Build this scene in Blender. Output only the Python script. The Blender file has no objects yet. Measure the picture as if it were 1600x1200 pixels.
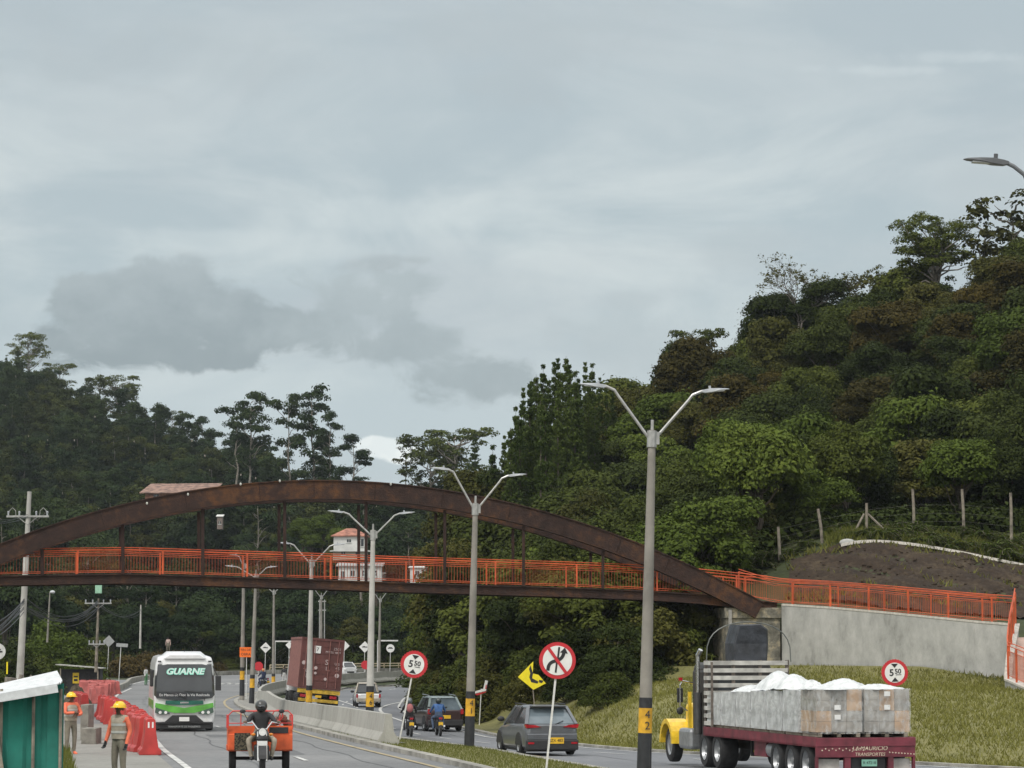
import bpy, bmesh, math, random
import numpy as np
from mathutils import Vector, Matrix
random.seed(7); np.random.seed(7)
R = math.radians
SC = bpy.context.scene
COL = SC.collection
F = 4500.0; CAMZ = 3.1; HOR = 1010.0
TH = math.atan((HOR-600)/F)

def gx(px, Y): return (px-800)/F*Y
def at(px, py, Y):
    a = (px-800)/F; b = (py-600)/F
    d = Vector((a, math.cos(TH)+b*math.sin(TH), math.sin(TH)-b*math.cos(TH)))
    k = Y/d.y
    return Vector((d.x*k, Y, CAMZ+d.z*k))
def gz(py, Y): return at(800, py, Y).z
def rotd(dx, dy): return math.atan2(-dx, dy)
def lerp(a, b, t): return a+(b-a)*t

# ---------- materials ----------
MATS = {}
def mat(name, col, rough=.6, metal=0.0, var=.12, scale=6.0, bump=0.0, col2=None, detail=4, coat=0.0, bscale=None, emis=None, contrast=(.35,.65), spec=.5, trans=0.0, alpha=1.0):
    if name in MATS: return MATS[name]
    m = bpy.data.materials.new(name); m.use_nodes = True
    nt = m.node_tree; N = nt.nodes; L = nt.links
    b = N['Principled BSDF']
    b.inputs['Roughness'].default_value = rough
    b.inputs['Metallic'].default_value = metal
    b.inputs['Coat Weight'].default_value = coat
    b.inputs['Specular IOR Level'].default_value = spec
    if trans: b.inputs['Transmission Weight'].default_value = trans
    if alpha < 1: b.inputs['Alpha'].default_value = alpha
    tc = N.new('ShaderNodeTexCoord')
    nz = N.new('ShaderNodeTexNoise'); nz.inputs['Scale'].default_value = scale; nz.inputs['Detail'].default_value = detail
    L.new(tc.outputs['Object'], nz.inputs['Vector'])
    rp = N.new('ShaderNodeValToRGB')
    c1 = [max(0, c*(1-var)) for c in col]; c2 = list(col2) if col2 else [min(1, c*(1+var)) for c in col]
    rp.color_ramp.elements[0].position = contrast[0]; rp.color_ramp.elements[1].position = contrast[1]
    rp.color_ramp.elements[0].color = (*c1, 1); rp.color_ramp.elements[1].color = (*c2, 1)
    L.new(nz.outputs['Fac'], rp.inputs['Fac']); L.new(rp.outputs['Color'], b.inputs['Base Color'])
    if bump:
        n2 = N.new('ShaderNodeTexNoise'); n2.inputs['Scale'].default_value = bscale or scale*4; n2.inputs['Detail'].default_value = 6
        L.new(tc.outputs['Object'], n2.inputs['Vector'])
        bp = N.new('ShaderNodeBump'); bp.inputs['Strength'].default_value = bump; bp.inputs['Distance'].default_value = .05
        L.new(n2.outputs['Fac'], bp.inputs['Height']); L.new(bp.outputs['Normal'], b.inputs['Normal'])
    if emis:
        b.inputs['Emission Color'].default_value = (*emis[:3], 1); b.inputs['Emission Strength'].default_value = emis[3]
    MATS[name] = m
    return m

def mat3(name, cols, scales=(.3, 3), rough=.85, bump=.3, bscale=20, pos=(.3,.5,.7), stretch=None, spec=.3):
    """ground-like: three colours over two noise scales"""
    if name in MATS: return MATS[name]
    m = bpy.data.materials.new(name); m.use_nodes = True
    nt = m.node_tree; N = nt.nodes; L = nt.links
    b = N['Principled BSDF']; b.inputs['Roughness'].default_value = rough; b.inputs['Specular IOR Level'].default_value = spec
    tc = N.new('ShaderNodeTexCoord'); mp = N.new('ShaderNodeMapping')
    if stretch: mp.inputs['Scale'].default_value = stretch
    L.new(tc.outputs['Object'], mp.inputs['Vector'])
    fs = []
    for s in scales:
        n = N.new('ShaderNodeTexNoise'); n.inputs['Scale'].default_value = s; n.inputs['Detail'].default_value = 8; n.inputs['Roughness'].default_value = .65
        L.new(mp.outputs['Vector'], n.inputs['Vector']); fs.append(n)
    ad = N.new('ShaderNodeMath'); ad.operation = 'ADD'
    L.new(fs[0].outputs['Fac'], ad.inputs[0]); L.new(fs[1].outputs['Fac'], ad.inputs[1])
    hf = N.new('ShaderNodeMath'); hf.operation = 'MULTIPLY'; hf.inputs[1].default_value = .5
    L.new(ad.outputs[0], hf.inputs[0])
    rp = N.new('ShaderNodeValToRGB'); cr = rp.color_ramp
    cr.elements[0].position = pos[0]; cr.elements[0].color = (*cols[0], 1)
    cr.elements[1].position = pos[2]; cr.elements[1].color = (*cols[2], 1)
    e = cr.elements.new(pos[1]); e.color = (*cols[1], 1)
    L.new(hf.outputs[0], rp.inputs['Fac']); L.new(rp.outputs['Color'], b.inputs['Base Color'])
    n2 = N.new('ShaderNodeTexNoise'); n2.inputs['Scale'].default_value = bscale; n2.inputs['Detail'].default_value = 6
    L.new(mp.outputs['Vector'], n2.inputs['Vector'])
    bp = N.new('ShaderNodeBump'); bp.inputs['Strength'].default_value = bump; bp.inputs['Distance'].default_value = .08
    L.new(n2.outputs['Fac'], bp.inputs['Height']); L.new(bp.outputs['Normal'], b.inputs['Normal'])
    MATS[name] = m
    return m

def leafmat(name, cols, tr=.2):
    if name in MATS: return MATS[name]
    m = bpy.data.materials.new(name); m.use_nodes = True
    nt = m.node_tree; N = nt.nodes; L = nt.links
    N.remove(N['Principled BSDF']); out = N['Material Output']
    oi = N.new('ShaderNodeObjectInfo'); ge = N.new('ShaderNodeNewGeometry')
    nz = N.new('ShaderNodeTexNoise'); nz.inputs['Scale'].default_value = .8; nz.inputs['Detail'].default_value = 3
    L.new(ge.outputs['Position'], nz.inputs['Vector'])
    # per-tree tone + per-leaf tone
    a = N.new('ShaderNodeMath'); a.operation = 'MULTIPLY_ADD'; a.inputs[1].default_value = .45; a.inputs[2].default_value = -.05
    L.new(oi.outputs['Random'], a.inputs[0])
    b0 = N.new('ShaderNodeMath'); b0.operation = 'MULTIPLY_ADD'; b0.inputs[1].default_value = .28
    L.new(ge.outputs['Random Per Island'], b0.inputs[0]); L.new(a.outputs[0], b0.inputs[2])
    c = N.new('ShaderNodeMath'); c.operation = 'MULTIPLY_ADD'; c.inputs[1].default_value = .35
    L.new(nz.outputs['Fac'], c.inputs[0]); L.new(b0.outputs[0], c.inputs[2])
    rp = N.new('ShaderNodeValToRGB'); cr = rp.color_ramp
    cols = [(c[0]*.97, c[1]*.98, c[2]*.66) for c in cols]
    cr.elements[0].position = .1; cr.elements[0].color = (*cols[0], 1)
    cr.elements[1].position = .9; cr.elements[1].color = (*cols[-1], 1)
    if len(cols) > 2:
        e = cr.elements.new(.5); e.color = (*cols[1], 1)
    L.new(c.outputs[0], rp.inputs['Fac'])
    d = N.new('ShaderNodeBsdfPrincipled'); d.inputs['Roughness'].default_value = .75; d.inputs['Specular IOR Level'].default_value = .08
    t = N.new('ShaderNodeBsdfTranslucent'); mx = N.new('ShaderNodeMixShader'); mx.inputs[0].default_value = tr
    L.new(rp.outputs['Color'], d.inputs['Base Color']); L.new(rp.outputs['Color'], t.inputs['Color'])
    L.new(d.outputs[0], mx.inputs[1]); L.new(t.outputs[0], mx.inputs[2]); L.new(mx.outputs[0], out.inputs['Surface'])
    MATS[name] = m
    return m

# ---------- mesh builder ----------
class MB:
    def __init__(s): s.v = []; s.f = []; s.mi = []; s.m = 0
    def add(s, vs, fs, mi=None):
        o = len(s.v); s.v += [tuple(p) for p in vs]
        s.f += [tuple(i+o for i in f) for f in fs]; s.mi += [s.m if mi is None else mi]*len(fs)
        return s
    def box(s, c, d, rz=0, rx=0, ry=0, taper=None, mi=None):
        hx, hy, hz = d[0]/2, d[1]/2, d[2]/2
        M = Matrix.Translation(c) @ Matrix.Rotation(rz, 4, 'Z') @ Matrix.Rotation(ry, 4, 'Y') @ Matrix.Rotation(rx, 4, 'X')
        vs = []
        for k in (-1, 1):
            t = 1 if (taper is None or k < 0) else taper
            for (a, b) in ((-1,-1),(1,-1),(1,1),(-1,1)): vs.append(M @ Vector((a*hx*t, b*hy*t, k*hz)))
        return s.add(vs, [(3,2,1,0),(4,5,6,7),(0,1,5,4),(1,2,6,5),(2,3,7,6),(3,0,4,7)], mi)
    def box2(s, a, b, mi=None):
        return s.box([(a[i]+b[i])/2 for i in range(3)], [abs(b[i]-a[i]) for i in range(3)], mi=mi)
    def cyl(s, p0, p1, r0, r1=None, n=10, caps=True, mi=None):
        r1 = r0 if r1 is None else r1
        p0 = Vector(p0); p1 = Vector(p1); d = (p1-p0)
        if d.length < 1e-6: return s
        d.normalize(); u = d.orthogonal().normalized(); w = d.cross(u)
        vs = []
        for p, r in ((p0, r0), (p1, r1)):
            for i in range(n):
                a = 2*math.pi*i/n; vs.append(p+(u*math.cos(a)+w*math.sin(a))*r)
        fs = [(i, (i+1) % n, n+(i+1) % n, n+i) for i in range(n)]
        if caps: fs += [tuple(range(n-1, -1, -1)), tuple(range(n, 2*n))]
        return s.add(vs, fs, mi)
    def tube(s, pts, r, n=8, mi=None):
        rs = r if isinstance(r, (list, tuple)) else [r]*len(pts)
        pts = [Vector(p) for p in pts]; o = None; vs = []; fs = []
        ref = None
        for i, p in enumerate(pts):
            d = (pts[min(i+1, len(pts)-1)]-pts[max(i-1, 0)]).normalized()
            if ref is None: ref = d.orthogonal().normalized()
            u = (ref-d*ref.dot(d))
            u = u.normalized() if u.length > 1e-4 else d.orthogonal().normalized()
            ref = u; w = d.cross(u)
            for k in range(n):
                a = 2*math.pi*k/n; vs.append(p+(u*math.cos(a)+w*math.sin(a))*rs[i])
            if i:
                b = (i-1)*n
                fs += [(b+k, b+(k+1) % n, b+n+(k+1) % n, b+n+k) for k in range(n)]
        fs += [tuple(range(n-1, -1, -1)), tuple(range(len(vs)-n, len(vs)))]
        return s.add(vs, fs, mi)
    def ball(s, c, r, nu=12, nv=8, mi=None, M=None):
        if not isinstance(r, (tuple, list)): r = (r, r, r)
        vs = []; fs = []
        for j in range(nv+1):
            ph = math.pi*j/nv
            for i in range(nu):
                a = 2*math.pi*i/nu
                p = Vector((r[0]*math.sin(ph)*math.cos(a), r[1]*math.sin(ph)*math.sin(a), r[2]*math.cos(ph)))
                if M: p = M @ p
                vs.append(Vector(c)+p)
        for j in range(nv):
            for i in range(nu):
                fs.append((j*nu+i, (j+1)*nu+i, (j+1)*nu+(i+1) % nu, j*nu+(i+1) % nu))
        return s.add(vs, fs, mi)
    def beam(s, p0, p1, w, h, mi=None):
        """box from p0 to p1, w horizontal width, h height (perpendicular)"""
        p0 = Vector(p0); p1 = Vector(p1); d = (p1-p0).normalized()
        up = Vector((0,0,1)) if abs(d.z) < .95 else Vector((0,1,0))
        u = d.cross(up).normalized(); v = u.cross(d).normalized()
        vs = []
        for p in (p0, p1):
            for a, b in ((-1,-1),(1,-1),(1,1),(-1,1)): vs.append(p+u*a*w/2+v*b*h/2)
        return s.add(vs, [(3,2,1,0),(4,5,6,7),(0,1,5,4),(1,2,6,5),(2,3,7,6),(3,0,4,7)], mi)
    def prism(s, poly, a, b, axis='Y', mi=None):
        """poly of 2D pts extruded along axis from a to b. axis Y: pts are (x,z); X: (y,z); Z: (x,y)"""
        def P(p, t):
            return {'Y': (p[0], t, p[1]), 'X': (t, p[0], p[1]), 'Z': (p[0], p[1], t)}[axis]
        n = len(poly)
        vs = [P(p, a) for p in poly]+[P(p, b) for p in poly]
        fs = [tuple(range(n)), tuple(range(2*n-1, n-1, -1))]+[(i, n+i, n+(i+1) % n, (i+1) % n) for i in range(n)]
        return s.add(vs, fs, mi)
    def grid(s, rows, mi=None, close=False):
        n = len(rows[0]); vs = [p for r in rows for p in r]; fs = []
        for j in range(len(rows)-1):
            for i in range(n if close else n-1):
                fs.append((j*n+i, j*n+(i+1) % n, (j+1)*n+(i+1) % n, (j+1)*n+i))
        return s.add(vs, fs, mi)
    def build(s, name, mats, parent=None, smooth=False, bevel=0, loc=None, sub=0, fixn=True):
        me = bpy.data.meshes.new(name); me.from_pydata(s.v, [], s.f)
        mats = mats if isinstance(mats, (list, tuple)) else [mats]
        for m in mats: me.materials.append(m)
        if len(mats) > 1: me.polygons.foreach_set('material_index', s.mi)
        if fixn:
            bm = bmesh.new(); bm.from_mesh(me); bmesh.ops.recalc_face_normals(bm, faces=bm.faces); bm.to_mesh(me); bm.free()
        if smooth:
            me.polygons.foreach_set('use_smooth', [True]*len(me.polygons))
            try: me.set_sharp_from_angle(angle=R(40))
            except Exception: pass
        o = bpy.data.objects.new(name, me); COL.objects.link(o)
        if parent: o.parent = parent
        if loc is not None: o.location = loc
        if bevel:
            b = o.modifiers.new('bevel', 'BEVEL'); b.width = bevel; b.segments = 2; b.limit_method = 'ANGLE'; b.angle_limit = R(40)
        if sub:
            b = o.modifiers.new('sub', 'SUBSURF'); b.levels = sub; b.render_levels = sub
        return o

def npmesh(name, V, Q, mats, parent=None, smooth=False, mi=None):
    """fast mesh from numpy verts (n,3) and quads/tris (m,k)"""
    me = bpy.data.meshes.new(name); k = Q.shape[1]
    me.vertices.add(len(V)); me.vertices.foreach_set('co', V.astype(np.float32).ravel())
    me.loops.add(Q.size); me.loops.foreach_set('vertex_index', Q.astype(np.int32).ravel())
    me.polygons.add(len(Q)); me.polygons.foreach_set('loop_start', np.arange(0, Q.size, k, dtype=np.int32))
    if mi is not None: me.polygons.foreach_set('material_index', mi)
    if smooth: me.polygons.foreach_set('use_smooth', np.ones(len(Q), dtype=bool))
    me.update(calc_edges=True); me.validate()
    for m in (mats if isinstance(mats, (list, tuple)) else [mats]): me.materials.append(m)
    if name is None: return me
    return me
def linkmesh(name, me, parent=None):
    o = bpy.data.objects.new(name, me); COL.objects.link(o)
    if parent: o.parent = parent
    return o

def tag(o, label=None, cat=None, group=None, kind=None):
    if label: o['label'] = label
    if cat: o['category'] = cat
    if group: o['group'] = group
    if kind: o['kind'] = kind
    return o
def thing(name, label, cat, loc=(0,0,0), rz=0, group=None, rx=0, ry=0):
    o = bpy.data.objects.new(name, None); COL.objects.link(o)
    o.location = loc; o.rotation_euler = (rx, ry, rz); o.empty_display_size = .3
    return tag(o, label, cat, group)
def copy_tree(o, parent=None):
    c = o.copy(); COL.objects.link(c); c.parent = parent
    for ch in list(CH.get(o.name, o.children)): copy_tree(ch, c)
    return c
CH = {}

def text(s, size, m, parent, name='lettering', loc=(0,0,0), rot=(R(90),0,0), ext=.004, sx=1, shear=0, offset=0):
    cu = bpy.data.curves.new('t', 'FONT'); cu.body = s; cu.size = size; cu.align_x = 'CENTER'; cu.align_y = 'CENTER'
    cu.extrude = ext; cu.shear = shear; cu.offset = offset; cu.resolution_u = 3
    o = bpy.data.objects.new('t', cu); COL.objects.link(o)
    bpy.context.view_layer.update()
    me = bpy.data.meshes.new_from_object(o.evaluated_get(bpy.context.evaluated_depsgraph_get()))
    bpy.data.objects.remove(o); bpy.data.curves.remove(cu)
    me.materials.clear(); me.materials.append(m)
    r = bpy.data.objects.new(name, me); COL.objects.link(r); r.parent = parent; r.location = loc; r.rotation_euler = rot; r.scale = (sx, 1, 1)
    return r

# ---------- road lines ----------
def poly(pts):
    ys = [p[0] for p in pts]; xs = [p[1] for p in pts]
    return lambda y: float(np.interp(y, ys, xs))
LL = poly([(-60,14),(0,3.5),(40,-3.4),(71,-8.3),(83,-10.3),(100,-12.8),(127,-16.8),(150,-20.4),(175,-24.2),(200,-28),(230,-31.5),(260,-34)])
LRf = poly([(-60,22),(0,10.5),(40,4),(73,-1.6),(84.7,-3.8),(97,-6),(111.5,-8.4),(141,-12.5),(170,-16.1),(197,-19.0),(210,-19.9),(230,-20.3),(256,-19.4)])
RLf = poly([(-60,30),(0,18),(40,9),(72,4),(90,.6),(100,-.9),(105,-1.9),(120,-4.8),(130,-7),(148,-10.3),(165,-13.2),(200,-16.4),(225,-17.2),(240,-17),(260,-15.5)])
RRf = poly([(-60,50),(0,40),(40,31),(72,20),(88.6,12.4),(99.7,6.0),(105,4.1),(120,1.2),(134,-1.2),(165,-5),(200,-7.3),(230,-8),(260,-7.4)])
zL = poly([(-60,.3),(60,.15),(105,0),(150,-.35),(190,-.68),(236,-.65),(300,-.15),(350,.1)])
zR = poly([(-60,-.1),(60,-.3),(72,-.42),(94,-.55),(130,-1.0),(165,-1.0),(200,-1.12),(236,-1.0),(300,-.45),(350,0)])

# ---------- terrain (radial basis through control points) ----------
C = []
for y in (-60,-20,20,45,60,75,90,98,105,112,120,128,135,142,150,158,165,180,200,220,240,260):
    C += [(LL(y), y, zL(y)), (LRf(y), y, zL(y)), ((LL(y)+LRf(y))/2, y, zL(y)+.04)]
    tilt = .5 if 145 < y < 190 else .1
    C += [(RLf(y), y, zR(y)+tilt), (RRf(y), y, zR(y)-tilt*.3)]
    C += [(LL(y)-5, y, zL(y)-.12), (LL(y)-14, y, zL(y)-.05), (LL(y)-40, y, zL(y)+1.5)]
for x in (-60,-45,-30,-15,-5): C += [(x, 300, -.2+.15*(x < -30)), (x, 345, .1)]
for x in (-45,-30): C += [(x, 280, -.3)]
C += [(-22,280,-.5),(-12,275,-.8),(-5,285,-.5)]
for y in (110,120,130): C += [(RRf(y)+3.3, y, zR(y)+1.5)]
for y in (142,155,170,185,200,215): C += [(RRf(y)+1.5, y, zR(y)+.4), (RRf(y)+5, y, zR(y)+2.2), (RRf(y)+11, y, zR(y)+5)]
C += [(8,130,1.5),(10,134.5,2.0),(13,133.5,2.3),(17,130,2.1),(22.5,124,1.6),(30,118,1.0),
      (15,100,.35),(13.6,92,-.2),(20,103,.6),(25,92,.3),(33,95,.4),(30,75,-.2),(11,112,.8),(18,115,1.3),(25,112,1.0),(40,60,0),
      (11,139.5,5.0),(14,139.5,4.9),(18,137,4.5),(24,133,3.9),(32,129,3.4),(45,125,3.6),
      (14,143,5.5),(20,142,5.0),(28,139,4.4),
      (12,152,7.0),(14.2,152,7.5),(17.6,152,8.4),(22,152,8.1),(27,152,7.2),(33,152,6.4),
      (9,160,7.5),(15,158,9),(22,158,9.3),(29,158,8.8),(40,158,8.5)]
def ridge(px, ys, D, th, back=60, drop=8):
    z = at(px, ys, D).z-th; x = gx(px, D)
    C.append((x, D, z)); C.append((gx(px, D+back), D+back, z-drop))
for px, ys, D in ((1000,615,270),(1100,552,268),(1200,500,265),(1300,480,262),(1400,450,260),(1500,420,258),(1600,385,256),(1760,300,255),(2000,200,255)):
    ridge(px, ys, D, 7)
for px, ys, D, th in ((690,900,232,0),(740,722,238,8),(800,672,240,9),(860,640,242,10),(940,625,248,8)): ridge(px, ys, D, th)
C += [(gx(640,300),300,1.0),(gx(690,230),230,1.2),(10,330,.3),(30,370,.8),(60,420,1.5),(0,310,0),(20,345,.3),(-8,262,-.7),(-2,262,1.5)]
for px, ys, D in ((-300,470,820),(-150,515,820),(0,568,800),(60,572,795),(100,592,780),(160,622,765),(220,645,740),(300,662,700),(350,662,650),(400,665,600),(450,675,575),(500,680,550),(560,705,520),(600,718,500),(640,722,490),(700,715,480),(760,705,470),(900,690,480),(1200,600,480)):
    ridge(px, ys, D, (15 if px < 60 else 19) if px < 450 else 22, 140, 14)
for px, Y, z in ((-100,400,9),(0,400,7),(100,400,5),(200,400,4),(300,400,3),(400,400,2.5),(500,400,3),(600,400,6),(700,400,12),(0,560,28),(150,560,24),(300,520,16),(450,470,12)):
    C.append((gx(px, Y), Y, z))
for a in range(0, 360, 20):
    C.append((2600*math.cos(R(a)), 2600*math.sin(R(a)), 20))
C = np.array(C, dtype=float)
CX, CZ = C[:, :2], C[:, 2]
def _k(d2): return np.sqrt(d2+4.0)
_d2 = ((CX[:, None]-CX[None])**2).sum(-1)
_A = np.zeros((len(C)+1,)*2); _A[:-1, :-1] = _k(_d2)+np.eye(len(C))*-.15; _A[-1, :-1] = 1; _A[:-1, -1] = 1
_W = np.linalg.solve(_A, np.append(CZ, 0))
def smooth_poly(P, n=200, it=2):
    P = np.array(P, float)
    for _ in range(it):
        q = [P[0]]
        for a, b in zip(P[:-1], P[1:]): q += [a*.75+b*.25, a*.25+b*.75]
        q.append(P[-1]); P = np.array(q)
    d = np.r_[0, np.cumsum(np.hypot(*np.diff(P, axis=0).T))]
    t = np.linspace(0, d[-1], n); return [tuple(p) for p in np.stack([np.interp(t, d, P[:, 0]), np.interp(t, d, P[:, 1])], -1)]
Y1 = [-60,-20,20,40,60,71,83,90,100,108,116,127,138,150,162,175,190,200,215,230,245,256]
LLp = [(LL(y), y) for y in Y1]; LRp = [(LRf(y), y) for y in Y1]; RLp = [(RLf(y), y) for y in Y1]; RRp = [(RRf(y), y) for y in Y1]
LLp += [(-36,275),(-36,295),(-32,315),(-22,332),(-8,348),(12,372),(40,410)]
LRp += [(-17.5,268),(-14.5,279),(-10,290),(-3,303),(5,320),(25,345),(55,385)]
RLp += [(-13.5,266),(-10.5,275),(-6,285),(0,297),(8,314),(28,339),(58,379)]
RRp += [(-6.8,264),(-4.5,270),(0,277),(5,288),(14,305),(33,332),(62,370)]
LLp = smooth_poly(LLp); LRp = smooth_poly(LRp); RLp = smooth_poly(RLp); RRp = smooth_poly(RRp)
_far = []
for A_, B_, za, zb in ((LLp, LRp, zL, zL), (LRp, RLp, zL, zR), (RLp, RRp, zR, zR)):
    for t in np.linspace(0, 1, 6):
        for a_, b_ in list(zip(A_, B_))[::2]:
            x_, y_ = a_[0]*(1-t)+b_[0]*t, a_[1]*(1-t)+b_[1]*t
            if y_ > 236: _far.append((x_, y_, za(y_)*(1-t)+zb(y_)*t))
_far = np.array(_far)
_yy = np.arange(-60, 400, 1.0)
_P = {k: np.array([f(y) for y in _yy]) for k, f in (('LL',LL),('LR',LRf),('RL',RLf),('RR',RRf),('zL',zL),('zR',zR))}
def sst(t): t = np.clip(t, 0, 1); return t*t*(3-2*t)
WX = [4,10,12.4,12.9,14.9,16.9,18.8,20.4,21.7,23,31,60]; WY = [139.2,139.2,139.2,137.2,134.4,131.4,128.4,125.9,124.3,119,115,112]
def Hn(x, y):
    x = np.asarray(x, dtype=float); y = np.asarray(y, dtype=float); sh = x.shape
    x = x.ravel(); y = y.ravel(); out = np.empty(len(x))
    for i in range(0, len(x), 20000):
        d2 = (x[i:i+20000, None]-CX[None, :, 0])**2+(y[i:i+20000, None]-CX[None, :, 1])**2
        out[i:i+20000] = _k(d2) @ _W[:-1]+_W[-1]
    # the dug platform in front of the ramp wall stays below the wall foot
    wy = np.interp(x, WX, WY); m = (x > 5) & (y < wy+np.where(x > 12.6, 2.2, 1.25)) & (y > 95)
    cap = np.interp(wy-y, [0, 8, 30], [2.15, 2.05, 1.6])
    f = sst((x-5.2)/3); out = np.where(m, np.minimum(out, cap*f+out*(1-f)), out)
    g = {k: np.interp(y, _yy, v) for k, v in _P.items()}
    tilt = .42*np.clip(1-abs(y-167)/26, 0, 1)+.08
    zc = np.where(x < g['LR'], g['zL'], 0.)
    t = np.clip((x-g['LR'])/np.maximum(g['RL']-g['LR'], .5), 0, 1); zrl = g['zR']+tilt; zrr = g['zR']-tilt*.3
    mid = g['zL']*(1-t)+zrl*t
    t2 = np.clip((x-g['RL'])/(g['RR']-g['RL']), 0, 1); right = zrl*(1-t2)+zrr*t2
    zc = np.where(x < g['LR'], g['zL'], np.where(x < g['RL'], mid, right))
    w = sst((x-(g['LL']-8))/4)*sst(((g['RR']+4.5)-x)/3.8)*sst((262-y)/10)
    out = out*(1-w)+zc*w
    m = np.where((y > 238) & (y < 440) & (abs(x) < 90))[0]
    for i in range(0, len(m), 4000):
        j = m[i:i+4000]; d2 = (x[j, None]-_far[None, :, 0])**2+(y[j, None]-_far[None, :, 1])**2
        wt = 1/(d2+.8)**2; z = (wt*_far[None, :, 2]).sum(1)/wt.sum(1); d = np.sqrt(d2.min(1))
        w = sst((9-d)/6)*sst((y[j]-244)/14); out[j] = out[j]*(1-w)+z*w
    return out.reshape(sh)
def H(x, y): return float(Hn([x], [y])[0])

GM = {}
def ground():
    xs = np.concatenate([[-3000,-2000,-1200,-700], np.arange(-450,-60,8), np.arange(-60,-36,2), np.arange(-36,36,.8), np.arange(36,70,3), np.arange(70,320,10), [400,700,1200,2000,3000]])
    ys = np.concatenate([[-2000,-800,-200,-60,-20,20,40,55], np.arange(60,165,.8), np.arange(165,270,2), np.arange(270,380,5), np.arange(380,960,10), [1050,1300,2000,3000]])
    X, Y = np.meshgrid(xs, ys); Z = Hn(X, Y)
    # gentle roughness away from the roads
    Z = Z-.0
    V = np.stack([X, Y, Z], -1).reshape(-1, 3)
    ny, nx = X.shape
    idx = np.arange(nx*ny).reshape(ny, nx)
    Q = np.stack([idx[:-1, :-1], idx[:-1, 1:], idx[1:, 1:], idx[1:, :-1]], -1).reshape(-1, 4)
    m = mat3('ground_soil_grass', [(.016,.02,.008),(.035,.045,.014),(.06,.062,.025)], (.15,2.5), bump=.6, bscale=4)
    me = npmesh('ground', V, Q, m, smooth=True); GM['zmin'] = float(V[:, 2].min()); GM['zmax'] = float(V[:, 2].max()); print('ground z', GM)
    tag(linkmesh('ground', me), kind='structure')
ground()

def drape(name, A, B, nA, nB, off, m, edge=None, kind='structure', thick=0, rough=0):
    """sheet between two plan polylines A and B (same length lists of (x,y)), resampled nA along and nB across, laid on the terrain"""
    def res(P, n):
        P = np.array(P, float); d = np.r_[0, np.cumsum(np.hypot(*np.diff(P, axis=0).T))]
        t = np.linspace(0, d[-1], n); return np.stack([np.interp(t, d, P[:, 0]), np.interp(t, d, P[:, 1])], -1)
    a = res(A, nA); b = res(B, nA)
    t = np.linspace(0, 1, nB)[None, :, None]
    G = a[:, None]*(1-t)+b[:, None]*t
    Z = Hn(G[..., 0], G[..., 1])+off
    if rough:
        Z = Z+rough*(np.sin(G[..., 0]*1.7+np.sin(G[..., 1]*1.1)*2)*.5+np.sin(G[..., 1]*2.3+G[..., 0]*.9)*.4+np.random.rand(*Z.shape)*.8)
    V = np.concatenate([G, Z[..., None]], -1).reshape(-1, 3)
    idx = np.arange(nA*nB).reshape(nA, nB)
    Q = np.stack([idx[:-1, :-1], idx[:-1, 1:], idx[1:, 1:], idx[1:, :-1]], -1).reshape(-1, 4)
    me = npmesh(name, V, Q, m, smooth=True)
    bm = bmesh.new(); bm.from_mesh(me); bmesh.ops.recalc_face_normals(bm, faces=bm.faces)
    if sum(f.normal.z for f in bm.faces) < 0:
        bmesh.ops.reverse_faces(bm, faces=bm.faces)
    bm.to_mesh(me); bm.free()
    o = linkmesh(name, me)
    if kind: tag(o, kind=kind)
    return o
def offs(P, d):
    """offset plan polyline to its left by d"""
    P = [Vector(p[:2]) for p in P]; out = []
    for i, p in enumerate(P):
        t = (P[min(i+1, len(P)-1)]-P[max(i-1, 0)]).normalized()
        out.append((p.x-t.y*d, p.y+t.x*d))
    return out
def smooth_poly(P, n=200, it=2):
    P = np.array(P, float)
    for _ in range(it):
        q = [P[0]]
        for a, b in zip(P[:-1], P[1:]): q += [a*.75+b*.25, a*.25+b*.75]
        q.append(P[-1]); P = np.array(q)
    d = np.r_[0, np.cumsum(np.hypot(*np.diff(P, axis=0).T))]
    t = np.linspace(0, d[-1], n); return [tuple(p) for p in np.stack([np.interp(t, d, P[:, 0]), np.interp(t, d, P[:, 1])], -1)]
# ---------- roads ----------
asph = mat3('asphalt', [(.15,.153,.157),(.185,.188,.19),(.225,.225,.225)], (.12,5), rough=.85, bump=.25, bscale=30, pos=(.4,.5,.6))
asph2 = mat3('asphalt_dark', [(.13,.137,.15),(.165,.172,.185),(.2,.205,.215)], (.1,4), rough=.8, bump=.25, bscale=30, pos=(.36,.5,.62))
conc_path = mat3('concrete_path', [(.17,.165,.15),(.24,.235,.215),(.3,.29,.27)], (.4,6), bump=.2, bscale=25)
grass_m = mat3('verge_turf', [(.09,.088,.03),(.165,.158,.056),(.25,.225,.095)], (.35,5), bump=.9, bscale=9)
white_p = mat('road_paint_white', (.5,.5,.48), .7, var=.25, scale=2)
yel_p = mat('road_paint_yellow', (.33,.27,.16), .7, var=.25, scale=2)
kerb_m = mat('kerb_concrete', (.27,.26,.23), .85, var=.35, scale=1.5, bump=.4)
jersey_m = mat3('barrier_concrete', [(.2,.195,.17),(.33,.325,.295),(.4,.395,.36)], (.5,3), rough=.85, bump=.3, bscale=12, pos=(.3,.45,.62), stretch=(1,1,.5))
drape('road', LLp, LRp, 420, 22, .05, asph)
drape('road', RLp, RRp, 420, 24, .05, asph2)
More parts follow.
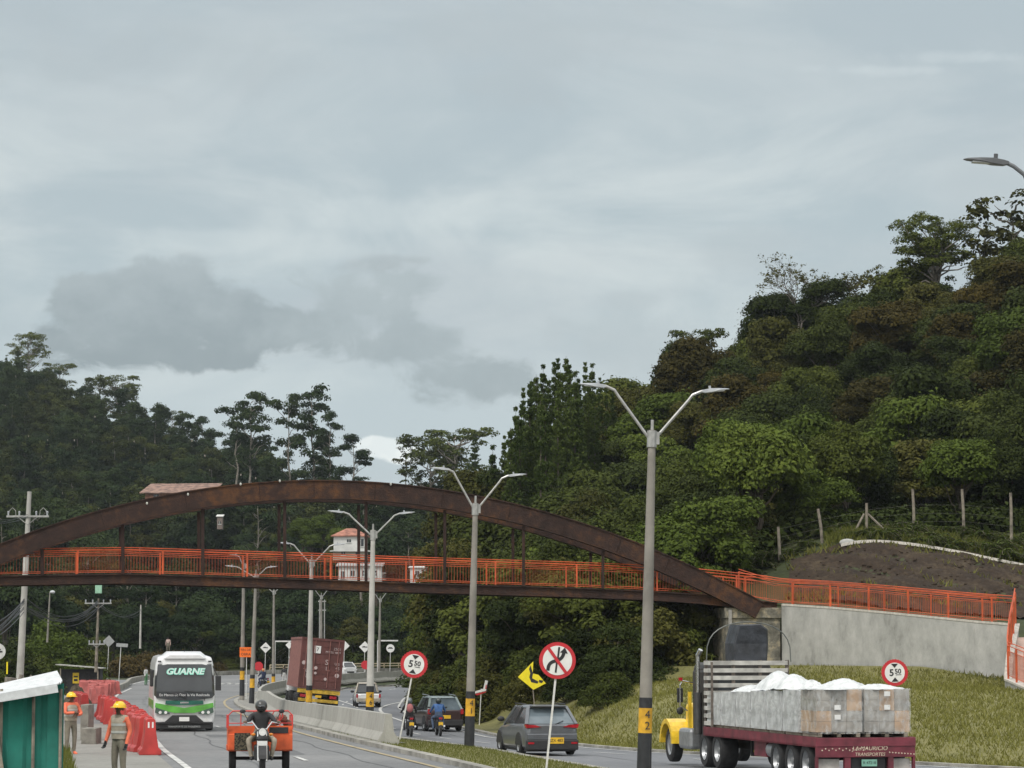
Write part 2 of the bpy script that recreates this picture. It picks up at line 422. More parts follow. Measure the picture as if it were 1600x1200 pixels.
# side road and hard ground on the left
drape('side_road', [(-150,300),(-80,285),(-48,262),(-36,262)], [(-150,318),(-80,305),(-50,290),(-36,288)], 90, 14, .04, asph)
drape('side_road', [(LL(y)-4, y) for y in (110,130,160,200,240,270)], [(LL(y)-.02, y) for y in (110,130,160,200,240,270)], 150, 12, .035, asph)
drape('pavement', [(LL(y)-4.2, y) for y in (40,70,85,100,118)], [(LL(y)-.02, y) for y in (40,70,85,100,118)], 100, 10, .06, conc_path)
def sub(P, y0, y1): return [p for p in P if y0 <= p[1] <= y1]
def at_index(P, i0, i1): return P[i0:i1]
def strip(name, P, d0, d1, off, m, n=None):
    A = offs(P, d0); B = offs(P, d1)
    return drape(name, A, B, n or max(40, int(len(P)*2)), 3, off, m)
# edge lines
P = [p for p in LLp if p[1] < 250]
strip('edge_line', P, -.25, -.42, .066, white_p, 400)
nearR = [p for p in LRp if p[1] < 230 or p[0] < -15]
strip('edge_line', LRp[:170], .55, .70, .066, yel_p, 420)
strip('edge_line', RLp[:185], -.6, -.75, .066, yel_p, 420)
strip('edge_line', RRp[:190], .5, .66, .066, white_p, 420)
# dashed centre lines
def dashes(A, B, k, m, n0=0, L=3.0, G=6.0, off=.066, w=.13, lim=(0, 999)):
    M = [((a[0]*(1-k)+b[0]*k), (a[1]*(1-k)+b[1]*k)) for a, b in zip(A, B)]
    M = np.array(M); d = np.r_[0, np.cumsum(np.hypot(*np.diff(M, axis=0).T))]
    t = n0
    mb = MB()
    while t < d[-1]-L:
        tt = np.linspace(t, t+L, 5); q = [(float(np.interp(s, d, M[:, 0])), float(np.interp(s, d, M[:, 1]))) for s in tt]
        t += L+G
        if not lim[0] < q[0][1] < lim[1]: continue
        a = offs(q, w/2); b = offs(q, -w/2)
        mb.grid([[(p[0], p[1], H(*p)+off) for p in a], [(p[0], p[1], H(*p)+off) for p in b]])
    o = mb.build('lane_dashes', m); tag(o, kind='structure')
dashes(LLp, LRp, .52, white_p, 2, lim=(50, 345))
dashes(RLp, RRp, .5, white_p, 0, lim=(50, 300))
seal = mat('crack_sealant', (.06,.062,.066), .6, var=.3)
for A_, B_, k_ in ((LLp, LRp, .3),(LLp, LRp, .74),(RLp, RRp, .27),(RLp, RRp, .72)):
    M_ = [((a[0]*(1-k_)+b[0]*k_)+.12*math.sin(a[1]*.6), (a[1]*(1-k_)+b[1]*k_)) for a, b in zip(A_, B_)]; M_ = [p for p in M_ if 58 < p[1] < 240]
    strip('sealed_crack', M_, -.02, .02, .056, seal, 500)
rp_ = mat('road_patch_asphalt', (.115,.118,.122), .85, var=.15, scale=4, bump=.3)
for cx_, cy_, l_, w_ in ((-6.5,80,4.5,1.6),(-9.5,97,3,1.2),(-7,110.5,5,1.1),(-16,133,7,2),(7.5,92,5,1.5),(-3.5,122,6,1.4)):
    dx_ = -.16
    drape('road_patch', [(cx_-w_/2,cy_),(cx_-w_/2+dx_*l_,cy_+l_)], [(cx_+w_/2,cy_),(cx_+w_/2+dx_*l_,cy_+l_)], 14, 6, .055, rp_)
# painted nose island line on the right carriageway
Pn = smooth_poly([at(655,1093,0.01)[:2] and (gx(660,226),226),(gx(625,215),215),(gx(600,203),203),(gx(593,190),190),(gx(603,172),172),(gx(640,152),152)], 60)
strip('edge_line', Pn, -.1, .1, .068, white_p, 120)
Pn2 = smooth_poly([(gx(528,168),168),(gx(575,178),178),(gx(622,200),200),(gx(650,236),236)], 40)
strip('edge_line', [(gx(505,150),150),(gx(540,165),165),(gx(556,180),180)], -.08, .08, .068, white_p, 40)
strip('edge_line', [(gx(520,226),226),(gx(553,205),205),(gx(560,196),196)], -.08, .08, .068, white_p, 40)
# white yield marks far away where the left carriageway bends
mb = MB()
for i in range(9):
    p = at(352+i*11, 1060+i*.6, 270); x = gx(350+i*12, 268); y = 268
    mb.box((x, y, H(x, y)+.05), (.3, 2.4, .06))
tag(mb.build('road_marking', white_p), kind='structure')
# far outer line in front of the side road
strip('edge_line', smooth_poly([(gx(172,235),235),(gx(200,262),262),(gx(245,290),290)], 30), -.1, .1, .068, white_p, 60)

# kerbs
def kerb(P, d0, d1, h, name='kerb', step=True):
    A = offs(P, d0); B = offs(P, d1); mb = MB()
    ra = []; 
    for a, b in zip(A, B):
        za = H(*a); zb = H(*b); z = max(za, zb)+h
        ra.append([(a[0], a[1], za-.1), (a[0], a[1], z), (b[0], b[1], z), (b[0], b[1], zb-.1)])
    mb.grid(ra)
    o = mb.build(name, kerb_m); tag(o, kind='structure'); return o
iL = [i for i, p in enumerate(LRp) if p[1] > 55][0]
kerb(LRp[iL:175], 0, -.28, .17)
kerb(RLp[[i for i, p in enumerate(RLp) if p[1] > 55][0]:180], .28, 0, .16)
kerb([p for p in RRp if 70 < p[1] < 245], 0, -.3, .14)
kerb(LLp[118:185], .2, .5, .5, 'far_kerb')
# gutter slab beside the left carriageway median kerb
strip('median_slab', [p for p in LRp[:172] if p[1] > 89], -.3, -1.7, .17, conc_path, 320)

# grass median and verge sheets
ys = [56,62,70,78,86,92,97,101]
drape('median_turf', [(LRf(y)+.3, y) for y in ys], [(RLf(y)-.28, y) for y in ys], 120, 16, .15, grass_m)
ys = [70,78,84,88.6,93,99.7,105,112,120,128,136,146,156,170]
drape('verge', [(RRf(y)+.3, y) for y in ys], [(38,70),(38,78),(38,86),(38,93),(37,100),(37,107),(36,112),(33,114.5),(23,118.8),(18.9,128.2),(14,135.6),(RRf(146)+8,146),(RRf(156)+7,156),(RRf(170)+4,170)], 160, 70, .07, grass_m)
# grass left shoulder
drape('verge', [(-30,60),(-30,80),(-32,100),(-34,120)], [(LL(y)-4.4+(1.5 if y<80 else 0), y) for y in (60,80,100,120)], 80, 40, .05, grass_m)

# blades
def blades(name, pts, h, w, m, tilt=.5):
    n = len(pts); a = np.random.rand(n)*2*np.pi; hh = h*(.5+np.random.rand(n)); 
    dx = np.cos(a)*w/2; dy = np.sin(a)*w/2; t = (np.random.rand(n, 2)-.5)*tilt*hh[:, None]
    B = np.array(pts); z = Hn(B[:, 0], B[:, 1])+.03
    V = np.empty((n, 3, 3))
    V[:, 0] = np.stack([B[:, 0]-dx, B[:, 1]-dy, z], -1); V[:, 1] = np.stack([B[:, 0]+dx, B[:, 1]+dy, z], -1)
    V[:, 2] = np.stack([B[:, 0]+t[:, 0], B[:, 1]+t[:, 1], z+hh+.06], -1)
    me = npmesh(name, V.reshape(-1, 3), np.arange(3*n).reshape(-1, 3), m)
    return linkmesh(name, me)
gl = leafmat('grass_blades', [(.06,.07,.025),(.12,.13,.045),(.2,.205,.08)], .25)
gl2 = leafmat('grass_blades_dry', [(.11,.112,.04),(.188,.185,.072),(.3,.272,.135)], .25)
pts = []
for _ in range(26000):
    y = random.uniform(60, 102); pts.append((random.uniform(LRf(y)+.35, RLf(y)-.2), y))
tag(blades('grass', pts, .1, .045, gl, 1.2), 'short green grass covering the narrow median strip beside the front kerb', 'grass', kind='stuff')
pts = []
while len(pts) < 62000:
    y = random.uniform(76, 134); x = random.uniform(-2, 32)
    if x < RRf(y)+.35: continue
    if y > 133.2-(max(0, x-13))*.95: continue
    pts.append((x, y))
tag(blades('grass', pts, .12, .07, gl2, 2.2), 'yellowish green grass on the bank below the concrete ramp wall', 'grass', kind='stuff')
pts = []
while len(pts) < 9000:
    y = random.uniform(62, 95); x = random.uniform(-16, LL(y)-2.4)
    if x > LL(y)-4.0 and y > 82: continue
    pts.append((x, y))
tag(blades('grass', pts, .2, .05, gl, 1.0), 'green grass patch behind the two workers beside the green shelter', 'grass', kind='stuff')

# ---------- concrete median barrier ----------
def profile_wall(name, P, prof, m, base=.1, smooth=False):
    """sweep closed profile (offset,height) along plan polyline"""
    mb = MB(); rows = []
    O = {d: offs(P, d) for d in {p[0] for p in prof}}
    for i in range(len(P)):
        zb = H(*P[i])+base
        rows.append([(O[d][i][0], O[d][i][1], zb+h) for d, h in prof])
    mb.grid(rows, close=True)
    n = len(prof); mb.add(rows[0], [tuple(range(n))]); mb.add(rows[-1], [tuple(range(n))])
    return mb.build(name, m)
i0 = [i for i, p in enumerate(LRp) if p[1] > 87.5][0]
jp0 = LRp[i0:185]
jp = [offs(jp0, -float(np.interp(p[1], [88,110,185,200,240], [.75,1.1,1.75,1.7,1.2])))[i] for i, p in enumerate(jp0)]
prof = [(-.33,-.1),(-.33,.15),(-.17,.4),(-.1,.95),(.1,.95),(.17,.4),(.33,.15),(.33,-.1)]
o = profile_wall('concrete_barrier', jp, prof, jersey_m)
tag(o, 'long pale concrete median barrier curving away between the two carriageways', 'barrier')
i0 = 172
o = profile_wall('concrete_barrier', offs(RLp[150:], .5), [(-.2,-.2),(-.2,.75),(.2,.75),(.2,-.2)], jersey_m)
tag(o, 'low far concrete wall dividing the carriageways behind the white pickup', 'barrier')
# ---------- camera, sky, sun ----------
cam = bpy.data.objects.new('camera', bpy.data.cameras.new('camera')); COL.objects.link(cam)
cam.data.lens = F/1600*36; cam.data.sensor_width = 36; cam.data.clip_end = 8000; cam.data.clip_start = .5
cam.location = (0, 0, CAMZ); cam.rotation_euler = (R(90)+TH, 0, 0)
SC.camera = cam
SC.view_settings.view_transform = 'Standard'; SC.view_settings.look = 'None'; SC.view_settings.exposure = .27; SC.view_settings.gamma = 1
SUN_EL, SUN_AZ = 52, 215      # azimuth clockwise from +Y: behind the camera, to the left
w = bpy.data.worlds.new('World'); SC.world = w; w.use_nodes = True
nt = w.node_tree; N = nt.nodes; L = nt.links
bg = N['Background']; bg.inputs['Strength'].default_value = .1
sky = N.new('ShaderNodeTexSky'); sky.sky_type = 'NISHITA'; sky.sun_disc = False
sky.sun_elevation = R(SUN_EL); sky.sun_rotation = R(SUN_AZ); sky.air_density = 1.2; sky.dust_density = 2.0
tc = N.new('ShaderNodeTexCoord')
sep = N.new('ShaderNodeSeparateXYZ'); L.new(tc.outputs['Generated'], sep.inputs[0])
def math_(op, a, b=None, c=None, clamp=False):
    n = N.new('ShaderNodeMath'); n.operation = op; n.use_clamp = clamp
    for i, v in enumerate((a, b, c)):
        if v is None: continue
        if isinstance(v, (int, float)): n.inputs[i].default_value = v
        else: L.new(v, n.inputs[i])
    return n.outputs[0]
def noise(scale, stretch, detail=7, rough=.55, off=(0,0,0), dist=0):
    mp = N.new('ShaderNodeMapping'); mp.inputs['Scale'].default_value = stretch; mp.inputs['Location'].default_value = off
    L.new(tc.outputs['Generated'], mp.inputs['Vector'])
    n = N.new('ShaderNodeTexNoise'); n.inputs['Scale'].default_value = scale; n.inputs['Detail'].default_value = detail
    n.inputs['Roughness'].default_value = rough; n.inputs['Distortion'].default_value = dist
    L.new(mp.outputs[0], n.inputs['Vector']); return n.outputs['Fac']
def mixc(f, a, b):
    n = N.new('ShaderNodeMix'); n.data_type = 'RGBA'
    if isinstance(f, (int, float)): n.inputs[0].default_value = f
    else: L.new(f, n.inputs[0])
    for k, v in ((6, a), (7, b)):
        if isinstance(v, tuple): n.inputs[k].default_value = (*v, 1)
        else: L.new(v, n.inputs[k])
    return n.outputs[2]
def ramp(v, a, b):
    n = N.new('ShaderNodeMapRange'); n.interpolation_type = 'SMOOTHSTEP'
    L.new(v, n.inputs['Value']); n.inputs['From Min'].default_value = a; n.inputs['From Max'].default_value = b
    return n.outputs['Result']
X, Y, Z = sep.outputs
az = math_('DIVIDE', X, math_('MAXIMUM', Y, .001)); el = math_('DIVIDE', Z, math_('MAXIMUM', Y, .001))
front = math_('GREATER_THAN', Y, .05)
def blob(px, py, rx, ry, amp=.6, n=None):
    """soft cloud bank centred on a direction of the sky, edges broken by noise"""
    ca = (px-800)/F; ce = (HOR-py)/F
    a = math_('DIVIDE', math_('SUBTRACT', az, ca), rx/F); b = math_('DIVIDE', math_('SUBTRACT', el, ce), ry/F)
    d = math_('SQRT', math_('ADD', math_('MULTIPLY', a, a), math_('MULTIPLY', b, b)))
    d = math_('ADD', d, math_('MULTIPLY', math_('SUBTRACT', n or nb, 0.5), amp*6.5))
    return math_('MULTIPLY', math_('SUBTRACT', 1.0, ramp(d, .3, 1.25)), front)
nb = noise(42, (1,1,1.5), 12, .6, (0,0,0), .5)
nw = noise(9, (1,1,2.6), 10, .6, (3.1,0,.4), .6)
nl = noise(5, (1,1,3.4), 4, .5, (1.7,0,2.2))
base = mixc(ramp(nw, .35, .68), (3.3,3.95,4.35), (4.7,5.2,5.4))
base = mixc(math_('MULTIPLY', ramp(nl, .42, .62), .55), base, (3.55,3.98,4.35))
# darker wet cloud high in the frame, paler band low over the valley
topf = math_('MULTIPLY', ramp(el, (HOR-420)/F, (HOR-40)/F), .5)
base = mixc(topf, base, (3.2,3.72,4.1))
nz2 = noise(38, (1,1,2.2), 8, .6, (.3,0,.9))
low = math_('SUBTRACT', 1.0, ramp(el, (HOR-680)/F, (HOR-470)/F))
base = mixc(math_('MULTIPLY', low, .75), base, (3.95,4.6,5.0))
def cloud(base, blobs, dark, light, f, amp=2.0, soft=(.62,1.12), n=None):
    m = None
    for (px, py, rx, ry) in blobs:
        ca = (px-800)/F; ce = (HOR-py)/F
        a = math_('DIVIDE', math_('SUBTRACT', az, ca), rx/F); b = math_('DIVIDE', math_('SUBTRACT', el, ce), ry/F)
        d = math_('SQRT', math_('ADD', math_('MULTIPLY', a, a), math_('MULTIPLY', b, b)))
        m = d if m is None else math_('SMOOTH_MIN', m, d, .35)
    m = math_('ADD', m, math_('MULTIPLY', math_('SUBTRACT', n or nb, .5), amp))
    mask = math_('MULTIPLY', math_('MULTIPLY', math_('SUBTRACT', 1.0, ramp(m, *soft)), front), f)
    y0_ = min(c[1]-c[3] for c in blobs); y1_ = max(c[1]+c[3] for c in blobs)
    sh = ramp(math_('ADD', math_('MULTIPLY', math_('SUBTRACT', nb2, .5), .075), el), (HOR-y1_)/F, (HOR-y0_)/F)
    return mixc(mask, base, mixc(sh, dark, light))
nb2 = noise(48, (1,1,1.3), 9, .6, (2,0,5))
base = cloud(base, [(140,470,75,50),(240,450,110,60),(330,490,130,75),(200,530,140,60),(440,510,90,45),(330,560,80,26)], (2.15,2.58,2.85), (2.95,3.42,3.7), .97, 2.1, (.62,1.02))
base = cloud(base, [(560,470,90,50),(620,440,60,30),(500,510,110,45),(630,540,110,35),(740,590,120,50)], (2.4,2.85,3.12), (3.1,3.6,3.88), .85, 2.8, (.45,1.1))
base = cloud(base, [(600,412,60,14),(640,404,40,10)], (2.9,3.3,3.55), (3.2,3.6,3.9), .6, 3.2, (.3,1.2))
base = cloud(base, [(985,470,40,18),(1180,385,110,45),(1000,540,150,60),(1560,300,120,90)], (3.4,3.9,4.2), (3.6,4.1,4.4), .5, 2.6, (.4,1.2))
base = cloud(base, [(200,80,330,60),(830,40,250,70),(820,130,90,40)], (3.3,3.75,4.05), (3.5,3.95,4.2), .45, 3.0, (.3,1.3))
base = cloud(base, [(600,700,60,20),(630,712,40,16),(585,694,30,16)], (6.6,7.0,7.1), (6.0,6.5,6.7), 1.0, .8, (.7,1.0))
base = cloud(base, [(1520,80,150,12),(1400,100,120,9)], (5.3,5.9,6.1), (5.0,5.5,5.7), .3, 3.2, (.2,1.3))
base = cloud(base, [(330,372,190,22),(480,390,90,16),(640,330,240,30)], (4.9,5.4,5.6), (4.9,5.4,5.6), .35, 2.4, (.3,1.3))
# the cloud deck is brighter overhead and round the sun than along the skyline
zen = ramp(Z, .3, .8)
over = mixc(zen, base, (9.4,9.6,9.8))
back = math_('SUBTRACT', 1.0, ramp(Y, -.5, .2))
over = mixc(math_('MULTIPLY', back, .75), over, (10.5,10.4,10.2))
gain = N.new('ShaderNodeMix'); gain.data_type = 'RGBA'; gain.blend_type = 'MULTIPLY'; gain.inputs[0].default_value = 1; L.new(over, gain.inputs[6]); gain.inputs[7].default_value = (1.2,1.19,1.155,1)
final = mixc(.94, sky.outputs[0], gain.outputs[2])
L.new(final, bg.inputs['Color'])
sl = bpy.data.lights.new('sun', 'SUN'); sl.energy = 1.5; sl.angle = R(12); sl.color = (1, .965, .91)
so = bpy.data.objects.new('sun', sl); COL.objects.link(so)
sd = Vector((math.sin(R(SUN_AZ))*math.cos(R(SUN_EL)), math.cos(R(SUN_AZ))*math.cos(R(SUN_EL)), math.sin(R(SUN_EL))))
so.rotation_euler = sd.to_track_quat('Z', 'Y').to_euler()
# ---------- vegetation ----------
def unit(n):
    v = np.random.normal(size=(n, 3)); return v/np.linalg.norm(v, axis=1)[:, None]
def leaf_quads(P, Nn, size, asp=.6):
    """P (n,3) centres, Nn (n,3) normals"""
    n = len(P); t = np.cross(Nn, unit(n)); t /= np.linalg.norm(t, axis=1)[:, None]+1e-9; b = np.cross(Nn, t)
    s = size*(.6+.8*np.random.rand(n))[:, None]
    V = np.empty((n, 4, 3)); V[:, 0] = P-t*s; V[:, 1] = P-b*s*asp; V[:, 2] = P+t*s; V[:, 3] = P+b*s*asp
    # slight fold so that no leaf spray is a flat card
    V[:, 0] -= Nn*s*.25; V[:, 2] -= Nn*s*.25
    return V
def clump_leaves(c, r, n, size, flat=.75, up=.35):
    d = unit(n); d[:, 2] = np.where(d[:, 2] < -.35, -d[:, 2], d[:, 2])
    rr = r*(.5+.65*np.random.rand(n)**.7+.45*(np.random.rand(n) > .86)*np.random.rand(n))[:, None]; size = size*np.random.uniform(.75, 1.3)
    P = np.array(c)+d*rr*np.array([1, 1, flat])
    Nn = d*.8+unit(n)*.55+np.array([0, 0, up]); Nn /= np.linalg.norm(Nn, axis=1)[:, None]
    return leaf_quads(P, Nn, size)
def to_mesh(name, Vs, m):
    V = np.concatenate(Vs).reshape(-1, 3); return npmesh(name, V, np.arange(len(V)).reshape(-1, 4), m)
def limb_mesh(name, limbs, m):
    mb = MB()
    for pts, rs in limbs: mb.tube(pts, rs, 6)
    me = bpy.data.meshes.new(name); me.from_pydata(mb.v, [], mb.f); me.materials.append(m)
    me.polygons.foreach_set('use_smooth', [True]*len(me.polygons)); return me
bark = mat('bark', (.075,.06,.045), .9, var=.4, scale=4, bump=.6)
bark_pale = mat('bark_pale', (.2,.18,.15), .9, var=.4, scale=3, bump=.4)
rs = np.random.RandomState
def crooked(p0, p1, n=5, j=.06):
    p0 = np.array(p0, float); p1 = np.array(p1, float); L_ = np.linalg.norm(p1-p0); out = []
    for i in range(n+1):
        t = i/n; out.append(tuple(p0+(p1-p0)*t+(np.random.rand(3)-.5)*L_*j*2*math.sin(math.pi*t)))
    return out
def broadleaf(seed, h=9, rx=4, rz=3.6, base=.35, nc=46, per=330, ls=.145, gap=0.1, cr=(.9,1.5), lobes=4):
    np.random.seed(seed); cz = h-rz; Vs = []; limbs = []
    lob = [(np.random.uniform(-.45,.45)*rx, np.random.uniform(-.45,.45)*rx, cz+np.random.uniform(-.5,.55)*rz, np.random.uniform(.5,.72)) for _ in range(lobes)]+[(0,0,cz,.72)]
    cs = []
    for i in range(nc):
        L_ = lob[i % len(lob)]; d = unit(1)[0]
        if d[2] < -.5: d[2] *= -.6
        if np.random.rand() < gap: continue
        k = L_[3]*np.random.uniform(.75, 1.05)
        c = (L_[0]+d[0]*rx*k, L_[1]+d[1]*rx*k, max(h*base*.5, L_[2]+d[2]*rz*k)); cs.append(c)
        r = np.random.uniform(*cr)
        Vs.append(clump_leaves(c, r, int(per*r*r), ls))
    top = (np.random.uniform(-.4,.4), np.random.uniform(-.4,.4), cz+rz*.3)
    limbs.append((crooked((0,0,-.6), top, 6, .04), [.28*h/9*(1-.12*k) for k in range(7)]))
    for c in cs[::3]:
        st = (c[0]*.08, c[1]*.08, h*np.random.uniform(.2, .55)); limbs.append((crooked(st, c, 4, .09), [.09,.075,.06,.04,.02]))
    return Vs, limbs
def bushy(seed, h=5, r=3.2, nc=34, per=300, ls=.14):
    np.random.seed(seed); Vs = []; limbs = []
    for i in range(nc):
        a = np.random.rand()*6.28; q = np.random.rand()**.55; z = h*(1-q**2)*np.random.uniform(.35, 1)
        c = (math.cos(a)*r*q, math.sin(a)*r*q, max(.3, z)); rr = np.random.uniform(.65, 1.15)
        Vs.append(clump_leaves(c, rr, int(per*rr*rr), ls)); 
        if i % 4 == 0: limbs.append((crooked((0,0,-.3), c, 4, .08), [.1,.08,.06,.04,.02]))
    limbs.append((crooked((0,0,-.4), (0,0,h*.7), 4, .05), [.14,.12,.1,.07,.03]))
    return Vs, limbs
def conifer(seed, h=14, r=2.4, whorls=26, ls=.22, top=.25):
    np.random.seed(seed); Vs = []; limbs = [(crooked((0,0,-.5), (0,0,h), 6, .004), [.2,.17,.14,.11,.08,.05,.015])]
    for w in range(whorls):
        t = w/whorls; z = h*(.06+.94*t)+np.random.uniform(-.35,.35); rr = r*(1-t)**.95*np.random.uniform(.45,1.35)+.12
        for b in range(np.random.randint(4, 7)):
            a = np.random.rand()*6.28; tip = np.array([math.cos(a)*rr, math.sin(a)*rr, z+rr*np.random.uniform(.15,.75)]); st = np.array([0,0,z])
            n = int(14+rr*34); k = np.random.rand(n)**.7
            P = st+(tip-st)*k[:, None]+(np.random.rand(n, 3)-.5)*np.array([.42,.42,.4])*(1.15-k*.7)[:, None]
            Nn = unit(n)+np.array([0,0,.7]); Nn /= np.linalg.norm(Nn, axis=1)[:, None]
            Vs.append(leaf_quads(P, Nn, ls, .4))
            if rr > .6: limbs.append(([tuple(st), tuple(tip)], [.035,.01]))
    return Vs, limbs
def euca(seed, h=18, spread=3.6, nb=15, ls=.2, per=80, low=.4, flat=.55, rr=(.7,1.45)):
    """tall open tree: separate flat leaf clouds on bare limbs"""
    np.random.seed(seed); Vs = []; lean = np.random.uniform(-.6,.6, 2)
    tr = crooked((0,0,-.6), (lean[0], lean[1], h*.93), 7, .02); limbs = [(tr, [.3*h/18*(1-.12*k) for k in range(8)])]
    for i in range(nb):
        t = low+(1-low)*(i+np.random.rand()*.7)/nb; z = h*t; a = np.random.rand()*6.28
        rad = spread*np.random.uniform(.3, 1)*(1-abs(t-.62)*.9)
        x0 = lean[0]*t; y0 = lean[1]*t
        c = (x0+math.cos(a)*rad, y0+math.sin(a)*rad, min(h, z+rad*.35)); limbs.append((crooked((x0, y0, z-rad*.35), c, 4, .08), [.09,.07,.055,.035,.015]))
        for q in range(3):
            r = np.random.uniform(*rr); cc = (c[0]+np.random.uniform(-.9,.9), c[1]+np.random.uniform(-.9,.9), c[2]+np.random.uniform(-.35,.5))
            Vs.append(clump_leaves(cc, r, int(per*r*r), ls, flat))
    return Vs, limbs
def bare(seed, h=9, spread=3.5, levels=5):
    np.random.seed(seed); limbs = []; Vs = []
    def grow(p, d, L_, r, lv):
        q = p+d*L_; limbs.append((crooked(p, q, 3, .06), [r, r*.88, r*.76, r*.62]))
        if lv == 0:
            Vs.append(clump_leaves(q, .35, 5, .12)); return
        for _ in range(3 if lv > 1 else 2):
            nd = d+unit(1)[0]*.62; nd[2] = abs(nd[2])*.8+.15; nd /= np.linalg.norm(nd)
            grow(q, nd, L_*np.random.uniform(.62,.85), r*.6, lv-1)
    for s in range(2): grow(np.array([s*.4,0,-.4]), np.array([.1-.25*s, .05, 1.0]), h*.34, .13, levels)
    return Vs, limbs
def fern(seed, n=44, L_=1.5):
    np.random.seed(seed); Vs = []; limbs = []
    for i in range(n):
        a = np.random.rand()*6.28; l = L_*np.random.uniform(.6,1.1); el = np.random.uniform(.5,1.2); pts = []
        for k in range(13):
            t = k/12; pts.append((math.cos(a)*l*t*math.cos(el*.6), math.sin(a)*l*t*math.cos(el*.6), l*(math.sin(el)*t-.75*t*t)+.1))
        limbs.append((pts, [.015]*13))
        P = []; 
        for k in range(1, 13):
            for s in (-1, 1, -.45, .45):
                w = .36*(1-k/15); P += [(pts[k][0]-math.sin(a)*s*w*.5, pts[k][1]+math.cos(a)*s*w*.5, pts[k][2]+.02*random.random())]
        P = np.array(P); Nn = np.tile([0,0,1.], (len(P), 1))+unit(len(P))*.3; Nn /= np.linalg.norm(Nn, axis=1)[:, None]
        Vs.append(leaf_quads(P, Nn, .085, .4))
    return Vs, limbs

leaf_dark = leafmat('leaf_dark', [(.016,.024,.01),(.035,.048,.017),(.066,.08,.028)])
leaf_mid = leafmat('leaf_mid', [(.03,.04,.013),(.066,.082,.024),(.12,.138,.042)])
leaf_bright = leafmat('leaf_bright', [(.038,.056,.015),(.075,.105,.027),(.14,.175,.048)])
leaf_rust = leafmat('leaf_rust', [(.026,.026,.011),(.058,.047,.017),(.11,.082,.026)])
leaf_olive = leafmat('leaf_olive', [(.028,.03,.012),(.062,.064,.022),(.115,.108,.04)])
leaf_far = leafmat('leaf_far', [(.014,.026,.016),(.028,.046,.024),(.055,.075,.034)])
leaf_con = leafmat('leaf_conifer', [(.034,.055,.022),(.066,.096,.034),(.12,.155,.055)])
leaf_red = leafmat('leaf_redbush', [(.04,.032,.018),(.07,.05,.026),(.1,.075,.04)])
leaf_fern = leafmat('leaf_fern', [(.05,.075,.022),(.09,.125,.038),(.14,.18,.06)])

PROTO = {}
def proto(key, gen, lm, bk=None):
    Vs, limbs = gen
    PROTO[key] = (to_mesh('crown', Vs, lm), limb_mesh('trunk', limbs, bk or bark), len(PROTO))
bs = [broadleaf(s, h=9, rx=3.9, rz=3.5, nc=48) for s in (11,12,13,14)]
bt = [broadleaf(s, h=10.5, rx=3.6, rz=3.9, nc=54, gap=.2, base=.2) for s in (21,22)]
bu = [bushy(s) for s in (31,32)]
for i, (g, lm) in enumerate([(bs[0],leaf_dark),(bs[1],leaf_dark),(bs[2],leaf_dark),(bt[0],leaf_dark)]): proto('dark%d' % i, g, lm)
for i, (g, lm) in enumerate([(bs[1],leaf_mid),(bs[3],leaf_mid),(bt[1],leaf_mid),(bs[0],leaf_olive),(bs[2],leaf_olive)]): proto('mid%d' % i, g, lm)
for i, (g, lm) in enumerate([(bs[3],leaf_bright),(bs[1],leaf_bright)]): proto('bright%d' % i, g, lm)
for i, (g, lm) in enumerate([(bs[0],leaf_rust),(bt[0],leaf_rust)]): proto('rust%d' % i, g, lm)
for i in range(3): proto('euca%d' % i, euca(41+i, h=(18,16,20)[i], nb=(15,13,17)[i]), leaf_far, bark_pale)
proto('airy0', euca(51, h=9, spread=4.2, nb=30, low=.35, ls=.15, per=95, rr=(.5,.95)), leaf_mid, bark_pale)
proto('globe0', broadleaf(57, h=9, rx=4.3, rz=3.6, nc=110, gap=.12, per=420, ls=.1, cr=(.4,.72), lobes=5), leaf_mid, bark_pale)
proto('airy1', euca(52, h=8, spread=2.4, nb=12, low=.35, ls=.2, per=60, rr=(.4,.8)), leaf_olive, bark_pale)
for i in range(3): proto('conifer%d' % i, conifer(61+i, h=(14,12,15)[i], r=(2.2,1.9,1.5)[i], whorls=40, ls=.13), leaf_con)
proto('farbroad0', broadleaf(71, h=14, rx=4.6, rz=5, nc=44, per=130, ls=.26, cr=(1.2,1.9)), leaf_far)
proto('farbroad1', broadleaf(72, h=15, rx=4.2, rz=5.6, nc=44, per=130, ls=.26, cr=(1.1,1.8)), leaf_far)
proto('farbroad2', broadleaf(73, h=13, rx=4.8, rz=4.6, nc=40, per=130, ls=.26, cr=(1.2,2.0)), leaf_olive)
proto('bush0', bu[0], leaf_mid); proto('bush1', bu[1], leaf_dark); proto('bush2', bu[0], leaf_olive); proto('bush3', bu[1], leaf_bright)
proto('redbush', bushy(33, 3.2, 2.6, 26), leaf_red)
proto('bare0', bare(81), leaf_olive, mat('twig_grey', (.13,.115,.1), .9, var=.3)); proto('bare1', bare(82, h=7), leaf_olive, bark_pale)
proto('fern0', fern(91), leaf_fern); proto('fern1', fern(92), leaf_fern)
NT = [0]
def plant(key, x, y, s=1.0, label='', cat='tree', group=None, name=None, sz=None, z=None, sink=.15):
    cm, tm, _ = PROTO[key]
    t = thing(name or 'tree', label, cat, (x, y, (H(x, y) if z is None else z)-sink), random.uniform(0, 6.28), group)
    t.scale = (s, s, s*(sz or random.uniform(.88, 1.15)))
    linkmesh('crown' if not key.startswith('fern') else 'frond', cm, t); linkmesh('trunk' if not key.startswith('fern') else 'stem', tm, t); NT[0] += 1
    return t
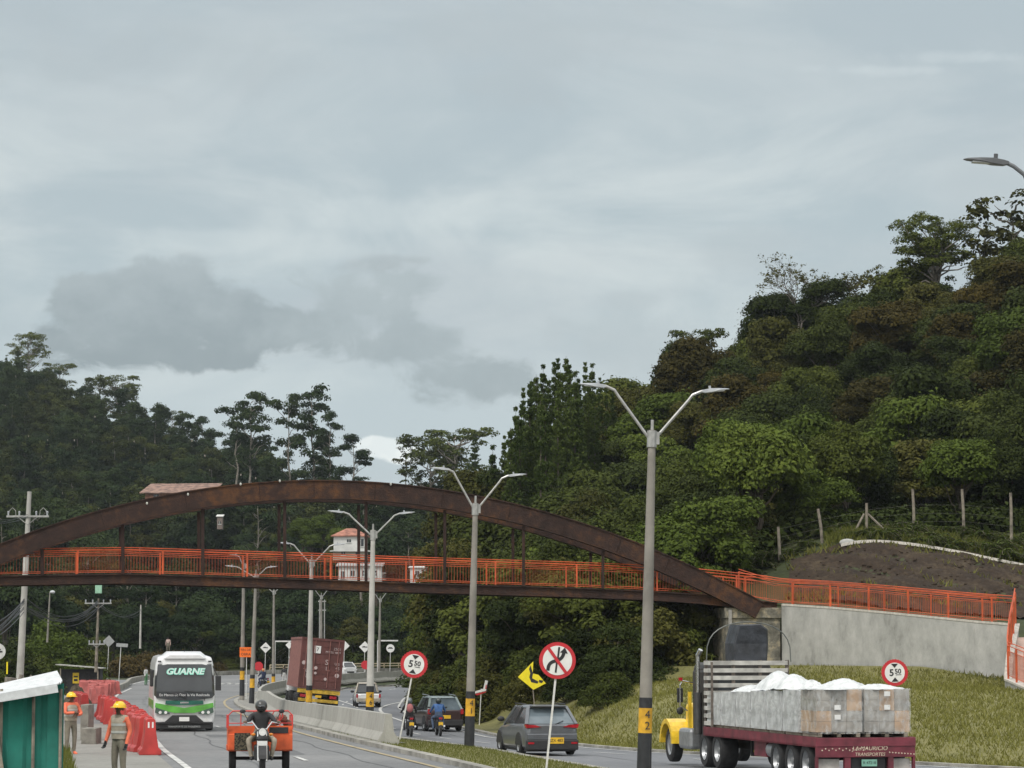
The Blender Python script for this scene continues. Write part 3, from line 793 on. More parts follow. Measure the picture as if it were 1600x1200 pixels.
GR = {
 'dark': ('dark_broadleaf_tree','dark green broadleaf tree packed in the dense wood on the right hillside','dark trees of the right hillside wood'),
 'mid': ('broadleaf_tree','mid green or olive broadleaf tree packed in the dense wood on the right hillside','olive green trees of the right hillside wood'),
 'bright': ('bright_broadleaf_tree','fresh light green broadleaf tree among darker ones on the right hillside','light green trees of the right hillside wood'),
 'rust': ('rusty_broadleaf_tree','rusty brown leaved tree among green ones on the right hillside','brown leaved trees of the right hillside wood'),
 'conifer': ('conifer_tree','pointed dark conifer in the spiky clump at the left end of the right hill','spiky conifers on the right hill'),
}
def hplant(key, x, y, s, **k):
    g = ''.join(c for c in key if not c.isdigit()); nm, lb, gr = GR[g]
    return plant(key, x, y, s, lb, group=gr, name=nm, **k)
taken = []
def free(x, y, d):
    for (a, b) in taken:
        if (a-x)**2+(b-y)**2 < d*d: return False
    taken.append((x, y)); return True
def y0(px): return float(np.interp(px, [600,660,700,750,800,860,960,1080,1150,1220,1320,1450,1600,1800], [290,236,212,176,158,147,144,146,152,156,157,160,160,160]))
def dmax(px): return float(np.interp(px, [600,700,740,1000,1600,1800], [290,236,242,276,262,262]))
random.seed(3); np.random.seed(3)
tries = 0; nh = 0
while tries < 12000 and nh < 195:
    tries += 1
    px = random.uniform(690, 1680); a0, a1 = y0(px)+1.5, dmax(px)
    if a1 < a0: continue
    y = a0+(a1-a0)*random.random(); x = gx(px, y)
    if y < 262 and x < RRf(y)+2.6: continue
    if not free(x, y, 4.1 if y < 185 else 5.2): continue
    # colour zones as on the hill: rusty band across the upper middle, light green low right
    hn = (y-a0)/(a1-a0+.1); q = random.random()
    if 760 < px < 960 and hn > .55 and q < .55: continue
    if px > 1030 and .25 < hn < .8 and q < .24: k = 'rust%d' % random.randint(0, 1)
    elif px > 1000 and hn < .35 and q < .3: k = 'bright%d' % random.randint(0, 1)
    elif q < .55: k = 'mid%d' % random.randint(0, 4)
    elif q < .62: k = 'bright%d' % random.randint(0, 1)
    else: k = 'dark%d' % random.randint(0, 3)
    s = random.uniform(.62, .95)*(.8 if y < 170 else 1)
    hplant(k, x, y, s, sink=.9*s); nh += 1
for i, (px, py, Y) in enumerate([(838,585,232),(852,600,228),(866,566,234),(885,556,236),(892,590,230),(915,566,238),(905,610,229),(822,622,228),(948,602,240),(876,578,231),(806,640,232),(818,606,235),(831,592,236),(849,574,238),(872,560,240),(904,588,238),(926,572,240),(938,590,242),(958,605,244),(788,684,233),(815,632,230),(858,590,233),(845,604,229),(828,600,231),(920,590,233),(899,580,229),(890,570,234),(812,650,226),(930,632,232),(872,612,224),(798,668,226),(770,700,230),(845,640,222),(986,598,250),(1020,590,252)]):
    k = 'conifer%d' % (i % 3); hgt = (14,12,15)[i % 3]; x = gx(px, Y); g = H(x, Y); top = at(px, py, Y).z
    t = hplant(k, x, Y, min(1.25, max(.5, (top-g+.3)/hgt)), sz=1.0, sink=.3); t.scale = (t.scale[0]*.72, t.scale[1]*.72, t.scale[2])
for px, py, Y in [(955,612,250),(975,606,252),(1000,600,255),(1025,588,258),(1045,588,260),(1012,610,250),(985,634,246),(960,650,242),(1065,572,262),(1120,556,262),(1150,548,262),(1175,530,262),(815,668,228),(790,700,228),(765,716,232),(850,650,222),(880,640,220),(910,650,220),(935,664,222)]:
    x = gx(px, Y); g = H(x, Y); tp_ = at(px, py, Y).z; hplant(random.choice(('mid0','mid1','mid3','dark0')), x, Y, min(1.1, max(.6, (tp_-g+1)/9.5)), sz=1.0, sink=1)
# singular skyline trees of the right hill
def sky_tree(key, px, py, Y, h, label, s=1.0, name='tree', w=1.0, **kw):
    x = gx(px, Y); top = at(px, py, Y).z
    t = plant(key, x, Y, 1.0, label, name=name, z=top-h, sz=1.0, sink=0, **kw)
    hh = {'airy0':9,'globe0':9,'airy1':8,'bare0':11,'bare1':9,'euca0':18,'euca1':16,'euca2':20,'dark0':9,'dark1':9,'mid1':9,'bush1':5,'farbroad0':14,'conifer0':14,'conifer1':12}[key]
    t.scale = (h/hh*w, h/hh*w, h/hh); return t
sky_tree('globe0', 1468, 334, 258, 8.6, 'big airy round tree standing on the skyline of the right hill', w=1.2)
sky_tree('airy1', 1535, 350, 258, 8, 'thin open tree on the skyline just right of the big airy round tree')
sky_tree('airy1', 1592, 315, 256, 10, 'tall sparse tree at the right edge of the photo on the skyline', w=1.2)
sky_tree('bare0', 1250, 384, 256, 9.2, 'leafless pale tree in front of a dark round tree on the skyline', w=1.15, name='bare_tree')
sky_tree('dark0', 1208, 452, 259, 7.5, 'dark round tree behind the leafless pale tree, its left half', w=1.05)
sky_tree('dark1', 1285, 446, 259, 7.5, 'dark round tree behind the leafless pale tree, its right half', w=1.0)
sky_tree('airy1', 1345, 440, 262, 5, 'small sparse tree on the skyline between the dark round tree and the big airy one', w=1.3)
sky_tree('airy0', 1090, 525, 262, 7.5, 'airy spreading tree on the skyline right of the tallest lamp post', w=.85)
sky_tree('bare1', 1046, 530, 262, 6, 'thin leafless sapling on the skyline left of the airy spreading tree', w=.4, name='bare_tree')
sky_tree('airy1', 1375, 425, 262, 6, 'little thin tree poking above the skyline left of the big airy round tree', w=.7)
# roadside bushes along the foot of the right hill
n = 0
for i in range(400):
    y = random.uniform(120, 262); x = RRf(y)+random.uniform(1.6, 5)+(2.2 if y < 145 else 0)
    if not free(x, y, 2.3) or n > 44: continue
    if y < 140 and x > 5.5: continue
    n += 1
    plant('bush%d' % random.choice((0,1,1,2,2,0)), x, y, random.uniform(.42, .8)*(.62 if y < 142 else 1), 'leafy bush at the foot of the right hill beside the carriageway', 'bush', 'roadside bushes on the right', 'bush')
# ferns and scrub on the hill below and behind the wooden fence
fr = []
for (px, Y) in [(1085,147),(1100,149),(1120,150),(1140,151),(1165,151),(1190,152),(1210,153),(1235,153),(1260,154),(1110,153),(1150,154),(1180,155),(1225,156),(1255,157),(1290,156)]+[(px, 156+random.random()*2.5) for px in range(1316,1640,13)]+[(px, 153.4+random.random()*1.6) for px in range(1330,1640,17)]:
    x = gx(px, Y); plant('fern%d' % random.randint(0, 1), x, Y, random.uniform(.8, 1.35), 'light green fern clump among the wooden posts on the right hill', 'fern', 'ferns on the right hill', 'fern')
for px, Y, s in [(1060,141,.5),(1075,144,.6),(1095,152,.7),(1130,157,.6),(1170,158,.6),(1240,159,.7),(1035,139,.6),(1010,137,.7),(985,135,.6),(965,133,.6),(1090,141,.6),(1110,144,.5)]:
    plant('bush%d' % random.choice((0,1,2)), gx(px, Y), Y, s, 'low bush on the bank between the arch foot and the wood', 'bush', 'low bushes beside the arch foot', 'bush')
# young plants and hedge on the left of the road
for px, Y, s, k in [(66,246,1.1,'bush3'),(88,252,1.15,'bush3'),(108,250,.95,'bush3'),(50,240,.95,'bush3'),(76,262,1.3,'bush0'),(20,205,.8,'bush1'),(128,252,.8,'bush0'),(36,222,.9,'bush0'),(-20,165,.6,'bush0')]:
    plant(k, gx(px, Y), Y, s, 'yellow green hedge bush beside the utility pole at the left', 'bush', 'hedge bushes at the left', 'bush')
for px, Y, s in [(215,300,1.0),(240,310,.9),(285,305,1.05),(262,320,.8),(190,315,.8),(330,330,.8)]:
    plant('redbush', gx(px, Y), Y, s, 'reddish brown bush behind the white minibus at the bend', 'bush', 'reddish bushes behind the bend', 'reddish_bush')
for px, Y, s in [(360,352,.55),(375,352,.6),(390,353,.5),(620,352,.5),(650,350,.6)]:
    plant('bush0', gx(px, Y), Y, s, 'small round bush on the outer verge of the far bend', 'bush', 'small bushes on the far verge', 'bush')
for px, py, Y, h in [(472,812,400,5.6),(505,806,402,6.4),(530,826,396,4.2),(488,836,394,3.8)]:
    x = gx(px, Y); plant('bright0', x, Y, h/9, 'young light green tree beside the white house with the red roof', group='young trees by the white house', name='young_tree', z=at(px, py, Y).z-h, sz=1, sink=0)
# the wood behind the bend: individual trees in front, the rest as one mass
FL = 'tall dark tree of the wood closing the valley behind the footbridge'
nv = 0; tries = 0
houses = [(545,380),(565,370),(660,372),(285,470),(345,480)]
while nv < 62 and tries < 4000:
    tries += 1
    px = random.uniform(-60, 760); Y = random.uniform(356, 470); x = gx(px, Y)
    if not free(x, Y, 6.2): continue
    if 505 < px < 700 and Y < 412: continue
    if 440 < px < 560 and 376 < Y < 425: continue
    if 200 < px < 350 and Y < 478 and Y > 415: continue
    k = random.choice(('farbroad0','farbroad1','farbroad2','euca0','euca1','farbroad1'))
    plant(k, x, Y, random.uniform(.7, 1.0), FL, group='trees closing the valley', name='valley_tree', sink=1); nv += 1
for px, Y, s in [(230,345,.6),(280,350,.55),(345,352,.5),(400,350,.55),(150,340,.6),(455,350,.5),(100,335,.7),(55,330,.7),(10,320,.8),(500,352,.45),(430,355,.6),(310,350,.6),(370,356,.6),(640,340,.5),(690,330,.5),(600,352,.5),(540,355,.45),(180,345,.55)]:
    plant(random.choice(('farbroad0','farbroad2','farbroad1','airy0')), gx(px, Y), Y, s, 'tangled grey green tree at the outer edge of the far bend', group='tangled trees along the far bend', name='roadside_tree', sink=1.2)
# skyline trees of the left hill and the valley
for (k, px, py, Y, h, lb, w_) in [
 ('euca0',390,622,520,22,'tall eucalyptus on the skyline, left of the pair above the arch crown',.8),
 ('euca1',368,634,525,18,'eucalyptus with a broad top at the left of the skyline group above the arch',.9),
 ('euca1',452,624,520,22,'slender eucalyptus, left one of the two highest above the arch crown',.7),
 ('euca2',490,612,518,26,'highest eucalyptus on the skyline above the arch crown',.85),
 ('euca0',512,652,515,18,'eucalyptus with drooping top right of the highest one on the skyline',.7),
 ('airy0',44,528,798,14,'umbrella shaped tree at the top of the left hill',.9),
 ('airy0',180,594,760,14,'open crowned tree standing clear on the slope of the left hill skyline',1.0),
 ('airy0',150,598,765,12,'spreading flat topped tree on the left hill skyline beside the open crowned one',1.0),
 ('conifer0',24,542,800,16,'dark pointed tree next to the umbrella shaped one on the left hill',1.3),
 ('conifer1',6,556,800,12,'short dark pointed tree at the far left of the skyline',.9),
 ('airy0',90,572,785,10,'low twisted tree on the skyline right of the umbrella shaped one',1.1),
 ('airy0',268,646,720,8,'small umbrella shaped tree on the skyline at the foot of the left hill',.8),
 ('euca1',318,655,690,16,'round topped tree on the skyline between left hill and eucalyptus group',1.0),
 ('euca0',556,686,510,16,'shaggy tree on the skyline left of the bright cloud gap',1.0),
 ('airy0',715,680,470,13,'broad umbrella crowned tree on the skyline right of the bright cloud gap',1.15),
 ('airy0',672,690,475,12,'round airy tree on the skyline at the right rim of the bright cloud gap',1.1),
 ('airy1',632,704,478,7,'little lone tree on the skyline in the bright cloud gap',1.0),
 ('conifer1',742,680,452,10,'pointed tree where the valley meets the right hill on the skyline',1.2)]:
    sky_tree(k, px, py, Y, h, lb, w=w_)
# far wood as one mass: points on the slope carrying whole trees
lib = bpy.data.collections.new('wood_kinds')
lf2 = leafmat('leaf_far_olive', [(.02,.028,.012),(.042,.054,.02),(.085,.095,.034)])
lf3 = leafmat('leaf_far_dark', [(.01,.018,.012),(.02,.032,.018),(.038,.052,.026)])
def libtree(gen, lm, i):
    Vs, limbs = gen; V = np.concatenate(Vs).reshape(-1, 3); nq = len(V)//4
    mb = MB()
    for pts, rs in limbs:
        if rs[0] > .12: mb.tube(pts, [max(r, .12) for r in rs], 4)
    Q = np.arange(len(V)).reshape(-1, 4); T = [f for f in mb.f if len(f) == 4]
    V2 = np.array([tuple(v) for v in mb.v]); Q2 = np.array(T)+len(V)
    me = npmesh('wood_kind', np.concatenate([V, V2]), np.concatenate([Q, Q2]), [lm, bark_pale], mi=np.r_[np.zeros(len(Q), np.int32), np.ones(len(Q2), np.int32)])
    o = bpy.data.objects.new('wood_kind', me); lib.objects.link(o)
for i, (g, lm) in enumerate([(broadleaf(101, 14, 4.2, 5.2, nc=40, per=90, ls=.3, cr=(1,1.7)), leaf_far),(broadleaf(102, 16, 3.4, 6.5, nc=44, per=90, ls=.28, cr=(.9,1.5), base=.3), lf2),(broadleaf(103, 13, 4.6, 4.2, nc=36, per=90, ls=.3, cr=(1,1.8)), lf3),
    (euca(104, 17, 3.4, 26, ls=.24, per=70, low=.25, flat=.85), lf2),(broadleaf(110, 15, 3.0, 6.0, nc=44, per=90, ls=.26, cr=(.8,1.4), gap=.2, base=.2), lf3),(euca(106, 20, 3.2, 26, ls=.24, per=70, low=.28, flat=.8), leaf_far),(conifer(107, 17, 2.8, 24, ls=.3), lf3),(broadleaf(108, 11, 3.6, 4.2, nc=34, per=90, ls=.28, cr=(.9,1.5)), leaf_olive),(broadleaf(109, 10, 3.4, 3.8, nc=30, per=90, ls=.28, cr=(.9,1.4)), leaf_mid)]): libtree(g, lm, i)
def scatter(name, label, P, smin, smax, seed):
    me = bpy.data.meshes.new(name); Z = Hn(P[:, 0], P[:, 1])-1.0
    me.vertices.add(len(P)); me.vertices.foreach_set('co', np.c_[P, Z].astype(np.float32).ravel()); me.update()
    o = linkmesh(name, me); tag(o, label, 'wood', kind='stuff')
    ng = bpy.data.node_groups.new(name, 'GeometryNodeTree'); ng.interface.new_socket('Geometry', in_out='INPUT', socket_type='NodeSocketGeometry'); ng.interface.new_socket('Geometry', in_out='OUTPUT', socket_type='NodeSocketGeometry')
    n = ng.nodes; l = ng.links; gi = n.new('NodeGroupInput'); go = n.new('NodeGroupOutput'); ip = n.new('GeometryNodeInstanceOnPoints'); ci = n.new('GeometryNodeCollectionInfo')
    ci.inputs['Collection'].default_value = lib; ci.inputs['Separate Children'].default_value = True; ci.inputs['Reset Children'].default_value = True
    rv = n.new('FunctionNodeRandomValue'); rv.data_type = 'FLOAT_VECTOR'; rv.inputs[0].default_value = (0,0,0); rv.inputs[1].default_value = (0,0,6.283); rv.inputs['Seed'].default_value = seed
    sv = n.new('FunctionNodeRandomValue'); sv.data_type = 'FLOAT'; sv.inputs[2].default_value = smin; sv.inputs[3].default_value = smax; sv.inputs['Seed'].default_value = seed+7
    iv = n.new('FunctionNodeRandomValue'); iv.data_type = 'INT'; iv.inputs[4].default_value = 0; iv.inputs[5].default_value = 8; iv.inputs['Seed'].default_value = seed+3
    e2r = n.new('FunctionNodeEulerToRotation')
    l.new(gi.outputs[0], ip.inputs['Points']); l.new(ci.outputs[0], ip.inputs['Instance']); ip.inputs['Pick Instance'].default_value = True
    l.new(iv.outputs[2], ip.inputs['Instance Index']); l.new(rv.outputs[0], e2r.inputs[0]); l.new(e2r.outputs[0], ip.inputs['Rotation']); l.new(sv.outputs[1], ip.inputs['Scale']); l.new(ip.outputs[0], go.inputs[0])
    m = o.modifiers.new('wood', 'NODES'); m.node_group = ng
np.random.seed(5); P = []
while len(P) < 1900:
    px = np.random.uniform(-120, 800); D = float(np.interp(px, [-100,0,200,400,600,760], [830,810,760,610,500,460]))
    Y = 470+(D+8-470)*np.random.rand()**.8 if D > 470 else 466
    P.append((gx(px, Y), Y))
scatter('distant_wood', 'mixed green distant forest covering the left hill and the valley slope', np.array(P), .5, .92, 3)
P = []
for _ in range(700):
    px = np.random.uniform(1690, 3000); Y = np.random.uniform(158, 300); P.append((gx(px, Y), Y))
for _ in range(500):
    px = np.random.uniform(-900, -120); Y = np.random.uniform(330, 800); P.append((gx(px, Y), Y))
scatter('hillside_wood', 'continuing wood on the hillsides just beyond both edges of the photo', np.array(P), .45, .75, 11)
# undergrowth that closes the gaps between the hillside trees
np.random.seed(8); Vs = []; U = []
while len(U) < 3800:
    px = np.random.uniform(640, 1680); a0 = y0(px); y = a0+(dmax(px)+4-a0)*np.random.rand(); x = gx(px, y)
    if y < 265 and x < RRf(y)+2.4: continue
    U.append((x, y))
U = np.array(U); uz = Hn(U[:, 0], U[:, 1])
for (x, y), z in zip(U, uz): Vs.append(clump_leaves((x, y, z+.3), np.random.uniform(.7,1.5), 90, .15, .8).astype(np.float32))
o = linkmesh('undergrowth', to_mesh('undergrowth', Vs, leafmat('leaf_under', [(.016,.024,.009),(.034,.048,.016),(.06,.075,.026)])))
tag(o, 'dense dark undergrowth between the trees of the right hillside', 'undergrowth', kind='stuff')

# trees that stand in front of the houses and below the deck
FG = [(p, Y, s) for p, Y, s in [(505,362,.5),(530,366,.52),(556,362,.5),(585,366,.55),(612,362,.52),(640,366,.55),(668,362,.6),(695,366,.6),(722,362,.7),(480,362,.55),(455,368,.55),(430,364,.55),(408,368,.6),(385,362,.55),(360,367,.6),(335,362,.6),(310,368,.6),(285,363,.55),(260,366,.6),(235,362,.6),(205,366,.6),(175,362,.6),(145,367,.7),(115,362,.7),(85,368,.7)]]
for p_, Y, s_ in FG:
    plant(random.choice(('farbroad0','farbroad1','farbroad2')), gx(p_, Y), Y+random.uniform(-2,2), s_*random.uniform(.85,1.05), 'leafy tree of the dark row standing below deck height behind the far bend', group='row of trees below deck height', name='row_tree', sink=1.6*s_)
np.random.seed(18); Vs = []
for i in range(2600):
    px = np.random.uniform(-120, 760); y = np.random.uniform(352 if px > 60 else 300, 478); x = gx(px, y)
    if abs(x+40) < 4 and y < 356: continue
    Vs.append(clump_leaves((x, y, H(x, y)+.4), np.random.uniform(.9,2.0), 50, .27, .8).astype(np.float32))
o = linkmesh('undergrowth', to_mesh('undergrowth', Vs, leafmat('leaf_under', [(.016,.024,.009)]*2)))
tag(o, 'dark undergrowth between the trunks of the valley trees behind the bend', 'undergrowth', kind='stuff')
# ---------- footbridge ----------
rust = mat3('rusted_steel', [(.022,.013,.011),(.042,.023,.018),(.12,.052,.02)], (.35,2.6), rough=.8, bump=.3, bscale=14, pos=(.36,.5,.66))
rust2 = mat3('rusted_steel_dark', [(.018,.011,.009),(.032,.018,.015),(.06,.03,.02)], (.6,3), rough=.85, bump=.2, bscale=14)
bal_m = mat('baluster_paint', (.34,.075,.022), .6, var=.3, scale=1.2)
orange = mat('orange_paint', (.52,.085,.022), .5, var=.25, scale=1.2, bump=.1)
orange_dull = mat('orange_paint_dull', (.42,.075,.022), .6, var=.3, scale=1.2)
pale_steel = mat('pale_rail_steel', (.5,.47,.42), .5, var=.15)
SK = .17; WB = 3.0
def bY(x, far=0): return 135+SK*(x+6)+far*WB*.98       # the bridge crosses the road square to its heading
def bpt(px, py, far=0):
    """point on the near (far=0) face plane of the bridge seen at px,py"""
    Y = 135.0
    for _ in range(4): Y = bY(gx(px, Y))
    p = at(px, py, Y)
    if far: p = p+Vector((-SK*WB*.98, WB*.98, 0))*far
    return p
br = thing('footbridge', 'rusty steel arch footbridge with orange railings spanning both carriageways', 'footbridge', (0,0,0))
def arch_y(px): return 765+.000402*(px-500)**2      # centre line of the rib
for far in (0, 1):
    mb = MB(); rows = []
    pxs = list(range(-215, 1190, 20))
    for px in pxs:
        p = bpt(px, arch_y(px)); p2 = bpt(px+5, arch_y(px+5)); t = (p2-p).normalized()
        if far: p = p+Vector((-SK, 1, 0))*WB*.98
        wv = Vector((-SK, 1, 0)).normalized(); up = t.cross(wv).normalized()
        if up.z < 0: up = -up
        h = .39; w_ = .24; fl = .3
        sec = [(-w_,-h),(-fl,-h),(-fl,-h-.05),(fl,-h-.05),(fl,-h),(w_,-h),(w_,h),(fl,h),(fl,h+.05),(-fl,h+.05),(-fl,h),(-w_,h)]
        rows.append([p+wv*a+up*b for a, b in sec])
    mb.grid(rows, close=True); n = 12
    mb.add(rows[0], [tuple(range(n))]); mb.add(rows[-1], [tuple(range(n))])
    ao = mb.build('arch_rib', rust, br)
    # splice plates
    for px in (-60, 40, 160, 290, 405, 490, 545, 585, 690, 795, 880, 965, 1040, 1105):
        p = bpt(px, arch_y(px)); p2 = bpt(px+5, arch_y(px+5)); t = (p2-p).normalized()
        if far: p = p+Vector((-SK, 1, 0))*WB*.98
        wv = Vector((-SK, 1, 0)).normalized(); up = t.cross(wv).normalized()
        mb = MB(); mb.beam(p-wv*.25-up*.38, p-wv*.25+up*.38, .035, .025); mb.build('weld_seam', rust2, ao)
    if far == 0:
        mb = MB()
        for px, py in ((231,787),(295,773),(377,757),(438,752),(611,757)):
            q = bpt(px, py)-Vector((0,.32,0)); mb.ball(q, (.05,.05,.07), 7, 5)
        mb.build('pale_patch', mat('bird_droppings', (.5,.5,.46), .8), ao)
DK = [(-160,902),(0,899),(120,897),(200,896),(300,899),(400,902),(500,905),(600,909),(700,912),(800,915),(900,918),(1000,922),(1080,927),(1140,933),(1215,941)]
def dk(px): return float(np.interp(px, [d[0] for d in DK], [d[1] for d in DK]))
def deckpt(px, far=0, dz=0): return bpt(px, dk(px), far)+Vector((0,0,dz))
for far in (0, 1):
    mb = MB(); rows = []
    for px in range(-160, 1216, 25):
        p = deckpt(px, far); wv = Vector((-SK,1,0)).normalized(); k = -1 if far == 0 else 1
        q = [(0,0),(0,-.06),(.1,-.06),(.1,-.4),(0,-.4),(0,-.46),(.26,-.46),(.26,-.4),(.14,-.4),(.14,-.06),(.26,-.06),(.26,0)]
        rows.append([p+wv*(a*-k)+Vector((0,0,b)) for a, b in q])
    mb.grid(rows, close=True); mb.add(rows[0], [tuple(range(12))]); mb.add(rows[-1], [tuple(range(12))])
    mb.build('deck_girder', rust, br)
mb = MB()
rows = []
for px in range(-160, 1216, 25):
    a = deckpt(px, 0); b = deckpt(px, 1); a = a+(b-a).normalized()*.3; b = b+(a-b).normalized()*.3
    rows.append([a+Vector((0,0,.0)), b, b-Vector((0,0,.12)), a-Vector((0,0,.12))])
mb.grid(rows, close=True)
mb.build('deck_slab', mat('deck_concrete', (.16,.15,.135), .9, var=.3), br)
mb = MB()
for px in range(-150, 1200, 42):
    a = deckpt(px, 0); b = deckpt(px, 1); mb.beam(a+(b-a)*.09-Vector((0,0,.27)), a+(b-a)*.91-Vector((0,0,.27)), .12, .24)
mb.build('cross_beams', rust2, br)
for far in (0, 1):
    for px in (-60, 66, 192, 317, 445, 572, 695, 818, 942):
        top = bpt(px, arch_y(px)); bot = deckpt(px)
        if top.z-bot.z < 1.3: continue
        sh = Vector((-SK,1,0))*WB*.98*far; mb = MB()
        mb.beam(top+sh-Vector((0,0,.5)), bot+sh-Vector((0,0,.02)), .14, .14); mb.build('hanger', rust2, br)
def railing(parent, pts, h=1.15, post=3.9, bal=.14, m=orange, panels=None, pt=.075, gap=False, tops=(1.0,.9), name='railing', top_m=None, br_=.0085):
    """pts: 3D polyline along the feet"""
    pts = [Vector(p) for p in pts]; d = [0]
    for a, b in zip(pts[:-1], pts[1:]): d.append(d[-1]+(b-a).length)
    def P(s): return Vector([float(np.interp(s, d, [p[k] for p in pts])) for k in range(3)])
    mb = MB(); n = max(2, int(d[-1]/.6)); ss = [d[-1]*i/n for i in range(n+1)]
    up = Vector((0,0,1))
    for k in tops: mb.tube([P(s)+up*h*k for s in ss], .021, 6)
    for k in (.76, .1): mb.tube([P(s)+up*h*k for s in ss], .016, 5)
    s = 0; mbb = MB()
    while s < d[-1]:
        q = P(s)
        mbb.cyl(q+up*h*.1, q+up*h*.76, br_, n=3, caps=False); s += bal
    r = mb.build(name, m, parent); bb = mbb.build('balusters', bal_m, r); bb['kind'] = 'stuff'
    s = .01
    while s <= d[-1]+.01:
        for e in (0,):
            if s+e > d[-1]+.02: continue
            q = P(s+e); mp = MB(); mp.box(q+up*h*.45, (pt if e == 0 else .06, .07, h*.9)); mp.build('post', m, r)
        s += post
    return r
for far in (0, 1):
    pp = [deckpt(px, far, .02)+Vector((-SK,1,0))*(.15 if far == 0 else -.15) for px in range(-150, 1215, 15)]
    railing(br, pp, 1.18)

# ---------- abutment, ramp wall, lower ramp ----------
wall_m = mat3('ramp_concrete', [(.16,.16,.145),(.34,.34,.32),(.46,.455,.43)], (.28,1.5), rough=.85, bump=.25, bscale=6, pos=(.32,.47,.62), stretch=(1,1,.6))
abut_m = mat3('weathered_concrete', [(.09,.085,.07),(.2,.19,.155),(.42,.36,.25)], (1.2,3), rough=.9, bump=.5, bscale=8, pos=(.36,.5,.6))
cop_m = mat('pale_coping', (.5,.47,.42), .8, var=.15)
a0 = bpt(1134, 944); a1 = bpt(1219, 948)
ab = thing('bridge_abutment', 'stained concrete pier under the right foot of the arch', 'abutment', (0,0,0))
mb = MB(); za = a1.z-.05
base = [(a0.x,a0.y),(a1.x,a1.y),(a1.x-SK*3.4,a1.y+3.4),(a0.x-SK*3.4,a0.y+3.4)]
mb.prism(base, 0, za-.5, 'Z'); mb.build('pier', abut_m, ab, bevel=.02)
mb = MB(); cx = sum(b[0] for b in base)/4; cy = sum(b[1] for b in base)/4
mb.prism([(cx+(b[0]-cx)*1.05, cy+(b[1]-cy)*1.05) for b in base], za-.5, za, 'Z'); mb.build('pier_cap', abut_m, ab, bevel=.02)
mb = MB(); mb.box((a0.x+.2, a0.y-.03, za-2.2), (.16,.16,4.2)); mb.build('drain_pipe', mat('grey_pipe', (.28,.27,.25), .6), ab)
# ramp wall: top edge pixels with chosen distances
RW = [(1222,943,137.5),(1300,948,134.5),(1380,955,131.5),(1460,963,128.5),(1530,970,126),(1583,974,124.5)]
rw = thing('ramp_wall', 'long grey concrete retaining wall carrying the footbridge ramp', 'wall', (0,0,0))
top = [at(*p) for p in RW]; mb = MB(); rows = []
for p in top:
    rows.append([(p.x, p.y, -1), (p.x, p.y, p.z-.1), (p.x, p.y+.35, p.z-.1), (p.x, p.y+.35, -1)])
mb.grid(rows, close=True); mb.add(rows[0], [(0,1,2,3)]); mb.add(rows[-1], [(0,1,2,3)]); mb.build('wall', wall_m, rw)
mb = MB(); mb.grid([[(p.x, p.y-.04, p.z-.1), (p.x, p.y-.04, p.z), (p.x, p.y+.42, p.z), (p.x, p.y+.42, p.z-.1)] for p in top], close=True)
e = top[-1]; mb.build('coping', cop_m, rw)
for i_ in range(1, 9):
    t_ = i_/9*(len(top)-1); k_ = int(t_); q_ = top[k_].lerp(top[min(k_+1, len(top)-1)], t_-k_)
    if i_ % 3 == 1: mb = MB(); mb.box((q_.x, q_.y-.004, q_.z-1.9), (.014,.012,3.5)); mb.build('formwork_joint', wall_m, rw)
    mb = MB(); mb.cyl((q_.x+.55, q_.y-.12, q_.z-1.9-.1*(i_%2)), (q_.x+.55, q_.y+.3, q_.z-1.9-.1*(i_%2)), .045, n=8); mb.build('drain_hole', abut_m, rw)
# walking surface of the ramp and the wall behind it, down to the rounded turn
mb = MB(); mb.grid([[(p.x, p.y+.42, p.z-.06), (p.x-.2, p.y+2.6, p.z-.06)] for p in top]); mb.build('ramp_slab', conc_path, rw)
mb = MB(); q = top[-1]; L2 = Vector((gx(1568,118), 118, 0))
turn = [q+Vector((0,0,0)), Vector((q.x-.35, q.y-1.4, q.z-.5)), Vector((gx(1570,121), 121, q.z-1.3)), Vector((gx(1566,118.5), 118.5, at(1566,1060,118.5).z)), Vector((gx(1600,115), 115, at(1600,1075,115).z)), Vector((gx(1680,112), 112, at(1680,1090,112).z))]
rows = [[(p.x, p.y, -1), (p.x, p.y, p.z-.08), (p.x+.28, p.y+.22, p.z-.08), (p.x+.28, p.y+.22, -1)] for p in turn]
mb.grid(rows, close=True); mb.add(rows[-1], [(0,1,2,3)]); tw = mb.build('turn_wall', wall_m, rw)
mb = MB(); mb.grid([[(p.x-.04, p.y-.04, p.z-.08), (p.x-.04, p.y-.04, p.z), (p.x+.33, p.y+.25, p.z), (p.x+.33, p.y+.25, p.z-.08)] for p in turn], close=True); mb.build('turn_coping', cop_m, tw)
mb = MB()
mb.grid([[p+Vector((.3,.3,-.1)), p+Vector((4.5,3,-.1))] for p in turn[1:]]); mb.build('lower_slab', mat('salmon_concrete', (.42,.3,.25), .8, var=.2, scale=2), rw)
rr = thing('ramp_railing', 'orange railing along the top of the long ramp wall', 'railing', (0,0,0))
pp = [bpt(px, dk(px))+Vector((0,.35,.03)) for px in (1165,1190)]+[p+Vector((0,.2,.0)) for p in top]
railing(rr, pp, 1.18, 2.75, .11, br_=.011)
pp = [p+Vector((-.3,2.3,.0)) for p in top]
railing(rr, [bpt(1160, 930)+Vector((0,2.2,.1))]+pp, 1.2, 3.3, .13, m=orange_dull)
railing(rr, [p+Vector((.12,.1,0)) for p in turn], 1.5, 1.35, .1)

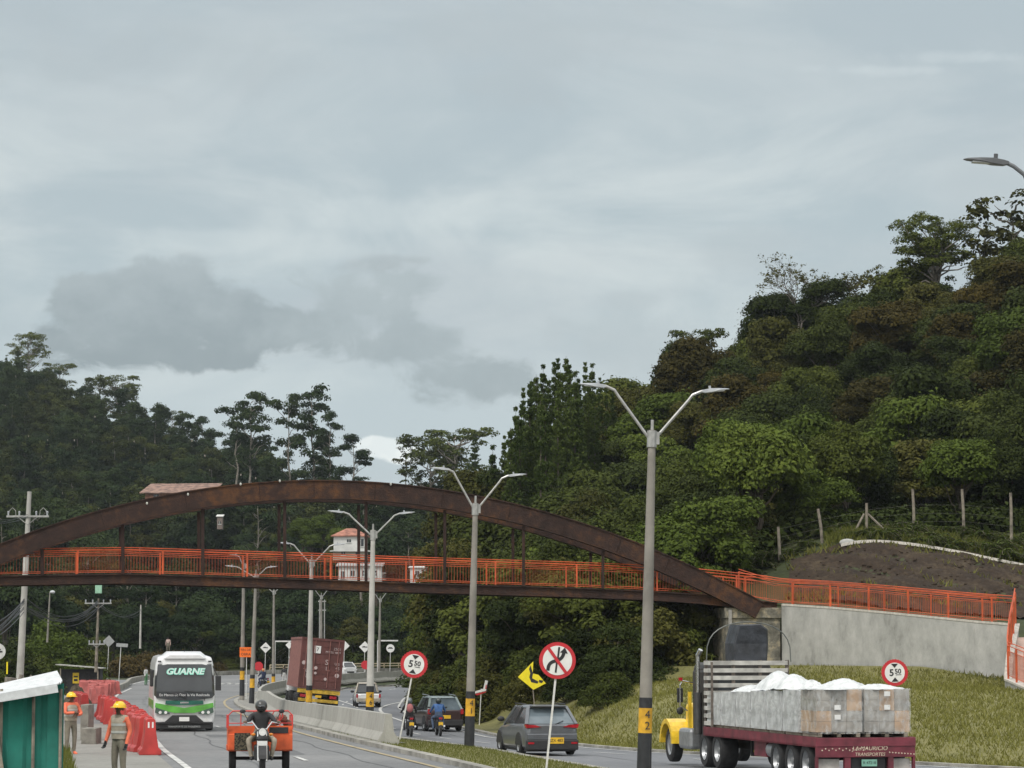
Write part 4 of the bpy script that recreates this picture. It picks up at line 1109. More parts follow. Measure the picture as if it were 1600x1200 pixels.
# dug soil bank and pale ditch edge above the ramp
soil = mat3('dug_soil', [(.014,.009,.006),(.032,.021,.013),(.075,.055,.032)], (.6,3), rough=.95, bump=1.0, bscale=3, pos=(.32,.5,.66))
rowsA = [(gx(1225,142),142),(gx(1300,142.5),141.5),(gx(1400,141),140),(gx(1500,139),138.5),(gx(1620,137),136.5),(gx(1700,136),136)]
rowsB = [(gx(1235,151),151),(gx(1318,153),152.2),(gx(1400,153),152.6),(gx(1500,153),152.6),(gx(1620,153),152.4),(gx(1720,152),152)]
drape('soil_bank', rowsA, rowsB, 160, 70, .06, soil, rough=.13)
mb = MB(); dt = smooth_poly([(gx(1312,152),151.8),(gx(1360,152.6),152.4),(gx(1440,152.6),152.5),(gx(1520,152.4),152.3),(gx(1620,152),152),(gx(1700,152),152)], 50)
mb.grid([[(p[0], p[1]-.28, H(*p)+.05), (p[0], p[1]-.25, H(*p)+.2), (p[0], p[1]+.12, H(*p)+.22), (p[0], p[1]+.15, H(*p)-.1)] for p in dt])
tag(mb.build('drainage_ditch', cop_m), 'pale concrete ditch edge running along the top of the dug soil bank', 'ditch edge')
mb = MB()
rs_ = random.Random(4)
for i in range(380):
    px = rs_.uniform(1230, 1620); Y = rs_.uniform(142, 152); x = gx(px, Y); r = rs_.uniform(.03, .11)
    mb.ball((x, Y, H(x, Y)+.1), (r*1.4, r, r*.6), 5, 3)
tag(mb.build('soil_clods', soil), 'loose dark soil clods strewn over the dug bank above the ramp', 'soil', kind='stuff')
np.random.seed(12); q = [(gx(px, Y), Y) for px, Y in zip(np.random.uniform(1225, 1620, 3000), np.random.uniform(141, 152.5, 3000)) if (Y > 151.2 or (px < 1300 and Y < 143.5) or math.sin(px*.05+Y*1.7) > .9)]
tag(blades('grass', q, .28, .1, gl2, 1.8), 'sparse dry grass on the dug soil bank above the ramp', 'grass', kind='stuff')
np.random.seed(13); tag(blades('grass', [(gx(px, Y), Y) for px, Y in zip(np.random.uniform(1290, 1640, 6000), np.random.uniform(152.9, 157.5, 6000))], .35, .1, gl, 1.4), 'rough green grass between the pale ditch edge and the wooden posts', 'grass', kind='stuff')
wood = mat('weathered_wood', (.2,.175,.14), .9, var=.4, scale=3, bump=.4)
def wpost(px, ytop, ybot, Y, label, lean=0, braces=(), r=.085):
    b = at(px, ybot, Y); t_ = at(px+lean, ytop, Y)
    o = thing('fence_post', label, 'post', b); mb = MB(); d = t_-b
    mb.tube([(0,0,-.5), d*.5+Vector((.02,0,0)), d], [r*1.05, r, r*.9], 7); mb.build('stake', wood, o)
    for (bx, by, tx, ty) in braces:
        mb = MB(); mb.cyl(at(bx, by, Y-.3)-b, at(tx, ty, Y)-b, .07, .06, 6); mb.build('brace', wood, o)
wpost(1140, 858, 902, 150, 'short dark post with a pale brace just above the arch foot', 2, ((1122,893,1138,864),))
wpost(1218, 823, 887, 152, 'straight brown wooden post at the left end of the soil bank', -2)
wpost(1286, 795, 852, 154, 'leaning pale post left of the braced post', -8)
wpost(1353, 786, 840, 156, 'wooden post propped by two slanting braces', 1, ((1333,836,1350,803),(1388,834,1356,803)))
wpost(1428, 764, 828, 157, 'tallest wooden post right of the braced one', -2)
wpost(1506, 764, 828, 157, 'thin wooden post, second from the right on the bank', -3)
wpost(1580, 770, 836, 156, 'wooden post at the right end of the fence on the bank', -1)
wires = MB()
for hz in (.35, .8, 1.25, 1.7):
    P0 = [at(1218,850,152), at(1286,835,154), at(1353,820,156), at(1428,812,157), at(1506,812,157), at(1580,820,156)]
    for a, b in zip(P0[:-1], P0[1:]): wires.cyl(a+Vector((0,0,hz-.9)), b+Vector((0,0,hz-.9)), .006, n=3)
tag(wires.build('fence_wires', mat('wire', (.2,.19,.17), .5)), 'thin fence wires strung between the wooden posts on the bank', 'wire fence')
mb = MB(); mb.ball((0,0,0), (.45,.3,.22), 9, 6); tag(mb.build('boulder', mat('pale_stone', (.36,.36,.34), .9, bump=.5), loc=at(1324,848,152)), 'pale rounded stone at the left end of the ditch edge', 'boulder')

# ---------- street lamps ----------
pole_m = mat('pole_concrete', (.23,.215,.19), .8, var=.2, scale=1.5, bump=.25)
pole_l = mat('pole_concrete_light', (.44,.43,.4), .8, var=.15, scale=1.5, bump=.2)
black_p = mat('black_band', (.02,.022,.026), .6, var=.3)
ylw = mat('yellow_band', (.62,.34,.02), .55, var=.2, scale=5)
galv = mat('galvanised', (.38,.38,.365), .4, metal=.5, var=.15)
lum_m = mat('luminaire_grey', (.09,.095,.1), .4, metal=.3, var=.1)
lum_b = mat('luminaire_light', (.36,.38,.4), .4, var=.1)
lens_m = mat('luminaire_lens', (.55,.57,.58), .2, var=.05)
def luminaire(parent, base, dirv, s=1.0, m=lum_m):
    dirv = Vector(dirv).normalized(); side = Vector((0,0,1)).cross(dirv).normalized(); up = dirv.cross(side)
    mb = MB(); rows = []
    for t, w_, a, b in ((-.06,.05,.03,-.04),(.05,.09,.05,-.07),(.28,.15,.07,-.06),(.55,.17,.055,-.02),(.82,.13,.03,0),(.9,.04,.015,.0)):
        c = base+dirv*t*s
        rows.append([c-side*w_*s+up*b*s, c-side*w_*.8*s+up*a*s, c+side*w_*.8*s+up*a*s, c+side*w_*s+up*b*s])
    mb.grid(rows, close=True); mb.add(rows[0], [(0,1,2,3)]); mb.add(rows[-1], [(0,1,2,3)])
    o = mb.build('lamp_head', m, parent, bevel=.01)
    mb = MB(); c = base+dirv*.5*s-up*.035*s; mb.beam(c-dirv*.22*s, c+dirv*.22*s, .22*s, .03*s); mb.build('lens', lens_m, o)
    mb = MB(); c = base+dirv*.22*s+up*.07*s; mb.cyl(c, c+up*.1*s, .045*s, n=9); mb.build('photocell', m, o)
    return o
def lamp(name, base, top, label, arms, band=True, m=pole_m, digits=None, s=1.0, group='double armed street lamps along the median', r0=.175, r1=.09, hm=lum_b, am=galv):
    """base, top: world points; arms: list of ((dx,dz) elbow, (dx,dz) tip) offsets in metres"""
    o = thing(name, label, 'street lamp', base, 0, group)
    B = Vector((0,0,0)); T = Vector(top)-Vector(base); up = T.normalized(); Hh = T.length
    mb = MB(); mb.tube([up*-.8, up*.0, up*Hh*.5, up*Hh], [r0, r0, (r0+r1)/2, r1], 12); mb.build('pole', m, o, smooth=True)
    def rr_(h): return lerp(r0, r1, h/Hh)+.004
    if band:
        for h0, h1, mm, nm in ((0,1.1,black_p,'black_band'),(1.1,1.7,ylw,'yellow_band'),(1.7,1.95,black_p,'black_band')):
            mb = MB(); mb.cyl(up*h0, up*h1, rr_(h0), rr_(h1), 14, caps=False); bo = mb.build(nm, mm, o, smooth=True)
        if digits:
            for i, c in enumerate(digits): text(c, .27, black_p, o, 'number', tuple(up*(1.54-.27*i)+Vector((.05,-r0-.003,0))), ext=.003)
    mb = MB(); mb.cyl(up*(Hh-.42), up*(Hh-.02), r1+.035, n=10); mb.box(up*(Hh-.2)+Vector((.13,0,0)), (.1,.12,.3)); mb.cyl(up*Hh, up*(Hh+.25), .04, n=6); mb.build('clamp', am, o)
    for (e, t_) in arms:
        E = up*(Hh-.25)+Vector((e[0], 0, e[1])); K = up*(Hh-.25)+Vector((t_[0], 0, t_[1]))
        st = up*(Hh-.3); k = 1 if e[0] > 0 else -1
        P_ = [st, st*.3+E*.7+Vector((0,0,0)), E-(E-st).normalized()*.25, E-(E-st).normalized()*.1+Vector((0,0,.015)), E+(K-E).normalized()*.15, K]
        mb = MB(); mb.tube(P_, .036, 8); mb.build('arm', am, o, smooth=True)
        luminaire(o, K, Vector((1 if K.x > 0 else -1, 0, .07)), s, hm)
    return o
def lampA(Y, px_t, py_t, px_b, hb, tips, label, elbow=.66, **k):
    t = at(px_t, py_t, Y); b = at(px_b, hb, Y)
    arms = []
    for (px, py) in tips:        # pixel of the lamp head's inner end
        e = at(px, py, Y)-t; K = Vector((e.x, 0, e.z+.25)); E = Vector((e.x*.84, 0, e.z+.25-.035))
        arms.append(((E.x, E.z), (K.x, K.z)))
    return lamp('street_lamp', b, t, label, arms, **k)
lampA(70, 1019, 672, 1006, 1217, [(945,603),(1100,611)], 'tallest double armed lamp post with yellow and black bands beside the truck', digits='42', s=.7)
lampA(100, 743, 786, 733, 1169, [(700,733),(796,743)], 'double armed lamp post on the median between the two round signs', digits='41', s=.68)
lampA(120, 583, 828, 577, 1146, [(535,800),(626,802)], 'pale double armed lamp post in front of the white pickup', digits='46', m=pole_l, s=.68)
lampA(148, 487, 874, 482, 1131, [(452,849),(523,851)], 'pale double armed lamp post in front of the red container', m=pole_l, s=.68)
lampA(190, 400, 896, 393, 1101, [(366,885),(420,886)], 'double armed lamp post on the kerb beside the barrier nose, nearest of the far three', s=.68)
lampA(200, 381, 880, 378, 1087, [(372,868)], 'grey lamp post holding the orange notice beside it', s=.68)
lampA(258, 428, 922, 427, 1087, [(444,912),(412,914)], 'distant double armed lamp post left of the red container', s=.68)
lampA(300, 502, 930, 502, 1062, [(490,921),(513,922)], 'faint distant lamp post above the red container', band=False, s=.68)
lampA(300, 594, 935, 592, 1062, [(585,928),(606,925)], 'faint dark lamp post close behind the pale one in front of the pickup', band=False, s=.68)
# single lamp at the right edge of the frame
Yl = 47; t = at(1640, 330, Yl); b = Vector((t.x-.1, Yl, H(t.x, Yl)))
lamp('street_lamp', b, t, 'grey lamp head reaching in from the right edge against the sky', [((at(1590,262,Yl)-t).x, (at(1590,262,Yl)-t).z+.25) and (((at(1597,266,Yl)-t).x, (at(1597,266,Yl)-t).z+.25), ((at(1572,254,Yl)-t).x, (at(1572,254,Yl)-t).z+.25))], s=.78, group=None, hm=lum_m, am=mat('dull_steel', (.16,.17,.18), .5, metal=.3))

# ---------- utility poles and cables ----------
def upole(px_t, py_t, px_b, py_b, Y, label, cross, r=.15, m=pole_l, kit=True, name='utility_pole'):
    b = at(px_b, py_b, Y); t_ = at(px_t, py_t, Y); o = thing(name, label, 'utility pole', b)
    d = t_-b; mb = MB(); mb.tube([d*-.05, d*.5, d], [r, r*.8, r*.55], 9); mb.build('pole', m, o, smooth=True)
    for (fr_, w_) in cross:
        c = d*fr_; mb = MB(); mb.box(c+Vector((0,-.12,0)), (w_,.1,.1)); ca = mb.build('crossarm', galv, o)
        mb = MB()
        for k in (-1, 1): mb.cyl(c+Vector((k*w_*.25,-.12,0)), c+Vector((0,-.12,-w_*.2)), .025, n=5)
        mb.build('brace', galv, o)
        for k in (-.46, -.2, .2, .46):
            mb = MB(); mb.cyl(c+Vector((k*w_,-.12,.05)), c+Vector((k*w_,-.12,.2)), .045, n=7); mb.ball(c+Vector((k*w_,-.12,.22)), .06, 7, 5); mb.build('insulator', lum_b, o)
    return o
up1 = upole(46, 768, 31, 1058, 150, 'tall pale concrete utility pole with crossarm at the left', ((.865,2.2),), r=.2)
mb = MB(); d = at(46,768,150)-at(31,1058,150)
for k in (-1, 1):
    c = d*.865
    mb.tube([c+Vector((k*.62,-.1,.05)), c+Vector((k*.64,-.1,.3)), c+Vector((k*.8,-.1,.45)), c+Vector((k*.95,-.1,.3)), c+Vector((k*1.0,-.1,.1))], .018, 5)
mb.build('arrester', galv, up1)
upole(154, 935, 150, 1045, 215, 'dark wooden utility pole behind the roadside kiosk', ((.93,2.0),(.35,1.2)), r=.13, m=wood)
upole(78, 925, 74, 1000, 210, 'thin grey pole with a small white lamp at the left', (), r=.08, m=pole_m)
upole(220, 945, 219, 1010, 300, 'slim grey pole in front of the trees left of the minibus', (), r=.12, m=pole_l)
mb = MB(); mb.ball((0,0,0), (.2,.2,.12), 8, 5); o = mb.build('lamp_globe', lens_m, None, loc=at(82,925,210)); tag(o, 'small white lamp globe at the top of the thin pole', 'lamp')
# pale green box hanging at the pole top, below the deck
c = at(154,920,214.5); mb = MB(); mb.box(c, (.5,.14,.68)); mb.cyl(c+Vector((0,.0,.34)), c+Vector((0,0,.52)), .14, n=8)
tag(mb.build('green_box', mat('mint_green', (.28,.5,.36), .5), bevel=.02), 'pale green box hanging at a pole top below the left part of the deck', 'box')
cab = mat('cable_black', (.02,.022,.024), .6); cab_l = mat('cable_grey', (.05,.055,.06), .5)
def cables(label, A, B, n, sag, spread, m, r=.02):
    mb = MB(); rs_ = random.Random(len(label))
    for i in range(n):
        a = A+Vector((0,0,rs_.uniform(-spread, spread))); b = B+Vector((0,0,rs_.uniform(-spread, spread))); s = sag*rs_.uniform(.7,1.25)
        mb.tube([a+(b-a)*t+Vector((0,0,-4*s*t*(1-t))) for t in [k/14 for k in range(15)]], r, 4)
    tag(mb.build('overhead_cables', m), label, 'cables')
cables('dark sagging bundle of cables between the left pole and the wooden pole', at(42,945,150), at(153,945,215), 9, 1.0, .35, cab)
cables('cable bundle leaving the left pole towards the left edge of the photo', at(38,945,150), at(-60,1000,120), 9, .5, .5, cab_l)
cables('thin wires from the crossarm of the left pole to the left edge', at(44,806,150), at(-80,795,130), 3, .4, .12, cab_l, .014)
cables('power wires running from the wooden pole along the far bend', at(154,942,215), at(220,955,300), 4, .7, .2, cab, .018)

# H frame pole far behind the container
o = thing('utility_pole', 'small grey double pole structure above the red container', 'utility pole', at(503,1000,330)); mb = MB()
for k in (-.28, .28): mb.cyl((k,0,-3), (k,0,4.6), .07, n=6)
mb.box((0,0,3.4), (.9,.1,.12)); mb.box((0,0,4.4), (.9,.1,.12)); mb.build('frame', galv, o)

# ---------- signs ----------
white_s = mat('sign_white', (.72,.72,.7), .45, var=.05); red_s = mat('sign_red', (.5,.02,.03), .45, var=.08)
black_s = mat('sign_black', (.015,.015,.018), .5); ywl = mat('sign_yellow', (.75,.62,.01), .45, var=.06); org_s = mat('sign_orange', (.85,.16,.01), .5, var=.05)
post_w = mat('sign_post_white', (.62,.62,.6), .5, var=.1); back_s = mat('sign_back', (.35,.36,.36), .5, metal=.3)
def disc(mb, r, y0, y1, n=40, c=(0,0)):
    mb.prism([(c[0]+r*math.cos(2*math.pi*i/n), c[1]+r*math.sin(2*math.pi*i/n)) for i in range(n)], y0, y1, 'Y')
def sign_root(px, py, Y, px_b, label, name='road_sign', cat='road sign', zb=None, pw=.05, pm=None, rz=0):
    c = at(px, py, Y); xb = gx(px_b, Y); zb = H(xb, Y) if zb is None else zb
    o = thing(name, label, cat, (xb, Y, zb), rz); v = Vector((c.x-xb, 0, c.z-zb)); tilt = math.atan2(v.x, v.z); o.rotation_euler = (0, tilt, rz)
    hh = v.length; mb = MB(); mb.box((0,.05,hh*.5-.15), (pw, pw, hh+.3)); mb.build('sign_post', pm or post_w, o)
    return o, hh
def height_sign(px, py, Y, px_b, d, label, big, sup):
    o, hh = sign_root(px, py, Y, px_b, label); R_ = d/2
    mb = MB(); disc(mb, R_, -.01, .02, 48); f = mb.build('sign_plate', red_s, o, loc=(0,0,hh))
    # scalloped dark reflective beads round the red rim
    mb = MB()
    for i in range(30):
        a = 2*math.pi*i/30; mb.cyl((R_*.985*math.cos(a),-.012,R_*.985*math.sin(a)), (R_*.985*math.cos(a),.015,R_*.985*math.sin(a)), R_*.055, n=6)
    mb.build('rim', red_s, f)
    mb = MB(); disc(mb, R_*.76, -.02, -.012, 48); mb.build('face', white_s, f)
    mb = MB()
    for k in (1, -1): mb.prism([(-R_*.27,k*R_*.68),(R_*.27,k*R_*.68),(0,k*R_*.36)], -.028, -.021)
    mb.build('arrows', black_s, f)
    text(big, R_*.72, black_s, f, 'numeral', (-R_*.24,-.022,-.02*R_), ext=.004, offset=.008)
    text(sup, R_*.5, black_s, f, 'numeral', (R_*.24,-.022,R_*.08), ext=.004, offset=.006)
    mb = MB(); mb.box((R_*.28,-.024,-R_*.17), (R_*.42,.006,R_*.05)); mb.build('underline', black_s, f)
    return o
height_sign(647, 1038, 97, 624, .9, 'round red and white 5.50 height limit sign on the grass median', '5', '50')
height_sign(1398, 1051, 99, 1398, .9, 'round red and white 5.50 height limit sign above the end of the truck load', '5', '50')
o, hh = sign_root(871, 1032, 71, 852, 'round no overtaking sign with a red slash on a leaning post')
R_ = .45; mb = MB(); disc(mb, R_, -.01, .02, 56); f = mb.build('sign_plate', red_s, o, loc=(0,0,hh))
mb = MB(); disc(mb, R_*.8, -.02, -.012, 56); mb.build('face', white_s, f)
mb = MB()
def ribbon(mb, pts, w_, y0, y1):
    a = offs(pts, w_/2); b = offs(pts, -w_/2)
    for i in range(len(pts)-1): mb.prism([a[i], a[i+1], b[i+1], b[i]], y0, y1)
cur = smooth_poly([(-.21,-.27),(-.205,-.14),(-.14,-.05),(0,.0),(.1,.07),(.135,.17),(.14,.25)], 22, 3)
ribbon(mb, cur, .082, -.027, -.021); mb.prism([(.04,.2),(.235,.19),(.15,.335)], -.0272, -.0212)
ribbon(mb, [(-.015,-.3),(-.01,-.04)], .045, -.0268, -.0208); ribbon(mb, [(.005,.04),(.01,.33)], .045, -.0268, -.0208)
mb.build('arrow', black_s, f)
mb = MB(); ribbon(mb, [(-.245,.275),(.245,-.285)], .075, -.036, -.030); mb.build('slash', red_s, f)
# yellow bent warning diamond
o, hh = sign_root(831, 1056, 128, 839, 'bent yellow diamond warning sign with black symbol behind the grey car', pm=wood)
mb = MB(); Rr = .62
mb.prism([(-Rr,0.0),(0.02,-Rr),(Rr*.95,-.38),(.3,.02),(.05,.1),(.12,Rr*1.02)], -.01, .01); f = mb.build('sign_plate', ywl, o, loc=(0,0,hh), bevel=.004)
mb = MB(); mb.prism([(-.02,.48),(.06,.1),(.0,-.1),(.28,-.28),(.22,-.36),(-.05,-.28),(-.12,-.05),(-.06,.12),(-.1,.3)], -.018, -.012); mb.prism([(.3,-.2),(.5,-.25),(.42,-.35),(.3,-.32)], -.018, -.012); mb.build('symbol', black_s, f)
def diamond(px, py, Y, d, label, m=white_s, inner=True):
    o, hh = sign_root(px, py, Y, px, label); r = d/2
    mb = MB(); mb.prism([(-r,0),(0,-r),(r,0),(0,r)], -.01, .015); f = mb.build('sign_plate', m, o, loc=(0,0,hh))
    if inner:
        mb = MB(); mb.box((0,-.016,0), (r*.9,.006,r*.16)); mb.box((-r*.12,-.016,r*.1), (r*.3,.006,r*.12)); mb.build('symbol', black_s, f)
diamond(415, 1012, 262, .98, 'white diamond sign left of the red container above the rider in blue')
diamond(570, 1011, 300, 1.2, 'white diamond sign half hidden behind the pale lamp post')
diamond(538, 1009, 300, 1.1, 'pale diamond sign peeking out right of the red container top', inner=False)
diamond(170, 1002, 255, 1.05, 'grey back of a diamond sign beside the roadside kiosk', back_s, False)
diamond(452, 1008, 300, .8, 'small pale sign peeking out left of the red container', inner=False)
def disc_sign(px, py, Y, d, label, m=white_s, sym=True, n=40, name='road_sign', rot=0):
    o, hh = sign_root(px, py, Y, px, label, name); mb = MB(); disc(mb, d/2, -.01, .015, n); f = mb.build('sign_plate', m, o, loc=(0,0,hh))
    if rot: f.rotation_euler = (0, rot, 0)
    if sym: mb = MB(); mb.box((0,-.016,0), (d*.62,.006,d*.1)); mb.box((0,-.016,.08), (d*.4,.006,d*.08)); mb.build('symbol', black_s, f)
disc_sign(610, 1013, 300, .85, 'small white round sign with black line right of the pale lamp post')
disc_sign(404, 1041, 260, .85, 'red octagonal stop sign beside the rider in blue', red_s, False, 8, rot=R(22.5))
disc_sign(571, 1039, 300, .95, 'red octagonal stop sign beside the far white car', red_s, False, 8, rot=R(22.5))
disc_sign(-4, 1018, 110, .62, 'pale round sign cut by the left edge of the photo', mat('sign_pale', (.5,.5,.5), .5), True)
# street name sign
o, hh = sign_root(189, 1008, 250, 188, 'grey street name board on a slim white post at the bend'); mb = MB(); mb.box((.1,0,0), (1.0,.04,.3)); mb.build('board', back_s, o, loc=(0,0,hh))
# orange notice
oo = thing('orange_notice', 'small orange roadworks notice reading FIN DE OBRA', 'road sign', at(384,1019,199)); mb = MB(); mb.box((0,0,0), (.84,.03,.68)); f = mb.build('board', org_s, oo)
mb = MB(); mb.cyl((.05,.04,-3.2), (.05,.04,0), .03, n=6); mb.build('sign_post', post_w, oo)
text('FIN DE', .23, black_s, f, loc=(0,-.018,.15), sx=1.0); text('OBRA', .25, black_s, f, loc=(0,-.018,-.15))
# chevron marker by the hill
oo, hh = sign_root(752, 1076, 150, 749, 'tilted red and white marker board half hidden in the roadside bushes'); mb = MB(); mb.prism([(-.35,-.28),(.25,-.1),(.32,.42),(.18,.45),(.1,.0),(-.3,-.15)], -.01, .01); f = mb.build('board', white_s, oo, loc=(0,0,hh))
mb = MB(); mb.prism([(-.33,-.3),(.27,-.12),(.24,-.18),(-.2,-.36)], -.014, -.005); mb.prism([(.2,.0),(.26,.0),(.27,.22),(.22,.22)], -.014, -.011); mb.build('stripes', red_s, f)
# horizontal white barrier arms far away
for px0, px1, py, Y, lb in ((590,622,1001,305,'thin white horizontal bar above the round white sign'),(430,455,1002,305,'short white horizontal bar left of the red container')):
    a = at(px0, py, Y); b = at(px1, py, Y); mb = MB(); mb.beam(a, b, .12, .14); mb.cyl((a.x,a.y,H(a.x,a.y)-.1), a, .05, n=6)
    tag(mb.build('overhead_bar', post_w), lb, 'bar')

# ---------- guard rails ----------
def guardrail(name, P, h, label, m, posts=2.0, top=.12):
    o = thing(name, label, 'guard rail', (0,0,0)); mb = MB(); Z = [H(*p) for p in P]
    for dz in (0, -.28):
        rows = [[(p[0], p[1], z+h+dz), (p[0], p[1]-.04, z+h+dz-top/2), (p[0], p[1], z+h+dz-top)] for p, z in zip(P, Z)]
        mb.grid(rows)
    mb.build('rail', m, o, fixn=False)
    d = 0
    for i in range(len(P)-1):
        a = Vector(P[i]); b = Vector(P[i+1]); d += (b-a).length
        if d > posts:
            d = 0; mb = MB(); mb.box((a.x, a.y+.05, Z[i]+h/2-.1), (.1,.1,h+.1)); mb.build('post', m, o)
gr_m = mat('galvanised_old', (.34,.34,.3), .6, var=.3); cr_m = mat('cream_rail', (.5,.42,.28), .6, var=.2)
guardrail('guardrail', smooth_poly([(gx(57,205),205),(gx(62,232),232),(gx(100,262),262),(gx(165,285),285)], 60), 1.0, 'grey metal guard rail curving behind the dirt mound at the left', gr_m, top=.2)
guardrail('guardrail', offs([p for p in LLp if p[0] < 6 and p[1] > 325], 1.4), 1.1, 'cream coloured guard rail along the outer edge of the far bend', cr_m, 1.2, .12)
o = profile_wall('low_wall', offs([p for p in LLp if p[0] < 8 and p[1] > 318], .7), [(-.15,-.3),(-.15,.32),(.15,.32),(.15,-.3)], cop_m)
tag(o, 'pale low kerb wall along the outer edge of the far bend', 'wall')

# ---------- red road barriers ----------
redp = mat('red_plastic', (.44,.04,.035), .45, var=.2, scale=2); redp2 = mat('red_plastic_faded', (.4,.1,.09), .6, var=.25, scale=2)
def red_barrier(loc, rz, label, group=None, m=redp, nm='red_barrier'):
    o = thing(nm, label, 'road barrier', loc, rz, group)
    prof = [(-.3,0),(-.3,.12),(-.22,.2),(-.15,.62),(-.13,.95),(-.08,1.0),(.08,1.0),(.13,.95),(.15,.62),(.22,.2),(.3,.12),(.3,0)]
    mb = MB(); mb.prism(prof, -.85, -.05); mb.prism(prof, .05, .85); mb.box((0,0,.45), (.2,.3,.8)); mb.build('shell', m, o, bevel=.02)
    if group is None:
        for k in (-.055, .055): mb = MB(); mb.box((k,-.852,.82), (.045,.01,.16)); mb.build('reflector', white_s, o)
    for y in (-.45, .45): mb = MB(); mb.box((0,y,1.01), (.1,.5,.05)); mb.build('handle', m, o)
    return o
b0 = None; y = 80.0
first = red_barrier((LL(y)-.2, y, H(LL(y)-.2, y)+.06), .16, 'nearest red plastic water barrier with two white reflectors, behind the right worker')
src = red_barrier((0,0,0), 0, 'red plastic water barrier in the long row closing the left edge of the road', 'red water barriers in the long row', m=redp)
bpy.context.view_layer.update()
def copy2(o, loc, rz):
    c = o.copy(); COL.objects.link(c); c.location = loc; c.rotation_euler = (0,0,rz)
    for ch in o.children:
        d = ch.copy(); COL.objects.link(d); d.parent = c
    return c
src2 = red_barrier((0,0,0), 0, 'faded red plastic barrier in the cluster at the far end of the row', 'faded red barriers in the far cluster', m=redp2)
bpy.context.view_layer.update()
Yb = []; y = 82.3
while y < 158: Yb.append(y); y += 2.35
for i, y in enumerate(Yb):
    x = LL(y)-.2-.015*(y-82)+random.uniform(-.18,.18)-(.8 if y > 140 else 0); rz = .16+random.uniform(-.14,.14); p = (x, y, H(x, y)+.06)
    if i == 0: src.location = p; src.rotation_euler = (0,0,rz)
    else: copy2(src, p, rz)
cl = [(140,232),(145,226),(150,238),(152,228),(157,230),(160,222),(163,232),(167,224),(171,230),(176,224),(180,230),(186,226),(150,205),(154,198),(148,190),(158,212),(165,214)]
for i, (px, Y) in enumerate(cl):
    x = gx(px, Y); p = (x, Y, H(x, Y)+.05); rz = random.uniform(.2, 1.5)
    if i == 0: src2.location = p; src2.rotation_euler = (0,0,rz)
    else: copy2(src2, p, rz)

# ---------- shelter, kiosk, mound, blocks ----------
tarp = mat('green_mesh_cloth', (.012,.15,.115), .8, var=.3, scale=1.2, bump=.4, bscale=3); tin = mat('tin_roof', (.6,.62,.63), .45, metal=.2, var=.1)
sh = thing('green_shelter', 'site shelter of green cloth with a white corrugated roof at the lower left', 'shelter', (0,0,0))
Ys = 58; zb = H(-9.6, Ys)-.3; xr = gx(104, Ys); xl = gx(-60, Ys)
mb = MB(); rows = []
for j in range(30):
    x = lerp(xl, xr-.02, j/29); wv = .035*math.sin(j*1.7)+.02*math.sin(j*3.1); rows.append([(x, Ys+wv, zb), (x, Ys+wv*.6, zb+1), (x, Ys+wv*.4, at(100,1082,Ys).z)])
mb.grid(rows)
mb.grid([[(xr-.2*k, Ys+k, zb), (xr-.2*k, Ys+k, at(100,1074,Ys).z)] for k in (0, 1, 2, 3)])
mb.build('cloth_wall', tarp, sh, smooth=True)
mb = MB(); mb.box2((xr-.32,Ys-.05,zb), (xr+.0,Ys-.02,at(80,1068,Ys).z)); mb.build('cloth_flap', tarp, sh)
mb = MB(); n = 60; rows = []
for j in range(n):
    y = Ys-.5+j/(n-1)*3.2; c = .02*math.sin(j*1.05)
    zl = at(-60,1094,Ys).z+.2*(y-Ys)*.35; zr = at(103,1066,Ys).z+.2*(y-Ys)*.35
    rows.append([(xl, y, zl+c), (xr-.03-.2*max(0, y-Ys), y, zr+c)])
mb.grid(rows); o = mb.build('roof_sheet', tin, sh); so_ = o.modifiers.new('s', 'SOLIDIFY'); so_.thickness = .02
mb = MB(); mb.beam((xl, Ys-.5, at(-60,1102,Ys).z), (xr-.05, Ys-.5, at(103,1075,Ys).z), .04, .16); mb.build('fascia', tin, sh)
for x in (gx(8,Ys), gx(58,Ys), xr-.05):
    mb = MB(); mb.cyl((x, Ys-.08, zb-.2), (x, Ys-.08, zb+2.4), .035, n=6); mb.build('post', wood, sh)
mb = MB(); mb.beam((gx(20,Ys), Ys-.15, zb), (gx(2,Ys), Ys-.15, zb+1.5), .1, .04); mb.build('leaning_board', wood, sh)
ki = thing('roadside_kiosk', 'low dark roadside kiosk with a tin roof and yellow poster', 'kiosk', (gx(130,235),235,H(gx(130,235),235)), R(3)); dark_w = mat('dark_boards', (.02,.02,.022), .8, var=.3)
mb = MB(); mb.box((0,0,.95), (3.3,2.4,1.9)); mb.build('wall', dark_w, ki)
mb = MB(); mb.prism([(-1.9,2.25),(1.9,1.95),(1.9,2.02),(-1.9,2.32)], -1.8, 1.5); mb.build('roof', gr_m, ki)
mb = MB(); mb.box((-.3,-1.22,1.2), (.5,.03,.85)); po = mb.build('poster', mat('yellow_poster', (.6,.42,.02), .6), ki)
mb = MB(); mb.box((-.3,-1.245,1.32), (.34,.008,.12)); mb.box((-.3,-1.245,1.05), (.3,.008,.18)); mb.build('print', black_s, po)
for x in (-1.5, 1.5): mb = MB(); mb.box((x,-1.6,1.0), (.09,.09,2.0)); mb.build('post', wood, ki)
